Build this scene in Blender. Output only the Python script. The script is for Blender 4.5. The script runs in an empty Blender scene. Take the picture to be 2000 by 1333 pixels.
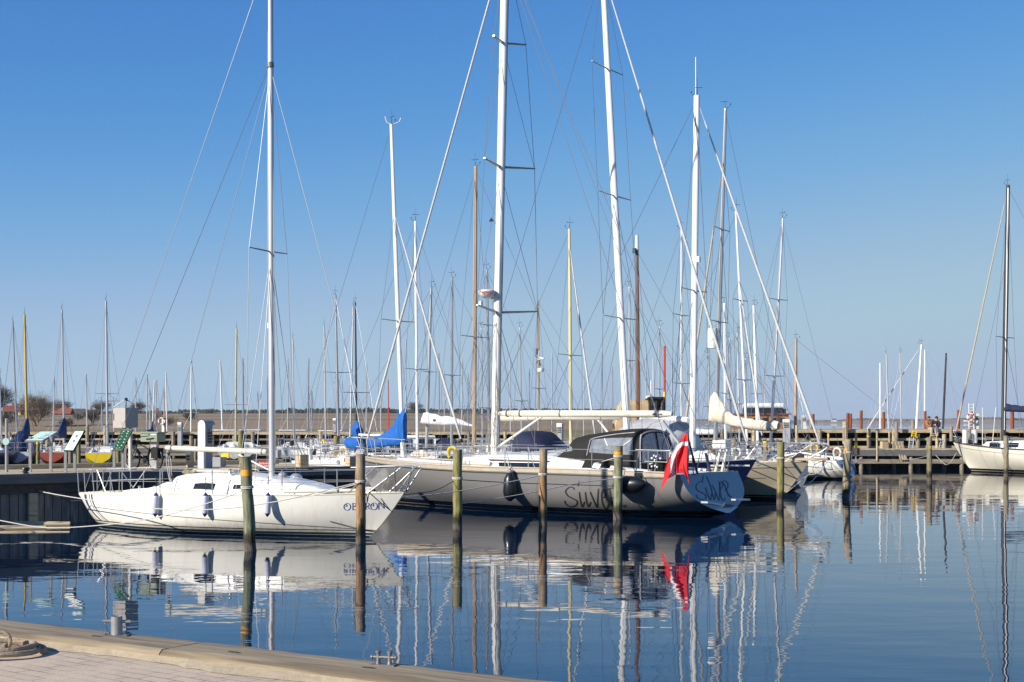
import bpy, math, random
from mathutils import Vector, Matrix
random.seed(7)
R = math.radians
sc = bpy.context.scene
C = sc.collection
# ---------------------------------------------------------------- camera
F, H0, HY = 2778.0, 2.8, 824.0      # focal length in photo pixels, eye height above the water, horizon row
cd = bpy.data.cameras.new('camera'); cam = bpy.data.objects.new('camera', cd); C.objects.link(cam)
cam.location = (0, 0, H0); cam.rotation_euler = (R(90), 0, 0)
cd.sensor_width = 36; cd.lens = 36*F/2000.0; cd.shift_y = (HY-666.5)/2000.0
cd.clip_start = .1; cd.clip_end = 30000
sc.camera = cam
# ---------------------------------------------------------------- sky and sun
SUN_EL, SUN_DIR = 27.0, (-.83, -.56)            # the sun stands behind the camera's left shoulder
w = bpy.data.worlds.new('World'); sc.world = w; w.use_nodes = True
nt = w.node_tree; bg = nt.nodes['Background']
sky = nt.nodes.new('ShaderNodeTexSky'); sky.sky_type = 'NISHITA'; sky.sun_disc = False
sky.sun_elevation = R(SUN_EL); sky.sun_rotation = math.atan2(SUN_DIR[0], SUN_DIR[1])
sky.altitude = 0; sky.air_density = .7; sky.dust_density = .1; sky.ozone_density = 2.0
# the clear sky's own colours, its glare near the horizon held back as the photograph's exposure does
sk1 = nt.nodes.new('ShaderNodeVectorMath'); sk1.operation = 'SCALE'; sk1.inputs['Scale'].default_value = .1
sk2 = nt.nodes.new('ShaderNodeRGBCurve'); sk3 = nt.nodes.new('ShaderNodeVectorMath'); sk3.operation = 'SCALE'
EXPO = .35
sk3.inputs['Scale'].default_value = 10/2**EXPO
for ch, pts in enumerate((((0, 0), (.12, .076), (.147, .096), (.218, .187), (.327, .328), (.426, .385), (.6, .40), (1, .385)),
                          ((0, 0), (.253, .296), (.365, .413), (.516, .509), (.63, .55), (.775, .54), (1, .47)),
                          ((0, 0), (.2, .36), (.3, .52), (.448, .67), (.594, .715), (.75, .70), (.85, .68), (1, .66)))):
    cv = sk2.mapping.curves[ch]
    while len(cv.points) < len(pts): cv.points.new(.5, .5)
    for q, (a, b_) in zip(cv.points, pts): q.location = (a, b_)
sk2.mapping.update()
nt.links.new(sky.outputs[0], sk1.inputs[0]); nt.links.new(sk1.outputs[0], sk2.inputs['Color']); nt.links.new(sk2.outputs[0], sk3.inputs[0]); nt.links.new(sk3.outputs[0], bg.inputs['Color'])
bg.inputs['Strength'].default_value = 0.1
sd = bpy.data.lights.new('sun', 'SUN'); so = bpy.data.objects.new('sun', sd); C.objects.link(so)
sd.energy = 5.0; sd.angle = R(.5); sd.color = (1, .935, .84)
ce = math.cos(R(SUN_EL)); sv = Vector((SUN_DIR[0]*ce, SUN_DIR[1]*ce, math.sin(R(SUN_EL))))
so.rotation_euler = sv.to_track_quat('Z', 'Y').to_euler()
sc.view_settings.view_transform = 'Standard'; sc.view_settings.look = 'None'
sc.view_settings.exposure = EXPO; sc.view_settings.gamma = 1.0
sc.cycles.max_bounces = 8; sc.cycles.transparent_max_bounces = 12
sc.cycles.caustics_reflective = False; sc.cycles.caustics_refractive = False

# ---------------------------------------------------------------- placing
def P(px, py, Y):                     # a photo pixel at distance Y
    return Vector(((px-1000)*Y/F, Y, H0-(py-HY)*Y/F))
def G(px, Y, z=0.0): return Vector(((px-1000)*Y/F, Y, z))
def WY(py, z=0.0): return (H0-z)*F/(py-HY)      # distance of a point of height z seen at row py

# ---------------------------------------------------------------- materials
def mat(name, col, rough=.5, metal=0., var=.12, scale=3., bump=0., stretch=(1, 1, 1), alpha=1., col2=None, spec=None, coat=0., dirt=None, rot=0.):
    m = bpy.data.materials.new(name); m.use_nodes = True; n = m.node_tree; b = n.nodes['Principled BSDF']
    b.inputs['Roughness'].default_value = rough; b.inputs['Metallic'].default_value = metal
    if spec is not None: b.inputs['Specular IOR Level'].default_value = spec
    if coat: b.inputs['Coat Weight'].default_value = coat; b.inputs['Coat Roughness'].default_value = .08
    tc = n.nodes.new('ShaderNodeTexCoord'); mp = n.nodes.new('ShaderNodeMapping'); mp.inputs['Scale'].default_value = stretch
    src = tc.outputs['Object']
    if rot: m0 = n.nodes.new('ShaderNodeMapping'); m0.inputs['Rotation'].default_value = (0, 0, rot); n.links.new(src, m0.inputs['Vector']); src = m0.outputs[0]
    n.links.new(src, mp.inputs['Vector'])
    nz = n.nodes.new('ShaderNodeTexNoise'); nz.inputs['Scale'].default_value = scale; nz.inputs['Detail'].default_value = 6
    nz.inputs['Roughness'].default_value = .65
    n.links.new(mp.outputs[0], nz.inputs['Vector'])
    rp = n.nodes.new('ShaderNodeValToRGB'); rp.color_ramp.elements[0].position = .3; rp.color_ramp.elements[1].position = .7
    c2 = col2 if col2 else tuple(min(1, c*(1+var*.5)) for c in col)
    c1 = col if col2 else tuple(c*(1-var) for c in col)
    rp.color_ramp.elements[0].color = (*c1, 1); rp.color_ramp.elements[1].color = (*c2, 1)
    n.links.new(nz.outputs[0], rp.inputs[0])
    out = rp.outputs[0]
    if dirt:                                                    # stains: (colour, scale, threshold, amount)
        dn = n.nodes.new('ShaderNodeTexNoise'); dn.inputs['Scale'].default_value = dirt[1]; dn.inputs['Detail'].default_value = 8
        n.links.new(mp.outputs[0], dn.inputs['Vector'])
        dr = n.nodes.new('ShaderNodeMapRange'); dr.inputs[1].default_value = dirt[2]; dr.inputs[2].default_value = dirt[2]+.12
        dr.inputs[4].default_value = dirt[3]; n.links.new(dn.outputs[0], dr.inputs[0])
        mx = n.nodes.new('ShaderNodeMix'); mx.data_type = 'RGBA'; n.links.new(dr.outputs[0], mx.inputs[0])
        n.links.new(out, mx.inputs[6]); mx.inputs[7].default_value = (*dirt[0], 1); out = mx.outputs[2]
    n.links.new(out, b.inputs['Base Color'])
    if bump:
        bp = n.nodes.new('ShaderNodeBump'); bp.inputs['Strength'].default_value = bump; bp.inputs['Distance'].default_value = .02
        n.links.new(nz.outputs[0], bp.inputs['Height']); n.links.new(bp.outputs[0], b.inputs['Normal'])
    if alpha < 1: b.inputs['Alpha'].default_value = alpha
    return m
def bands(name, stops, rough=.3, coat=.3, grime=.25, noise=.012, streak=(3, 3, .35), metal=0.):
    """paint that changes with the height above the waterline: stops = [(z, colour), ...] upwards"""
    m = bpy.data.materials.new(name); m.use_nodes = True; n = m.node_tree; b = n.nodes['Principled BSDF']
    b.inputs['Roughness'].default_value = rough; b.inputs['Metallic'].default_value = metal
    b.inputs['Coat Weight'].default_value = coat; b.inputs['Coat Roughness'].default_value = .1
    tc = n.nodes.new('ShaderNodeTexCoord'); sp = n.nodes.new('ShaderNodeSeparateXYZ'); n.links.new(tc.outputs['Object'], sp.inputs[0])
    nz = n.nodes.new('ShaderNodeTexNoise'); nz.inputs['Scale'].default_value = 2.5; nz.inputs['Detail'].default_value = 7
    n.links.new(tc.outputs['Object'], nz.inputs['Vector'])
    ad = n.nodes.new('ShaderNodeMath'); ad.operation = 'MULTIPLY_ADD'; ad.inputs[1].default_value = noise
    n.links.new(nz.outputs[0], ad.inputs[0]); n.links.new(sp.outputs[2], ad.inputs[2])
    mr = n.nodes.new('ShaderNodeMapRange'); mr.inputs[1].default_value = -.5; mr.inputs[2].default_value = 2.5
    n.links.new(ad.outputs[0], mr.inputs[0])
    rp = n.nodes.new('ShaderNodeValToRGB'); rp.color_ramp.interpolation = 'CONSTANT'
    e = rp.color_ramp.elements
    e.remove(e[1]); e[0].position = 0; e[0].color = (*stops[0][1], 1)
    for z, c in stops[1:]: q = e.new((z+.5)/3); q.color = (*c, 1)
    n.links.new(mr.outputs[0], rp.inputs[0])
    mp = n.nodes.new('ShaderNodeMapping'); mp.inputs['Scale'].default_value = streak; n.links.new(tc.outputs['Object'], mp.inputs['Vector'])
    n2 = n.nodes.new('ShaderNodeTexNoise'); n2.inputs['Scale'].default_value = 2.2; n2.inputs['Detail'].default_value = 8; n2.inputs['Roughness'].default_value = .7
    n.links.new(mp.outputs[0], n2.inputs['Vector'])
    r2 = n.nodes.new('ShaderNodeMapRange'); r2.inputs[1].default_value = .48; r2.inputs[2].default_value = .78; r2.inputs[4].default_value = grime
    n.links.new(n2.outputs[0], r2.inputs[0])
    mx = n.nodes.new('ShaderNodeMix'); mx.data_type = 'RGBA'; mx.blend_type = 'MULTIPLY'; n.links.new(r2.outputs[0], mx.inputs[0])
    n.links.new(rp.outputs[0], mx.inputs[6]); mx.inputs[7].default_value = (.55, .5, .4, 1)
    # scum and rust-brown staining climbing unevenly from the waterline
    zr = n.nodes.new('ShaderNodeMapRange'); zr.inputs[1].default_value = .06; zr.inputs[2].default_value = .48; zr.inputs[3].default_value = 1; zr.inputs[4].default_value = 0; n.links.new(sp.outputs[2], zr.inputs[0])
    n3 = n.nodes.new('ShaderNodeTexNoise'); n3.inputs['Scale'].default_value = 3.4; n3.inputs['Detail'].default_value = 9; n3.inputs['Roughness'].default_value = .75; n.links.new(mp.outputs[0], n3.inputs['Vector'])
    r3 = n.nodes.new('ShaderNodeMapRange'); r3.inputs[1].default_value = .42; r3.inputs[2].default_value = .70; r3.inputs[4].default_value = min(1, grime*3.2); n.links.new(n3.outputs[0], r3.inputs[0])
    m3 = n.nodes.new('ShaderNodeMath'); m3.operation = 'MULTIPLY'; n.links.new(zr.outputs[0], m3.inputs[0]); n.links.new(r3.outputs[0], m3.inputs[1])
    x3 = n.nodes.new('ShaderNodeMix'); x3.data_type = 'RGBA'; x3.blend_type = 'MULTIPLY'; n.links.new(m3.outputs[0], x3.inputs[0]); n.links.new(mx.outputs[2], x3.inputs[6]); x3.inputs[7].default_value = (.62, .52, .30, 1)
    n.links.new(x3.outputs[2], b.inputs['Base Color'])
    return m
M = {}
def mm(k, *a, **kw): M[k] = mat(k, *a, **kw); return M[k]
mm('white_paint', (.80, .79, .74), .35, var=.06, coat=.2, dirt=((.45, .38, .28), 2.5, .62, .35))
mm('cream_paint', (.70, .66, .54), .4, var=.08, dirt=((.4, .33, .22), 3, .6, .4))
mm('deck_white', (.78, .77, .72), .55, var=.08, dirt=((.5, .44, .34), 4, .6, .4))
mm('deck_cream', (.66, .62, .50), .6, var=.1, dirt=((.35, .3, .22), 4, .58, .4))
mm('teak', (.42, .33, .22), .6, col2=(.56, .46, .33), scale=4, stretch=(1, 8, 1), bump=.2)
mm('varnish', (.42, .14, .03), .25, col2=(.62, .24, .05), scale=6, stretch=(1, 5, 5), coat=.6)
mm('steel', (.48, .48, .48), .45, .7, var=.1)
mm('wire', (.30, .31, .33), .45, .6, var=.1)
mm('wire_pale', (.36, .36, .36), .5, .3, var=.1)
mm('alu', (.60, .60, .60), .38, .45, var=.2, scale=.8, stretch=(1, 1, .3))
mm('mast_white', (.83, .82, .78), .3, var=.05, scale=1.2, coat=.3, dirt=((.45, .4, .33), 1.5, .66, .35))
mm('mast_grey', (.42, .43, .44), .35, .5, var=.2, scale=1)
mm('mast_dark', (.035, .03, .035), .35, var=.3)
mm('mast_tan', (.46, .33, .21), .5, var=.25, scale=2, stretch=(4, 4, .4))
mm('mast_brown', (.30, .12, .03), .35, col2=(.13, .06, .03), scale=2, stretch=(3, 3, .5), coat=.4)
mm('mast_cream', (.64, .56, .30), .45, var=.15, stretch=(3, 3, .4))
mm('mast_yellow', (.62, .42, .08), .4, var=.2, stretch=(3, 3, .4))
mm('furl', (.66, .65, .61), .8, col2=(.46, .46, .45), scale=6, stretch=(1, 1, 4), bump=.3)
mm('furl_tan', (.60, .52, .38), .85, col2=(.4, .33, .24), scale=7, stretch=(1, 1, 3), bump=.4)
mm('canvas_cream', (.68, .62, .50), .9, var=.14, scale=4, bump=.6)
mm('canvas_grey', (.42, .42, .43), .9, var=.25, scale=3, bump=.6)
mm('canvas_white', (.75, .74, .71), .9, var=.12, scale=4, bump=.6)
mm('canvas_blue', (.003, .085, .34), .8, col2=(.006, .13, .46), scale=5, bump=.8)
mm('canvas_navy', (.010, .017, .055), .8, var=.35, scale=4, bump=.5)
mm('canvas_midblue', (.010, .035, .13), .8, var=.35, scale=5, bump=.6)
mm('canvas_black', (.013, .012, .010), .85, var=.35, scale=3, bump=.4)
mm('canvas_tan', (.55, .40, .22), .85, var=.15, scale=4, bump=.3)
mm('window', (.012, .016, .024), .08, var=.5, scale=2, coat=.5)
mm('vinyl', (.55, .60, .68), .06, var=.35, scale=6, bump=.25, alpha=.42, coat=1.)
mm('rubber', (.010, .011, .014), .35, var=.3, coat=.3)
mm('fender_white', (.55, .57, .68), .4, var=.12, scale=5, dirt=((.25, .25, .25), 6, .6, .4))
mm('fender_blue', (.02, .03, .12), .4)
mm('rope_white', (.66, .63, .56), .9, var=.3, scale=30, bump=.8)
mm('rope_dark', (.05, .05, .05), .9, var=.4, scale=30)
mm('rope_brown', (.30, .22, .15), .95, col2=(.42, .34, .25), scale=40, bump=1.)
mm('rope_tan', (.40, .33, .20), .95, var=.3, scale=20)
mm('wood_grey', (.20, .165, .115), .85, col2=(.36, .30, .22), scale=2.2, stretch=(.6, .6, 5), bump=.6, dirt=((.07, .06, .045), 3, .58, .7))
mm('wood_pale', (.40, .31, .19), .85, col2=(.56, .46, .31), scale=2.2, stretch=(.5, .5, 5), bump=.5, dirt=((.12, .09, .06), 2.5, .55, .7))
mm('wood_dark', (.035, .03, .026), .8, col2=(.09, .08, .07), scale=2.5, stretch=(2, 2, 3), bump=.6)
mm('wood_cap', (.10, .095, .09), .75, col2=(.17, .16, .155), scale=2.5, stretch=(.5, .5, 5), bump=.4)
mm('rust', (.20, .050, .018), .85, col2=(.34, .105, .038), scale=2.2, stretch=(1, 1, .5), bump=.5, dirt=((.07, .03, .02), 2, .6, .6))
mm('iron', (.15, .15, .15), .5, .5, col2=(.26, .24, .21), scale=14, bump=.5, dirt=((.22, .11, .05), 9, .6, .5))
mm('galv', (.38, .38, .37), .45, .5, var=.25, scale=8, bump=.15)
mm('ped_white', (.74, .72, .66), .45, var=.06, dirt=((.4, .35, .28), 3, .62, .3))
mm('ped_grey', (.30, .31, .33), .5, var=.1)
mm('strake', (.40, .33, .23), .6, col2=(.50, .43, .32), scale=3, stretch=(1, 6, 1))
mm('scum', (.30, .25, .10), .8, var=.4, scale=9)
mm('ped_beige', (.44, .40, .36), .6, var=.1)
mm('ped_green', (.24, .28, .20), .5, var=.1)
mm('yellow', (.80, .55, .01), .45, var=.12)
mm('orange_band', (.75, .30, .01), .6, col2=(.85, .42, .03), scale=14)
mm('red', (.60, .03, .02), .5, var=.15)
mm('flag_red', (.62, .015, .02), .75, var=.2, scale=4, bump=.4)
mm('flag_white', (.80, .78, .76), .8, var=.08)
mm('dark_blue', (.012, .03, .13), .3, var=.2, coat=.5)
mm('letter_black', (.03, .025, .02), .5, var=.2)
mm('letter_navy', (.012, .03, .09), .45, var=.2)
mm('letter_blue', (.02, .05, .22), .45, col2=(.05, .11, .36), scale=8)
mm('stripe_grey', (.16, .15, .14), .5)
mm('stripe_navy', (.05, .06, .13), .5)
mm('brick', (.35, .12, .06), .8, var=.2)
mm('plaster_yellow', (.62, .45, .20), .85, var=.12)
mm('plaster_orange', (.55, .30, .14), .85, var=.15)
mm('roof_red', (.26, .075, .04), .8, var=.25, scale=2)
mm('roof_dark', (.09, .07, .065), .8, var=.3, scale=2)
mm('twig', (.20, .14, .09), .9, col2=(.30, .22, .13), scale=.6)
mm('twig_dark', (.10, .085, .06), .9, var=.3, scale=.8)
mm('leaf_dark', (.035, .045, .035), .9, var=.4, scale=.1)
mm('reed', (.46, .34, .18), .9, col2=(.32, .22, .12), scale=.8)
mm('skin', (.55, .33, .24), .6)
mm('hair', (.05, .03, .02), .8)
mm('cloth_brown', (.35, .16, .07), .85, var=.3, scale=9)
mm('cloth_black', (.018, .018, .025), .85, var=.3)
mm('cloth_beige', (.45, .36, .28), .85)
mm('cloth_grey', (.10, .10, .14), .85)
mm('green_board', (.012, .085, .045), .85, spec=.1, var=.15)
mm('map_board', (.58, .66, .62), .8, col2=(.35, .62, .58), scale=7)
mm('paper', (.80, .80, .76), .5, var=.04)
mm('bike_black', (.012, .013, .016), .4, coat=.3)

# ---------------------------------------------------------------- mesh building
class MB:
    def __init__(s): s.v = []; s.f = []
    def add(s, vs, fs):
        k = len(s.v); s.v += [tuple(v) for v in vs]; s.f += [tuple(i+k for i in f) for f in fs]; return s
    def box(s, c, d, rz=0, rx=0, ry=0):
        hx, hy, hz = d[0]/2, d[1]/2, d[2]/2
        m = Matrix.Translation(c) @ Matrix.Rotation(rz, 4, 'Z') @ Matrix.Rotation(ry, 4, 'Y') @ Matrix.Rotation(rx, 4, 'X')
        return s.add([m @ Vector((x*hx, y*hy, z*hz)) for x in (-1, 1) for y in (-1, 1) for z in (-1, 1)],
              [(0, 1, 3, 2), (4, 6, 7, 5), (0, 4, 5, 1), (2, 3, 7, 6), (0, 2, 6, 4), (1, 5, 7, 3)])
    def beam(s, a, b, wd, ht):                           # a squared bar from a to b
        a = Vector(a); b = Vector(b); d = (b-a).normalized(); up = Vector((0, 0, 1))
        if abs(d.z) > .95: up = Vector((0, 1, 0))
        x = d.cross(up).normalized()*wd/2; z = x.cross(d).normalized()*ht/2
        vs = [p+i*x+j*z for p in (a, b) for i, j in ((-1, -1), (1, -1), (1, 1), (-1, 1))]
        return s.add(vs, [(0, 1, 2, 3), (7, 6, 5, 4), (0, 4, 5, 1), (1, 5, 6, 2), (2, 6, 7, 3), (3, 7, 4, 0)])
    def tube(s, pts, r, n=6, cap=True, sx=1.):
        pts = [Vector(p) for p in pts]; rs = r if isinstance(r, (list, tuple)) else [r]*len(pts)
        k = len(s.v); up = None
        for i, p in enumerate(pts):
            d = (pts[min(i+1, len(pts)-1)]-pts[max(i-1, 0)])
            if d.length < 1e-7: d = Vector((0, 0, 1))
            d.normalize()
            if up is None: up = Vector((0, 0, 1)) if abs(d.z) < .9 else Vector((1, 0, 0))
            x = d.cross(up)
            if x.length < 1e-4: x = d.orthogonal()
            x.normalize(); y = d.cross(x).normalized(); up = -y if y.dot(up) < 0 else y
            x = d.cross(up).normalized(); y = up
            for j in range(n):
                a = 2*math.pi*j/n; s.v.append(tuple(p+x*math.cos(a)*rs[i]*sx+y*math.sin(a)*rs[i]))
        for i in range(len(pts)-1):
            for j in range(n):
                a = k+i*n+j; b = k+i*n+(j+1) % n; s.f.append((a, b, b+n, a+n))
        if cap and n > 2:
            s.f.append(tuple(k+j for j in range(n))[::-1]); s.f.append(tuple(k+(len(pts)-1)*n+j for j in range(n)))
        return s
    def cyl(s, a, b, r, r2=None, n=12): return s.tube([a, b], [r, r if r2 is None else r2], n)
    def loft(s, rings, closed=False, caps=False):
        n = len(rings[0]); k = len(s.v)
        for r in rings: s.v += [tuple(p) for p in r]
        for i in range(len(rings)-1):
            for j in range(n if closed else n-1):
                a = k+i*n+j; b = k+i*n+(j+1) % n; s.f.append((a, b, b+n, a+n))
        if caps: s.f.append(tuple(range(k, k+n))[::-1]); s.f.append(tuple(range(k+(len(rings)-1)*n, k+len(rings)*n)))
        return s
    def lathe(s, prof, c=(0, 0, 0), n=16):               # profile of (radius, z)
        return s.loft([[(c[0]+r*math.cos(2*math.pi*j/n), c[1]+r*math.sin(2*math.pi*j/n), c[2]+z) for j in range(n)] for r, z in prof], True, True)
    def ball(s, c, r, n=10, m=6, sq=(1, 1, 1)):
        return s.loft([[(c[0]+sq[0]*r*math.sin(math.pi*(i+.02)/(m+.04))*math.cos(2*math.pi*j/n), c[1]+sq[1]*r*math.sin(math.pi*(i+.02)/(m+.04))*math.sin(2*math.pi*j/n),
                        c[2]-sq[2]*r*math.cos(math.pi*(i+.02)/(m+.04))) for j in range(n)] for i in range(m+1)], True, True)
    def slab(s, poly, off):                              # a polygon with thickness along the vector off
        n = len(poly); off = Vector(off); p = [Vector(q) for q in poly]
        return s.add(p+[q+off for q in p], [tuple(range(n))[::-1], tuple(range(n, 2*n))]+[(i, (i+1) % n, (i+1) % n+n, i+n) for i in range(n)])
    def build(s, name, m, parent=None, smooth=False, label=None):
        me = bpy.data.meshes.new(name); me.from_pydata(s.v, [], s.f); me.validate()
        me.materials.append(M[m] if isinstance(m, str) else m)
        if smooth:
            me.polygons.foreach_set('use_smooth', [True]*len(me.polygons))
            me.set_sharp_from_angle(angle=R(42))
        me.update()
        o = bpy.data.objects.new(name, me); C.objects.link(o)
        if parent: o.parent = parent
        if label: o['label'] = label
        return o
def tag(o, label, cat, group=None, kind=None):
    if label: o['label'] = label
    if cat: o['category'] = cat
    if group: o['group'] = group
    if kind: o['kind'] = kind
    return o
def thing(name, label, cat, loc=(0, 0, 0), rz=0, group=None):
    o = bpy.data.objects.new(name, None); C.objects.link(o); o.location = loc; o.rotation_euler = (0, 0, rz)
    o.empty_display_size = .3
    return tag(o, label, cat, group)
def copy_tree(o, parent=None):
    c = o.copy(); C.objects.link(c); c.parent = parent
    for ch in list(o.children): copy_tree(ch, c)
    return c
def curve(pts, n=6):                                     # smooth path through the points
    pts = [Vector(p) for p in pts]; out = []
    q = [pts[0]*2-pts[1]]+pts+[pts[-1]*2-pts[-2]]
    for i in range(1, len(q)-2):
        for k in range(n):
            t = k/n; a, b, c, d = q[i-1], q[i], q[i+1], q[i+2]
            out.append(.5*((2*b)+(c-a)*t+(2*a-5*b+4*c-d)*t*t+(3*b-a-3*c+d)*t**3))
    out.append(pts[-1]); return out
def sag(a, b, s, n=10):
    a = Vector(a); b = Vector(b)
    return [a.lerp(b, i/n)-Vector((0, 0, 4*s*(i/n)*(1-i/n))) for i in range(n+1)]
def text_mesh(txt, size, name, m, parent, mtx, bold=0.0):
    cu = bpy.data.curves.new(name, 'FONT'); cu.body = txt; cu.size = size; cu.align_x = 'CENTER'; cu.align_y = 'CENTER'; cu.offset = bold
    t = bpy.data.objects.new(name, cu); C.objects.link(t); bpy.context.view_layer.update()
    me = bpy.data.meshes.new_from_object(t.evaluated_get(bpy.context.evaluated_depsgraph_get()))
    bpy.data.objects.remove(t); me.transform(mtx); me.name = name; me.materials.clear(); me.materials.append(M[m])
    o = bpy.data.objects.new(name, me); C.objects.link(o); o.parent = parent
    return o
def strokes(lines, w, thin=1., steps=6):
    """hand lettering: each line is a 2-D path; a calligraphic nib makes upright strokes thick and level ones thin"""
    vs, fs = [], []
    for ln in lines:
        pts = [Vector((x, y, 0)) for x, y in ln]
        if len(pts) > 2: pts = curve(pts, steps)
        else: pts = [pts[0].lerp(pts[1], i/8) for i in range(9)]
        k = len(vs)
        for i, p in enumerate(pts):
            d = (pts[min(i+1, len(pts)-1)]-pts[max(i-1, 0)]); d.normalize() if d.length > 1e-9 else None
            ww = w*(thin+(1-thin)*abs(d.y))/2*(.55 if i in (0, len(pts)-1) else 1)
            nx = Vector((-d.y, d.x, 0))*ww
            vs.append(p+nx); vs.append(p-nx)
        for i in range(len(pts)-1): fs.append((k+2*i, k+2*i+1, k+2*i+3, k+2*i+2))
    return vs, fs
# ================================================================ boats
class Hull:
    def __init__(s, L, B, zb, zm, zs, tw=.7, um=.42, bo=.8, so=0., rake=0., tz=-.1, su=.35, se=1.6, kd=.4, pb=1.25, pm=3., ps=2.4, bf=2.1):
        s.__dict__.update(locals()); del s.__dict__['s']
    def zsh(s, u):
        return s.zm+(s.zb-s.zm)*((u-.42)/.58)**2 if u > .42 else s.zm+(s.zs-s.zm)*((.42-u)/.42)**2
    def zk(s, u):
        if u < s.su: return -s.kd+(s.tz+s.kd)*((s.su-u)/s.su)**s.se
        if u > .82: return -s.kd+(s.kd-.12)*((u-.82)/.18)**1.5
        return -s.kd
    def b(s, u):
        if u < s.um: return s.tw/2+(s.B-s.tw)/2*math.sin(math.pi/2*u/s.um)
        return s.B/2*(1-((u-s.um)/(1-s.um))**s.bf)+.015
    def p(s, u): return s.ps+(s.pm-s.ps)*min(1, u/.3) if u < .3 else s.pm+(s.pb-s.pm)*max(0, (u-.35)/.65)
    def xs(s, u): return (-s.L/2+s.rake)*(1-u)+s.L/2*u
    def xb(s, u): return (-s.L/2+s.so)*(1-u)+(s.L/2-s.bo*1.12)*u
    def pt(s, u, v, side=1, off=0.):
        k, z = s.zk(u), s.zsh(u)
        c = 1-.22*max(0, (u-.6)/.4)
        return Vector((s.xb(u)+(s.xs(u)-s.xb(u))*v**c, side*(s.b(u)*(1-(1-v)**s.p(u))+off), k+(z-k)*v))
    def at(s, x, z, side=1, off=0.):                    # the hull's side at (x, z)
        u = .5+x/s.L
        for _ in range(12):
            u = min(1, max(0, u)); k, zs_ = s.zk(u), s.zsh(u); v = min(1, max(0, (z-k)/(zs_-k)))
            u += (x-s.pt(u, v).x)/s.L
        return s.pt(min(1, max(0, u)), v, side, off)
    def ux(s, x): return min(1, max(0, (x+s.L/2-s.rake)/(s.L-s.rake)))
    def sheer(s, x, side=1, inset=0., dz=0.):
        u = s.ux(x); return Vector((x, side*max(.0, s.b(u)-inset), s.zsh(u)+dz))
    def mesh(s, n=36, m=12):
        mb = MB(); us = [i/n for i in range(n+1)]; vs = [j/m for j in range(m+1)]
        for side in (1, -1):
            rings = [[s.pt(u, v, side) for v in vs] for u in us]
            mb.loft(rings if side == 1 else [r[::-1] for r in rings])
        r = [s.pt(0, v, 1) for v in vs]; l = [s.pt(0, v, -1) for v in vs]
        mb.loft([l, r])                                  # the transom
        return mb
    def deck(s, n=36, dz=-.03, x0=None, x1=None, inset=.015):
        mb = MB(); rings = []
        for i in range(n+1):
            x = (x0 if x0 is not None else s.xs(0)+.01)*(1-i/n)+(x1 if x1 is not None else s.L/2-.02)*(i/n)
            u = s.ux(x); bb = max(.004, s.b(u)-inset); z = s.zsh(u)+dz
            rings.append([(x, -bb, z), (x, -bb*.5, z+.03), (x, 0, z+.045), (x, bb*.5, z+.03), (x, bb, z)])
        return mb.loft(rings)
    def rail(s, side, x0, x1, dz, r, n=24, inset=.03):
        return [s.sheer(x0+(x1-x0)*i/n, side, inset, dz) for i in range(n+1)]

def cabin(st, n=10):
    """a coachroof: stations (x, half width, base z, top z)"""
    rings = []
    for x, hw, z0, z1 in st:
        r = []
        for k in range(n+1):
            a = math.pi*k/n; cx = math.cos(a); cz = math.sin(a)
            e = .28
            xx = hw*(abs(cx)**e)*(1 if cx > 0 else -1); hh = abs(cz)**.36
            r.append((x, -xx*(1-.12*hh), z0+(z1-z0)*hh))
        rings.append(r)
    return MB().loft(rings, False, True)

class Boat:
    def __init__(s, name, label, cat, x, y, rz, hull, group=None):
        s.t = thing(name, label, cat, (x, y, 0), rz, group); s.h = hull
        s.m = Matrix.Translation((x, y, 0)) @ Matrix.Rotation(rz, 4, 'Z'); s.i = s.m.inverted()
    def L(s, px, py, Y): return s.i @ P(px, py, Y)
    def X(s, px, y=0.):                                  # x on the line of sideways offset y that is seen at column px
        a, b = -30., 30.
        f = lambda x: (lambda w: w.x/w.y*F+1000-px)(s.m @ Vector((x, y, 0)))
        fa = f(a)
        for _ in range(50):
            c = (a+b)/2
            if (f(c) > 0) == (fa > 0): a = c
            else: b = c
        return (a+b)/2
    def Z(s, x, y, py):                                  # height at local (x, y) seen at row py
        w_ = s.m @ Vector((x, y, 0)); return H0-(py-HY)*w_.y/F
    def L2(s, px, py, y=0.):
        x = s.X(px, y); return Vector((x, y, s.Z(x, y, py)))

def masthead(mb, top, k=1., ant=True, flip=1):
    t = Vector(top)
    mb.tube([t, t+Vector((.04*k, 0, .35*k))], .008*k, 4)
    a = t+Vector((.04*k, 0, .35*k)); mb.tube([a-Vector((.16*k*flip, .05, 0)), a+Vector((.2*k*flip, .05, -.02))], .010*k, 4)
    mb.slab([a+Vector((-.16*k*flip, -.05, -.04*k)), a+Vector((-.16*k*flip, -.05, .05*k)), a+Vector((-.06*k*flip, -.05, .0))], (0, .012, 0))
    mb.tube([t, t+Vector((-.22*k*flip, 0, .06*k)), t+Vector((-.26*k*flip, 0, .16*k))], .009*k, 4)
    mb.ball(t+Vector((-.26*k*flip, 0, .18*k)), .035*k, 6, 4)
    if ant: mb.tube([t+Vector((.03, 0, 0)), t+Vector((.03, 0, .7*k))], .006*k, 4)

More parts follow.
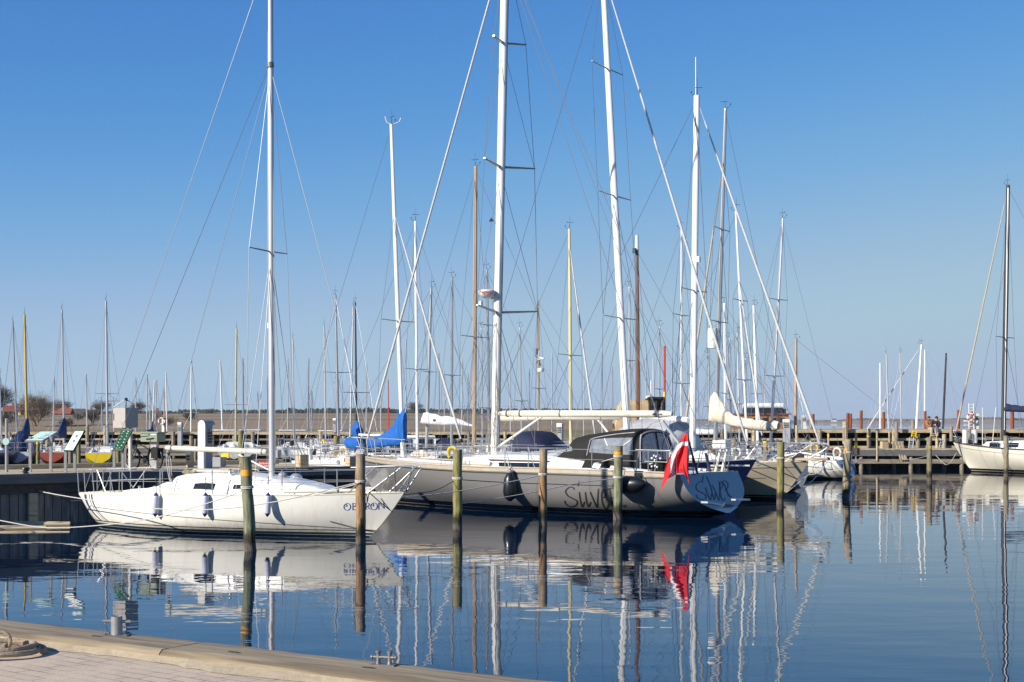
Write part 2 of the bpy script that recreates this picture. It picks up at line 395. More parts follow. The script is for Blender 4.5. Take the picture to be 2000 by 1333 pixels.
def rig(b, top, base, rm, m='alu', sp=(), bow=None, stern=None, hf=1., fs='wire', bs=True, wires=True, boom=None, cover=None,
        rw=.009, chain=None, shr=True, head=True, wm='wire', spl=.9, taper=.75, boom_r=.055, boom_m=None, ant=True, cover_h=.75, inner=False, spsweep=0.):
    """mast, spreaders, stays and shrouds; every point in the boat's own frame"""
    t = b.t; h = b.h; top = Vector(top); base = Vector(base)
    zb = h.zsh(h.ux(base.x))+.03
    base = top+(base-top)*((top.z-zb)/(top.z-base.z))
    mp = MB(); N = 10; mp.tube([base.lerp(top, i/N) for i in range(N+1)], [rm*(1 if i < 6 else 1-(1-taper)*(i-6)/4) for i in range(N+1)], 12, sx=.75)
    mo = mp.build('mast', m, t, True)
    rt = b.i.to_3x3() @ Vector((.93, .3, 0)); MB().tube([base+rt*rm*.8, top+rt*rm*taper*.75], rm*.16, 5).build('shade_strip', 'mast_grey' if m != 'mast_grey' else 'mast_dark', mo)  # strip down the right side paints in the mast's shaded edge
    if head: hm = MB(); masthead(hm, top, .85, ant, 1 if random.random() < .5 else -1); hm.build('masthead_gear', 'mast_dark', t)
    at = lambda f: base.lerp(top, f)
    up = (top-base).normalized()
    cx = base.x-(.25 if chain is None else chain); 
    tips = {}
    for f in sp:
        c = at(f); fr = spl*(1-.25*f)
        for sd_ in (1, -1):
            e = c+Vector((-spsweep*fr, sd_*fr, .02)); 
            MB().tube([c, e], [.028, .016], 6, sx=1.4).build('spreader', 'mast_grey' if m not in ('mast_dark',) else 'mast_dark', t)
            tips[(f, sd_)] = e
    if wires:
        if shr:
            for sd_ in (1, -1):
                cp = h.sheer(cx, sd_, .05)
                path = [cp]+[tips[(f, sd_)] for f in sp]+[at(min(.985, hf if hf < 1 else .985))]
                MB().tube(path, rw, 4).build('shroud', wm, t)
                lo = at(sp[0] if sp else hf*.6)
                MB().tube([h.sheer(cx-.35, sd_, .05), lo], rw, 4).build('shroud', wm, t)
                if len(sp) > 1: MB().tube([tips[(sp[0], sd_)], at(sp[1])], rw, 4).build('shroud', wm, t)
        bow = Vector(bow) if bow is not None else Vector((h.L/2-.15, 0, h.zb+.05))
        stern = Vector(stern) if stern is not None else Vector((h.xs(0)+.1, 0, h.zs+.05))
        a = at(hf if hf < 1 else .99)
        if fs == 'wire': MB().tube([bow, a], rw, 4).build('forestay', wm, t)
        elif fs:
            q = [bow.lerp(a, f) for f in (0, .03, .035, .1, .4, .7, .93, .94, 1)]
            MB().tube(q, [.010, .010, .035, .050, .044, .038, .026, .010, .010], 8).build('furled_jib', fs, t, True)
            MB().lathe([(.02, -.06), (.09, -.06), (.09, -.04), (.05, -.03), (.05, .03), (.09, .04), (.09, .06), (.02, .06)], bow.lerp(a, .028), 12).build('furling_drum', 'rubber', t)
        if inner: MB().tube([bow.lerp(base, .3), at(.72)], rw, 4).build('inner_forestay', wm, t)
        if bs: MB().tube([stern, at(.99)], rw, 4).build('backstay', wm, t)
        MB().tube([base+Vector((.0, rm+.03, .1)), top+Vector((0, rm*.6, -.1))], rw*.8, 4).build('halyard', 'wire_pale', t)
    if boom:                                            # boom = (start, end) in the boat's frame
        s0, e0 = Vector(boom[0]), Vector(boom[1])
        bo_ = MB().tube([s0, e0], boom_r, 10).build('boom', boom_m or m, t, True)
        if cover:
            d = e0-s0; rings = []; n = 12
            for i in range(n+1):
                f = i/n; c = s0+d*(f*1.0); hh = boom_r+.05+cover_h*max(0, 1-f*3.2)**1.6+.16*(1-f)+.02*math.sin(i*2.3)
                wv = boom_r+.06+.05*(1-f)
                rings.append([c+Vector((0, math.cos(a)*wv*(1 if math.sin(a) < .3 else .55), (math.sin(a)*hh if math.sin(a) > 0 else math.sin(a)*.12))) for a in [2*math.pi*j/12 for j in range(12)]])
            MB().loft(rings, True, True).build('sail_cover', cover, t, True)
    return mo

def stanchions(b, xs_, h=.6, m='steel', wires=(.3, .6), sides=(1, -1), r=.014, rw=.007, inset=.07, ext=None):
    for sd_ in sides:
        for x in xs_:
            p = b.h.sheer(x, sd_, inset); MB().tube([p, p+Vector((0, 0, h+.02))], r, 6).build('stanchion', m, b.t)
        xx = list(xs_) if ext is None else [ext[0]]+list(xs_)+[ext[1]]
        for wz in wires:
            MB().tube([b.h.sheer(x, sd_, inset, wz) for x in xx], rw, 4).build('lifeline', 'wire_pale', b.t)
def pulpit(b, x0, x1, h=.62, m='steel', name='pulpit', out=.15, r=.016, legs=(.0, .45, 1.), low=True):
    """bow or stern rail: x0 inboard end, x1 outboard end"""
    hh = b.h; mb = MB(); s_ = 1 if x1 > x0 else -1
    top = [hh.sheer(x0+(x1-x0)*i/6, 1, .06, h) for i in range(7)]; tp2 = [hh.sheer(x0+(x1-x0)*i/6, -1, .06, h) for i in range(7)]
    if s_ > 0: end = [Vector((x1+out, .12, top[-1].z+.02)), Vector((x1+out, -.12, top[-1].z+.02))]
    else: end = [Vector((x1-out*.3, top[-1].y*.9, top[-1].z)), Vector((x1-out*.3, -top[-1].y*.9, top[-1].z))]
    path = top+end+tp2[::-1]; mb.tube(path, r, 6)
    if low: mb.tube([p-Vector((0, 0, h*.5)) for p in path], r*.8, 6)
    for f in legs:
        for sd_ in (1, -1):
            x = x0+(x1-x0)*f; p = hh.sheer(x, sd_, .07); q = hh.sheer(min(max(x+.12*s_, -hh.L/2), hh.L/2-.02), sd_, .06, h); mb.tube([p, q], r, 6)
    if s_ > 0:
        for y in (.12, -.12): mb.tube([Vector((x1-.15, y*.6, hh.zb)), Vector((x1+out, y, top[-1].z+.02))], r, 6)
    return mb.build(name, m, b.t)

HULLM = {}
def hullmat(k, col, boot=(.02, .02, .03), anti=(.03, .03, .05), boot2=None, rough=.3, grime=.25):
    if k not in HULLM:
        HULLM[k] = bands('hull_'+k, [(-9, anti), (.04, boot), (.09, boot2 or col), (.13, col)], rough=rough, grime=grime)
    return HULLM[k]
def yacht(name, label, Y, top, base, hd, L, hull='white', col=(.74, .73, .68), wpx=6, m='alu', sp=(), moff=.08, cab=True, B=None, fb=None, cabm='white_paint',
          deckm='deck_white', dodger=None, det=1, group=None, fender=None, mwire='wire', bowpx=None, cat='sailboat', boomf=None, tent=None, **kw):
    """a whole boat hung on the mast that the photo shows: top and base are photo points of the mast at distance Y"""
    rz = R(hd); ax = Vector((math.cos(rz), math.sin(rz), 0))
    B = B or L*.31; fb = fb or (.75+.028*L)
    T, Bs = P(*top, Y), P(*base, Y)
    k = (T.z-fb)/(T.z-Bs.z); foot = T+(Bs-T)*k
    cen = Vector((foot.x, foot.y, 0))-ax*(moff*L)
    h = Hull(L, B, fb*1.18, fb, fb*.97, tw=B*.68, bo=L*.09, rake=kw.pop('rake', 0.), tz=.12, su=.3, kd=.35)
    b = Boat(name, label, cat, cen.x, cen.y, rz, h, group)
    t = b.t
    h.mesh(20, 8).build('hull', hullmat(hull, col), t, True)
    h.deck(18).build('deck', deckm, t, True)
    for s_ in (1, -1): MB().tube(h.rail(s_, h.xs(0)+.02, L/2-.03, .012, 0, 16, .0), .022, 5).build('toe_rail', 'alu' if det else cabm, t)
    if cab:
        x0, x1 = -L*.16, L*.27; st = []
        for i in range(8):
            f = i/7; x = x0+(x1-x0)*f; hw = min(B*.30, h.b(h.ux(x))*.66); z0 = h.zsh(h.ux(x))-.06
            st.append((x, hw*(1-.25*f), z0, z0+.06+(.40-.22*f)*min(1, .55+L/25)))
        cb = cabin(st).build('cabin', cabm, t, True)
        for s_ in (1, -1):
            for f0, f1 in ((.08, .34), (.42, .62)):
                xa, xb_ = x0+(x1-x0)*f0, x0+(x1-x0)*f1
                def q(x, f):
                    i = (x-x0)/(x1-x0)*7; a = st[int(i)]; c = st[min(7, int(i)+1)]; r_ = i-int(i)
                    hw = a[1]+(c[1]-a[1])*r_; z0 = a[2]+(c[2]-a[2])*r_; z1 = a[3]+(c[3]-a[3])*r_
                    return Vector((x, s_*(hw*.985+.006-.04*f), z0+(z1-z0)*f))
                MB().slab([q(xa, .38), q(xb_, .38), q(xb_, .74), q(xa, .74)], (0, s_*.012, 0)).build('window', 'window', cb)
        # cockpit coaming and stern seat
        for s_ in (1, -1):
            MB().tube([h.sheer(x0+.1, s_, h.b(.3)*.38, .10), h.sheer(-L*.40, s_, h.b(.1)*.34, .08)], [.11, .08], 6).build('coaming', cabm, t, True)
    ltop, lbase = b.i @ T, b.i @ Bs
    if bowpx: kw['bow'] = b.L(*bowpx)
    rm = wpx/2*Y/F
    if boomf:                                             # (direction -1 aft, length, height above deck, cover)
        bl, bz, cv = boomf; s0 = Vector((lbase.x-rm, lbase.y, fb+bz)); kw['boom'] = (s0, s0+Vector((-bl, 0, .08))); kw['cover'] = cv
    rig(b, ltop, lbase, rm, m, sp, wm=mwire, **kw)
    if det:
        stanchions(b, [-L*.33, -L*.2, -L*.05, L*.1, L*.25], sides=(1, -1), rw=.007, r=.013)
        pulpit(b, L*.36, L/2-.05, legs=(.0, .6)); pulpit(b, -L*.34, h.xs(0)+.03, name='pushpit', legs=(.2, 1.))
    if det and cab: clutter(b, L, fb)
    if dodger: sprayhood(b, x=-L*.13, w=B*.30, z=fb+.3, m=dodger)
    return b
def clutter(b, L, fb):
    """the gear that lies about on a yacht's deck"""
    r = random.Random(int(abs(b.m.translation.x)*97+L*13)); t = b.t; h = b.h
    for s_ in (1, -1):
        p = h.sheer(-L*.26, s_, h.b(.24)*.42, .16); MB().lathe([(.07, 0), (.06, .05), (.045, .07), (.045, .12), (.07, .15), (.002, .17)], p, 10).build('winch', 'steel', t, True)
    x = L*r.uniform(.28, .36); z = h.zsh(h.ux(x)); c = r.choice(['canvas_white', 'canvas_midblue', 'canvas_cream', 'canvas_white', 'canvas_grey', 'canvas_navy'])
    MB().tube([(x-.5, .1, z+.12), (x-.2, .08, z+.20), (x+.25, -.05, z+.18), (x+.6, -.08, z+.09)], [.10, .20, .19, .08], 9).build('sail_bag', c, t, True)
    s_ = r.choice((1, -1)); q = h.sheer(-L*.44, s_, .08, .38)
    if r.random() < .45: MB().tube([q+Vector((.20*math.cos(a), 0, .22*math.sin(a))) for a in [R(-50+280*k/12) for k in range(13)]], .055, 7).build('horseshoe_buoy', r.choice(['yellow', 'ped_white', 'ped_white', 'cream_paint']), t, True)
    if r.random() < .6:
        q = h.sheer(-L*.46, -s_, .02, .30); MB().box(q+Vector((0, 0, .12)), (.30, .24, .34)).build('outboard_motor', r.choice(['letter_black', 'ped_white', 'ped_grey']), t); MB().tube([q, q-Vector((.05, 0, .5))], .04, 6).build('outboard_leg', 'ped_grey', t)
    for _ in range(3):
        x = L*r.uniform(-.1, .3); sd_ = r.choice((1, -1)); p = h.sheer(x, sd_, .2, .05); k = r.uniform(0, 6)
        MB().tube([p+Vector((.15*math.cos(a+k), .09*math.sin(a), .01*a+.03*math.sin(2*a+k))) for a in [i*.6 for i in range(14)]], .018, 4).build('coiled_line', r.choice(['rope_tan', 'rope_white', 'dark_blue', 'rope_dark']), t)
    MB().box((L*r.uniform(-.02, .1), 0, fb+.42), (.5, .45, .05)).build('deck_hatch', 'window', t)
    if r.random() < .5:
        x0 = -L*.38; MB().box((x0, 0, fb+.32), (.12, .12, .6)).build('steering_pedestal', 'ped_white', t); MB().tube([(x0-.1, .38*math.cos(a), fb+.7+.38*math.sin(a)) for a in [2*math.pi*k/18 for k in range(19)]], .016, 5).build('steering_wheel', 'steel', t)
    else: MB().beam((-L*.45, 0, fb+.2), (-L*.33, .2, fb+.55), .05, .04).build('tiller', 'varnish', t)
def sprayhood(b, x, w, z, m, ln=1.1, h=.62, win=True):
    rings = []
    n = 12
    for xx, hh_, ww in ((x+ln*.55, .02, .82), (x+ln*.3, .6, .92), (x, .96, 1.), (x-ln*.25, 1., 1.), (x-ln*.45, .97, 1.)):
        r = []
        for k in range(n+1):
            a = math.pi*k/n; cx, cz = math.cos(a), math.sin(a)
            r.append((xx, w*ww*(abs(cx)**.5)*(1 if cx > 0 else -1), z+h*hh_*cz**.6 if cz > 1e-6 else z))
        rings.append(r)
    s_ = MB().loft(rings).build('sprayhood', m, b.t, True)
    return s_
# ================================================================ water, ground, shores
def water():
    m = bpy.data.materials.new('water'); m.use_nodes = True; n = m.node_tree; b = n.nodes['Principled BSDF']
    b.inputs['Base Color'].default_value = (.0008, .011, .036, 1); b.inputs['Roughness'].default_value = .0; b.inputs['IOR'].default_value = 1.33
    tc = n.nodes.new('ShaderNodeTexCoord')
    def wave(scale, sx, sy, det, rot=0.):
        mp = n.nodes.new('ShaderNodeMapping'); mp.inputs['Scale'].default_value = (sx, sy, 1); mp.inputs['Rotation'].default_value = (0, 0, rot)
        nz = n.nodes.new('ShaderNodeTexNoise'); nz.inputs['Scale'].default_value = scale; nz.inputs['Detail'].default_value = det; nz.inputs['Roughness'].default_value = .45
        n.links.new(tc.outputs['Object'], mp.inputs[0]); n.links.new(mp.outputs[0], nz.inputs['Vector']); return nz.outputs[0]
    def mul(a, f):
        x = n.nodes.new('ShaderNodeMath'); x.operation = 'MULTIPLY'; n.links.new(a, x.inputs[0])
        if isinstance(f, float): x.inputs[1].default_value = f
        else: n.links.new(f, x.inputs[1])
        return x.outputs[0]
    def add(a, c):
        x = n.nodes.new('ShaderNodeMath'); x.operation = 'ADD'; n.links.new(a, x.inputs[0]); n.links.new(c, x.inputs[1]); return x.outputs[0]
    big = wave(.55, .55, 1.0, 2, .25); mid = wave(1.7, .6, 1.2, 2, -.15); fine = wave(6., .5, 1.1, 2, .1)
    pat = wave(.06, 1, 1.6, 2)                            # calm and ruffled patches
    rp = n.nodes.new('ShaderNodeMapRange'); rp.inputs[1].default_value = .38; rp.inputs[2].default_value = .66; rp.inputs[3].default_value = .25; rp.inputs[4].default_value = 1.
    n.links.new(pat, rp.inputs[0])
    h = add(add(mul(big, .011), mul(mid, .0032)), mul(mul(fine, .0007), rp.outputs[0]))
    bp = n.nodes.new('ShaderNodeBump'); bp.inputs['Strength'].default_value = 1.; bp.inputs['Distance'].default_value = 1.
    n.links.new(h, bp.inputs['Height']); n.links.new(bp.outputs[0], b.inputs['Normal'])
    mb = MB(); mb.add([(-6000, -40, 0), (6000, -40, 0), (6000, 12000, 0), (-6000, 12000, 0)], [(0, 1, 2, 3)])
    o = mb.build('water', m); o['kind'] = 'structure'
    sb = MB().add([(-6000, -40, -3), (6000, -40, -3), (6000, 12000, -3), (-6000, 12000, -3)], [(0, 1, 2, 3)]).build('seabed', 'wood_dark'); sb['kind'] = 'structure'
water()

# --- the quay we stand on
E0, ED, EN = Vector((-4.35, 12.25, 0)), Vector((.847, -.531, 0)), Vector((-.531, -.847, 0))
def Q(a, d, z): return tuple(E0+ED*a+EN*d+Vector((0, 0, z)))
def paving():
    m = bpy.data.materials.new('paving'); m.use_nodes = True; n = m.node_tree; b = n.nodes['Principled BSDF']; b.inputs['Roughness'].default_value = .9
    tc = n.nodes.new('ShaderNodeTexCoord'); mp = n.nodes.new('ShaderNodeMapping'); mp.inputs['Rotation'].default_value = (0, 0, R(38))
    n.links.new(tc.outputs['Object'], mp.inputs[0])
    br = n.nodes.new('ShaderNodeTexBrick'); br.offset = .37; br.inputs['Scale'].default_value = 1.; br.inputs['Brick Width'].default_value = .26; br.inputs['Row Height'].default_value = .125
    br.inputs['Mortar Size'].default_value = .0045; br.inputs['Mortar Smooth'].default_value = .2; br.inputs['Color1'].default_value = (.58, .46, .34, 1); br.inputs['Color2'].default_value = (.52, .41, .30, 1)
    br.inputs['Mortar'].default_value = (.12, .09, .07, 1); n.links.new(mp.outputs[0], br.inputs['Vector'])
    nz = n.nodes.new('ShaderNodeTexNoise'); nz.inputs['Scale'].default_value = 1.6; nz.inputs['Detail'].default_value = 9; nz.inputs['Roughness'].default_value = .7; n.links.new(tc.outputs['Object'], nz.inputs['Vector'])
    r = n.nodes.new('ShaderNodeMapRange'); r.inputs[1].default_value = .45; r.inputs[2].default_value = .62; r.inputs[4].default_value = .85; n.links.new(nz.outputs[0], r.inputs[0])
    mx = n.nodes.new('ShaderNodeMix'); mx.data_type = 'RGBA'; n.links.new(r.outputs[0], mx.inputs[0]); n.links.new(br.outputs[0], mx.inputs[6]); mx.inputs[7].default_value = (.60, .48, .355, 1)
    g = n.nodes.new('ShaderNodeTexNoise'); g.inputs['Scale'].default_value = 60; g.inputs['Detail'].default_value = 3; n.links.new(tc.outputs['Object'], g.inputs['Vector'])
    m2 = n.nodes.new('ShaderNodeMix'); m2.data_type = 'RGBA'; m2.blend_type = 'OVERLAY'; m2.inputs[0].default_value = .35; n.links.new(mx.outputs[2], m2.inputs[6]); n.links.new(g.outputs[0], m2.inputs[7])
    n.links.new(m2.outputs[2], b.inputs['Base Color'])
    bp = n.nodes.new('ShaderNodeBump'); bp.inputs['Strength'].default_value = .5; bp.inputs['Distance'].default_value = .01; n.links.new(br.outputs['Fac'], bp.inputs['Height']); bp.invert = True
    n.links.new(bp.outputs[0], b.inputs['Normal']); return m
o = MB().box((0, 0, 0), (0, 0, 0)); o = MB()
o.add([Q(-12, .5, 1.03), Q(14, .5, 1.03), Q(14, 16, 1.03), Q(-12, 16, 1.03), Q(-12, .5, -2), Q(14, .5, -2)], [(0, 1, 2, 3), (4, 5, 1, 0)])
pv = o.build('pavement', paving()); pv['kind'] = 'structure'
mm('sand', (.42, .33, .21), .95, col2=(.54, .44, .30), scale=12, bump=.5)
sd_ = MB(); N = 160; rr = random.Random(3)
top = [Q(-10+22*i/N, .50, 1.062) for i in range(N+1)]; bot = [Q(-10+22*i/N, .60+.06*math.sin(i*.31)*math.sin(i*.113)+rr.uniform(0, .05), 1.034) for i in range(N+1)]
sd_.loft([top, bot]); so_ = sd_.build('sand', 'sand'); so_['kind'] = 'structure'
mm('edge_timber', (.22, .165, .10), .85, col2=(.37, .30, .20), scale=2., stretch=(.5, 7, 7), rot=R(32), bump=.8, dirt=((.13, .10, .065), 1.1, .50, .8))
def edge_timber(a0, a1, lab):
    t = thing('edge_timber', lab, 'timber beam', Q((a0+a1)/2, 0, 0), 0, 'timbers along the edge of the quay')
    c = Vector(Q((a0+a1)/2, 0, 0)); rings = []
    prof = [(.5, 1.0), (.5, 1.075), (.47, 1.10), (.40, 1.105), (.12, 1.10), (.03, 1.098), (0, 1.085), (0, .55), (.5, .55)]
    n = 24; rr = random.Random(int(a0*10))
    for i in range(n+1):
        a = a0+(a1-a0)*i/n; rings.append([Vector(Q(a, d+rr.uniform(-.004, .004), z+rr.uniform(-.004, .004)))-c for d, z in prof])
    MB().loft(rings, True, True).build('beam', 'edge_timber', t, True)
    for a in (a0+.55, a0+1.8, a1-.9):
        MB().slab([Vector(Q(a+.06*math.cos(k*math.pi/4), .3+.02*math.sin(k*math.pi/4), 1.1035))-c for k in range(8)], (0, 0, .006)).build('bolt_recess', 'wood_dark', t)
for a0, a1, lb in ((-9, -2.2, 'weathered quay edge timber beside the coil of rope'), (-2.19, 2.35, 'long weathered quay edge timber carrying the round cross bollard'),
                   (2.36, 6.2, 'quay edge timber carrying the small double cleat'), (6.21, 11, 'quay edge timber running out of the bottom of the photo')): edge_timber(a0, a1, lb)
# --- bollards on the quay
def quay_pt(px, py, z): Y = WY(py, z); return G(px, Y, z)
p = quay_pt(228, 1241, 1.105)
t = thing('cross_bollard', 'round grey steel bollard with one cross bar on the timber quay edge', 'bollard', p)
MB().slab([(-.10, -.07, 0), (.10, -.07, 0), (.10, .07, 0), (-.10, .07, 0)], (0, 0, .008)).build('base_plate', 'iron', t)
MB().lathe([(.046, .008), (.044, .15), (.041, .152), (.038, .15), (.036, .10), (.001, .10)], (0, 0, 0), 24).build('post', 'galv', t, True)
MB().tube([(-.107, -.015, .115), (.107, .012, .105)], [.012, .014], 12).build('cross_bar', 'galv', t, True)
for x in (-.08, .08):
    for y in (-.05, .05): MB().lathe([(.011, .008), (.011, .018), (.001, .02)], (x, y, 0), 6).build('bolt', 'iron', t)
p = quay_pt(750, 1300, 1.105)
t = thing('double_cleat', 'small iron cleat with two posts and a cross bar on the timber edge', 'cleat', p, R(-14))
MB().slab([(-.085, -.045, 0), (.085, -.045, 0), (.085, .045, 0), (-.085, .045, 0)], (0, 0, .01)).build('base_plate', 'iron', t)
for x in (-.042, .042): MB().lathe([(.019, .01), (.014, .03), (.0135, .085), (.02, .088), (.02, .10), (.012, .104), (.001, .105)], (x, 0, 0), 16).build('post', 'iron', t, True)
MB().tube([(-.095, 0, .056), (-.083, 0, .056), (-.08, 0, .056), (.08, 0, .056), (.083, 0, .056), (.095, 0, .056)], [.016, .017, .012, .012, .017, .016], 12).build('cross_bar', 'iron', t, True)
# --- rope coil with its iron ring
c = quay_pt(-8, 1279, 1.035); pts = []
for i in range(118):
    a = i*2*math.pi/46; rad = .33-.022*(a/(2*math.pi))+.012*math.sin(a*2.3+1); pts.append((rad*math.cos(a)*1.03, rad*math.sin(a)*.95, .022+.020*(a/(2*math.pi))+.008*math.sin(a*1.7)))
pts += [(.10, -.05, .07), (.02, -.10, .05), (-.16, -.02, .04)]
ro = MB().tube(curve(pts, 2), .022, 8).build('coiled_rope', 'rope_brown', None, True); ro.location = c
tag(ro, 'thick brown rope lying in a coil on the paving in the bottom left corner', 'rope')
t = thing('mooring_ring', 'rusty iron ring standing up inside the coil of thick rope', 'mooring ring', c+Vector((.0, .1, 0)))
MB().tube([(.075*math.cos(a), .01*math.sin(a), .085+.07*math.sin(a)) for a in [2*math.pi*k/20 for k in range(21)]], .014, 8).build('ring', 'rope_brown', t, True)
MB().box((0, 0, .012), (.16, .12, .024)).build('base_plate', 'iron', t)

# ================================================================ the near wooden pier on the left
PA, PD = Vector((-13.6, 37.8, 0)), Vector((.766, .642, 0)); PN = Vector((-.642, .766, 0)); PL = 11.35; PZ = 1.36
def near(a, d, z): return PA+PD*a+PN*d+Vector((0, 0, z))
mm('plank_wall', (.10, .092, .08), .85, col2=(.26, .24, .21), scale=1.6, stretch=(3, 3, .5), bump=.8, dirt=((.36, .34, .31), 2.4, .56, .6))
def near_pier():
    t = thing('wooden_pier', 'dark planked wooden pier behind the white sailboat with signs and a bicycle on it', 'pier', PA)
    o = lambda a, d, z: near(a, d, z)-PA
    MB().slab([o(-9, .22, PZ-.05), o(PL, .22, PZ-.05), o(PL, 5.0, PZ-.05), o(-9, 5.0, PZ-.05)], (0, 0, .05)).build('deck', 'sand', t)
    for a0, a1 in ((-9, -.6), (-.59, 4.1), (4.11, 8.3), (8.31, PL)):
        MB().beam(o(a0, .12, PZ-.10), o(a1, .12, PZ-.10), .26, .26).build('cap_beam', 'wood_cap', t)
        MB().beam(o(a0, 4.95, PZ+.03), o(a1, 4.95, PZ+.03), .28, .22).build('kerb_timber', 'wood_pale', t)
    MB().beam(o(-9, .24, PZ-.37), o(PL, .24, PZ-.37), .2, .27).build('waling', 'wood_dark', t)
    mb = MB(); a = -9; r = random.Random(5)
    while a < PL:
        w_ = .235+r.uniform(-.02, .02); y = .30+r.uniform(-.012, .012); q_ = o(a+w_/2, y, (PZ-1.1)/2); mb.box(q_, (w_-.010, .07, PZ+.1), math.atan2(PD.y, PD.x)); a += w_+.012
    mb.build('plank_wall', 'plank_wall', t)
    MB().slab([o(-9, .36, -2), o(PL, .36, -2), o(PL, .36, PZ-.06), o(-9, .36, PZ-.06)], PN*4.6).build('core', 'wood_dark', t)
    MB().box(o(.95, .18, (PZ-1.1)/2), (.24, .14, PZ+.1), math.atan2(PD.y, PD.x)).build('fender_post', 'wood_pale', t)
    for a in (5.5, PL-.1): MB().box(o(a, .15, (PZ-1.1)/2), (.24, .2, PZ+.1), math.atan2(PD.y, PD.x)).build('fender_post', 'wood_grey', t)
    MB().box(o(3.25, .16, PZ-.52), (.2, .02, .09), math.atan2(.642, .766)).build('number_plate', 'ped_white', t)
near_pier()
def block_post(px, py0, py1, wpx, lab, Y=44.):
    s = Y/F; z1 = H0-(py0-HY)*s; t = thing('timber_post_block', lab, 'wooden post', G(px, Y, 0), R(38), 'thick sawn posts on the near pier')
    w_ = wpx*s*.74; z0 = H0-(py1-HY)*s
    mb = MB(); n = 4
    for i in range(n): mb.box(((i-1.5)*w_/n, 0, (z0+z1)/2), (w_/n-.008, w_, z1-z0))
    mb.build('post', 'wood_pale', t); MB().box((0, 0, z1+.012), (w_*.9, w_*.9, .02)).build('end_grain', 'wood_grey', t)
block_post(590, 890, 914, 26, 'square pale timber post block on the pier left of the brown piling', 45.5)
block_post(686, 893, 945, 25, 'square pale timber post block at the end of the pier against the brown piling', 45.6)

def on_pier(px, d=None, Y=None):
    """point on the near pier seen at column px, a distance d behind its front edge"""
    k = (px-1000)/F; b0 = PA+PN*d; s_ = (k*b0.y-b0.x)/(PD.x-k*PD.y); return b0+PD*s_+Vector((0, 0, PZ))
# --- the three sign boards
def board(px0, px1, py0, py1, d, m, lab, skew, frame='galv', tilt=.5, inner=None, cat='sign', legs=None):
    pc = on_pier((px0+px1)/2, d); Y = pc.y; s = Y/F; t = thing('sign_board', lab, cat, pc, 0, 'slanted sign boards on the near pier')
    w_ = (px1-px0)*s; zt = H0-(py0-HY)*s-PZ; zb = H0-(py1-HY)*s-PZ
    dep = .35*tilt; k = skew*s                              # the board leans back and stands at an angle to us
    A, B_, D_, C_ = Vector((-w_/2, 0, zb)), Vector((w_/2-k, -.15, zb)), Vector((-w_/2+k, dep, zt)), Vector((w_/2, dep-.15, zt))
    nrm = (B_-A).cross(D_-A).normalized()
    f = lambda u, v, o=0.: A.lerp(B_, u).lerp(D_.lerp(C_, u), v)+nrm*o
    MB().slab([f(0, 0), f(1, 0), f(1, 1), f(0, 1)], -nrm*.05).build('frame', frame, t)
    MB().slab([f(.05, .04), f(.95, .04), f(.95, .96), f(.05, .96)], nrm*.004).build('panel', m, t)
    if inner: inner(t, f)
    for l in (legs or (px0+10, px1-10)):
        x = (l-(px0+px1)/2)*s; MB().beam((x, .05, 0), (x, .05, zb+.12), .07, .07).build('leg', 'galv', t)
def patches(t, f, ps, m, name='printing'):
    mb = MB()
    for u0, v0, u1, v1 in ps:
        n = (f(1, 0)-f(0, 0)).cross(f(0, 1)-f(0, 0)).normalized(); mb.slab([f(u0, v0, .0045), f(u1, v0, .0045), f(u1, v1, .0045), f(u0, v1, .0045)], n*.002)
    mb.build(name, m, t)
def in1(t, f): patches(t, f, [(.55, .2, .9, .25), (.55, .35, .88, .39), (.6, .5, .9, .54), (.55, .65, .85, .69), (.65, .8, .9, .83)], 'letter_navy')
mm('map_green', (.35, .60, .45), .5, col2=(.60, .76, .70), scale=9)
def in1b(t, f): patches(t, f, [(.08, .1, .5, .55), (.12, .58, .4, .9)], 'map_green', 'map'); in1(t, f)
def in2(t, f):
    patches(t, f, [(.30, .35, .34, .85), (.70, .35, .74, .85), (.30, .85, .74, .87), (.30, .33, .74, .35), (.42, .66, .62, .78), (.42, .42, .62, .53), (.4, .14, .5, .19)], 'letter_navy')
    patches(t, f, [(.06, .88, .94, .95)], 'map_green', 'header')
def in3(t, f):
    patches(t, f, [(.47, .05, .485, .95)], 'letter_black', 'divider')
    ls = []
    r = random.Random(2)
    for c in (.12, .55):
        for v in (.1, .22, .36, .5, .64, .78, .88):
            for k in range(2): x = c+r.uniform(0, .2); ls.append((x, v+k*.03, x+r.uniform(.06, .16), v+k*.03+.012))
    for l_ in ls: patches(t, f, [l_], 'paper', 'printed_line')
board(48, 108, 843, 861, 2.0, 'map_board', 'grey framed information board with a pale map, leftmost slanted board on the pier', 22, tilt=1.2, inner=in1b)
board(124, 165, 841, 881, .6, 'paper', 'tall white information board with a dark green frame on two metal legs', 19, 'green_board', inner=in2, legs=(127, 145))
board(218, 258, 839, 880, 1.4, 'green_board', 'slanted dark green board with white lines of writing beside the bicycle', 17, 'letter_black', inner=in3, legs=(222, 239))
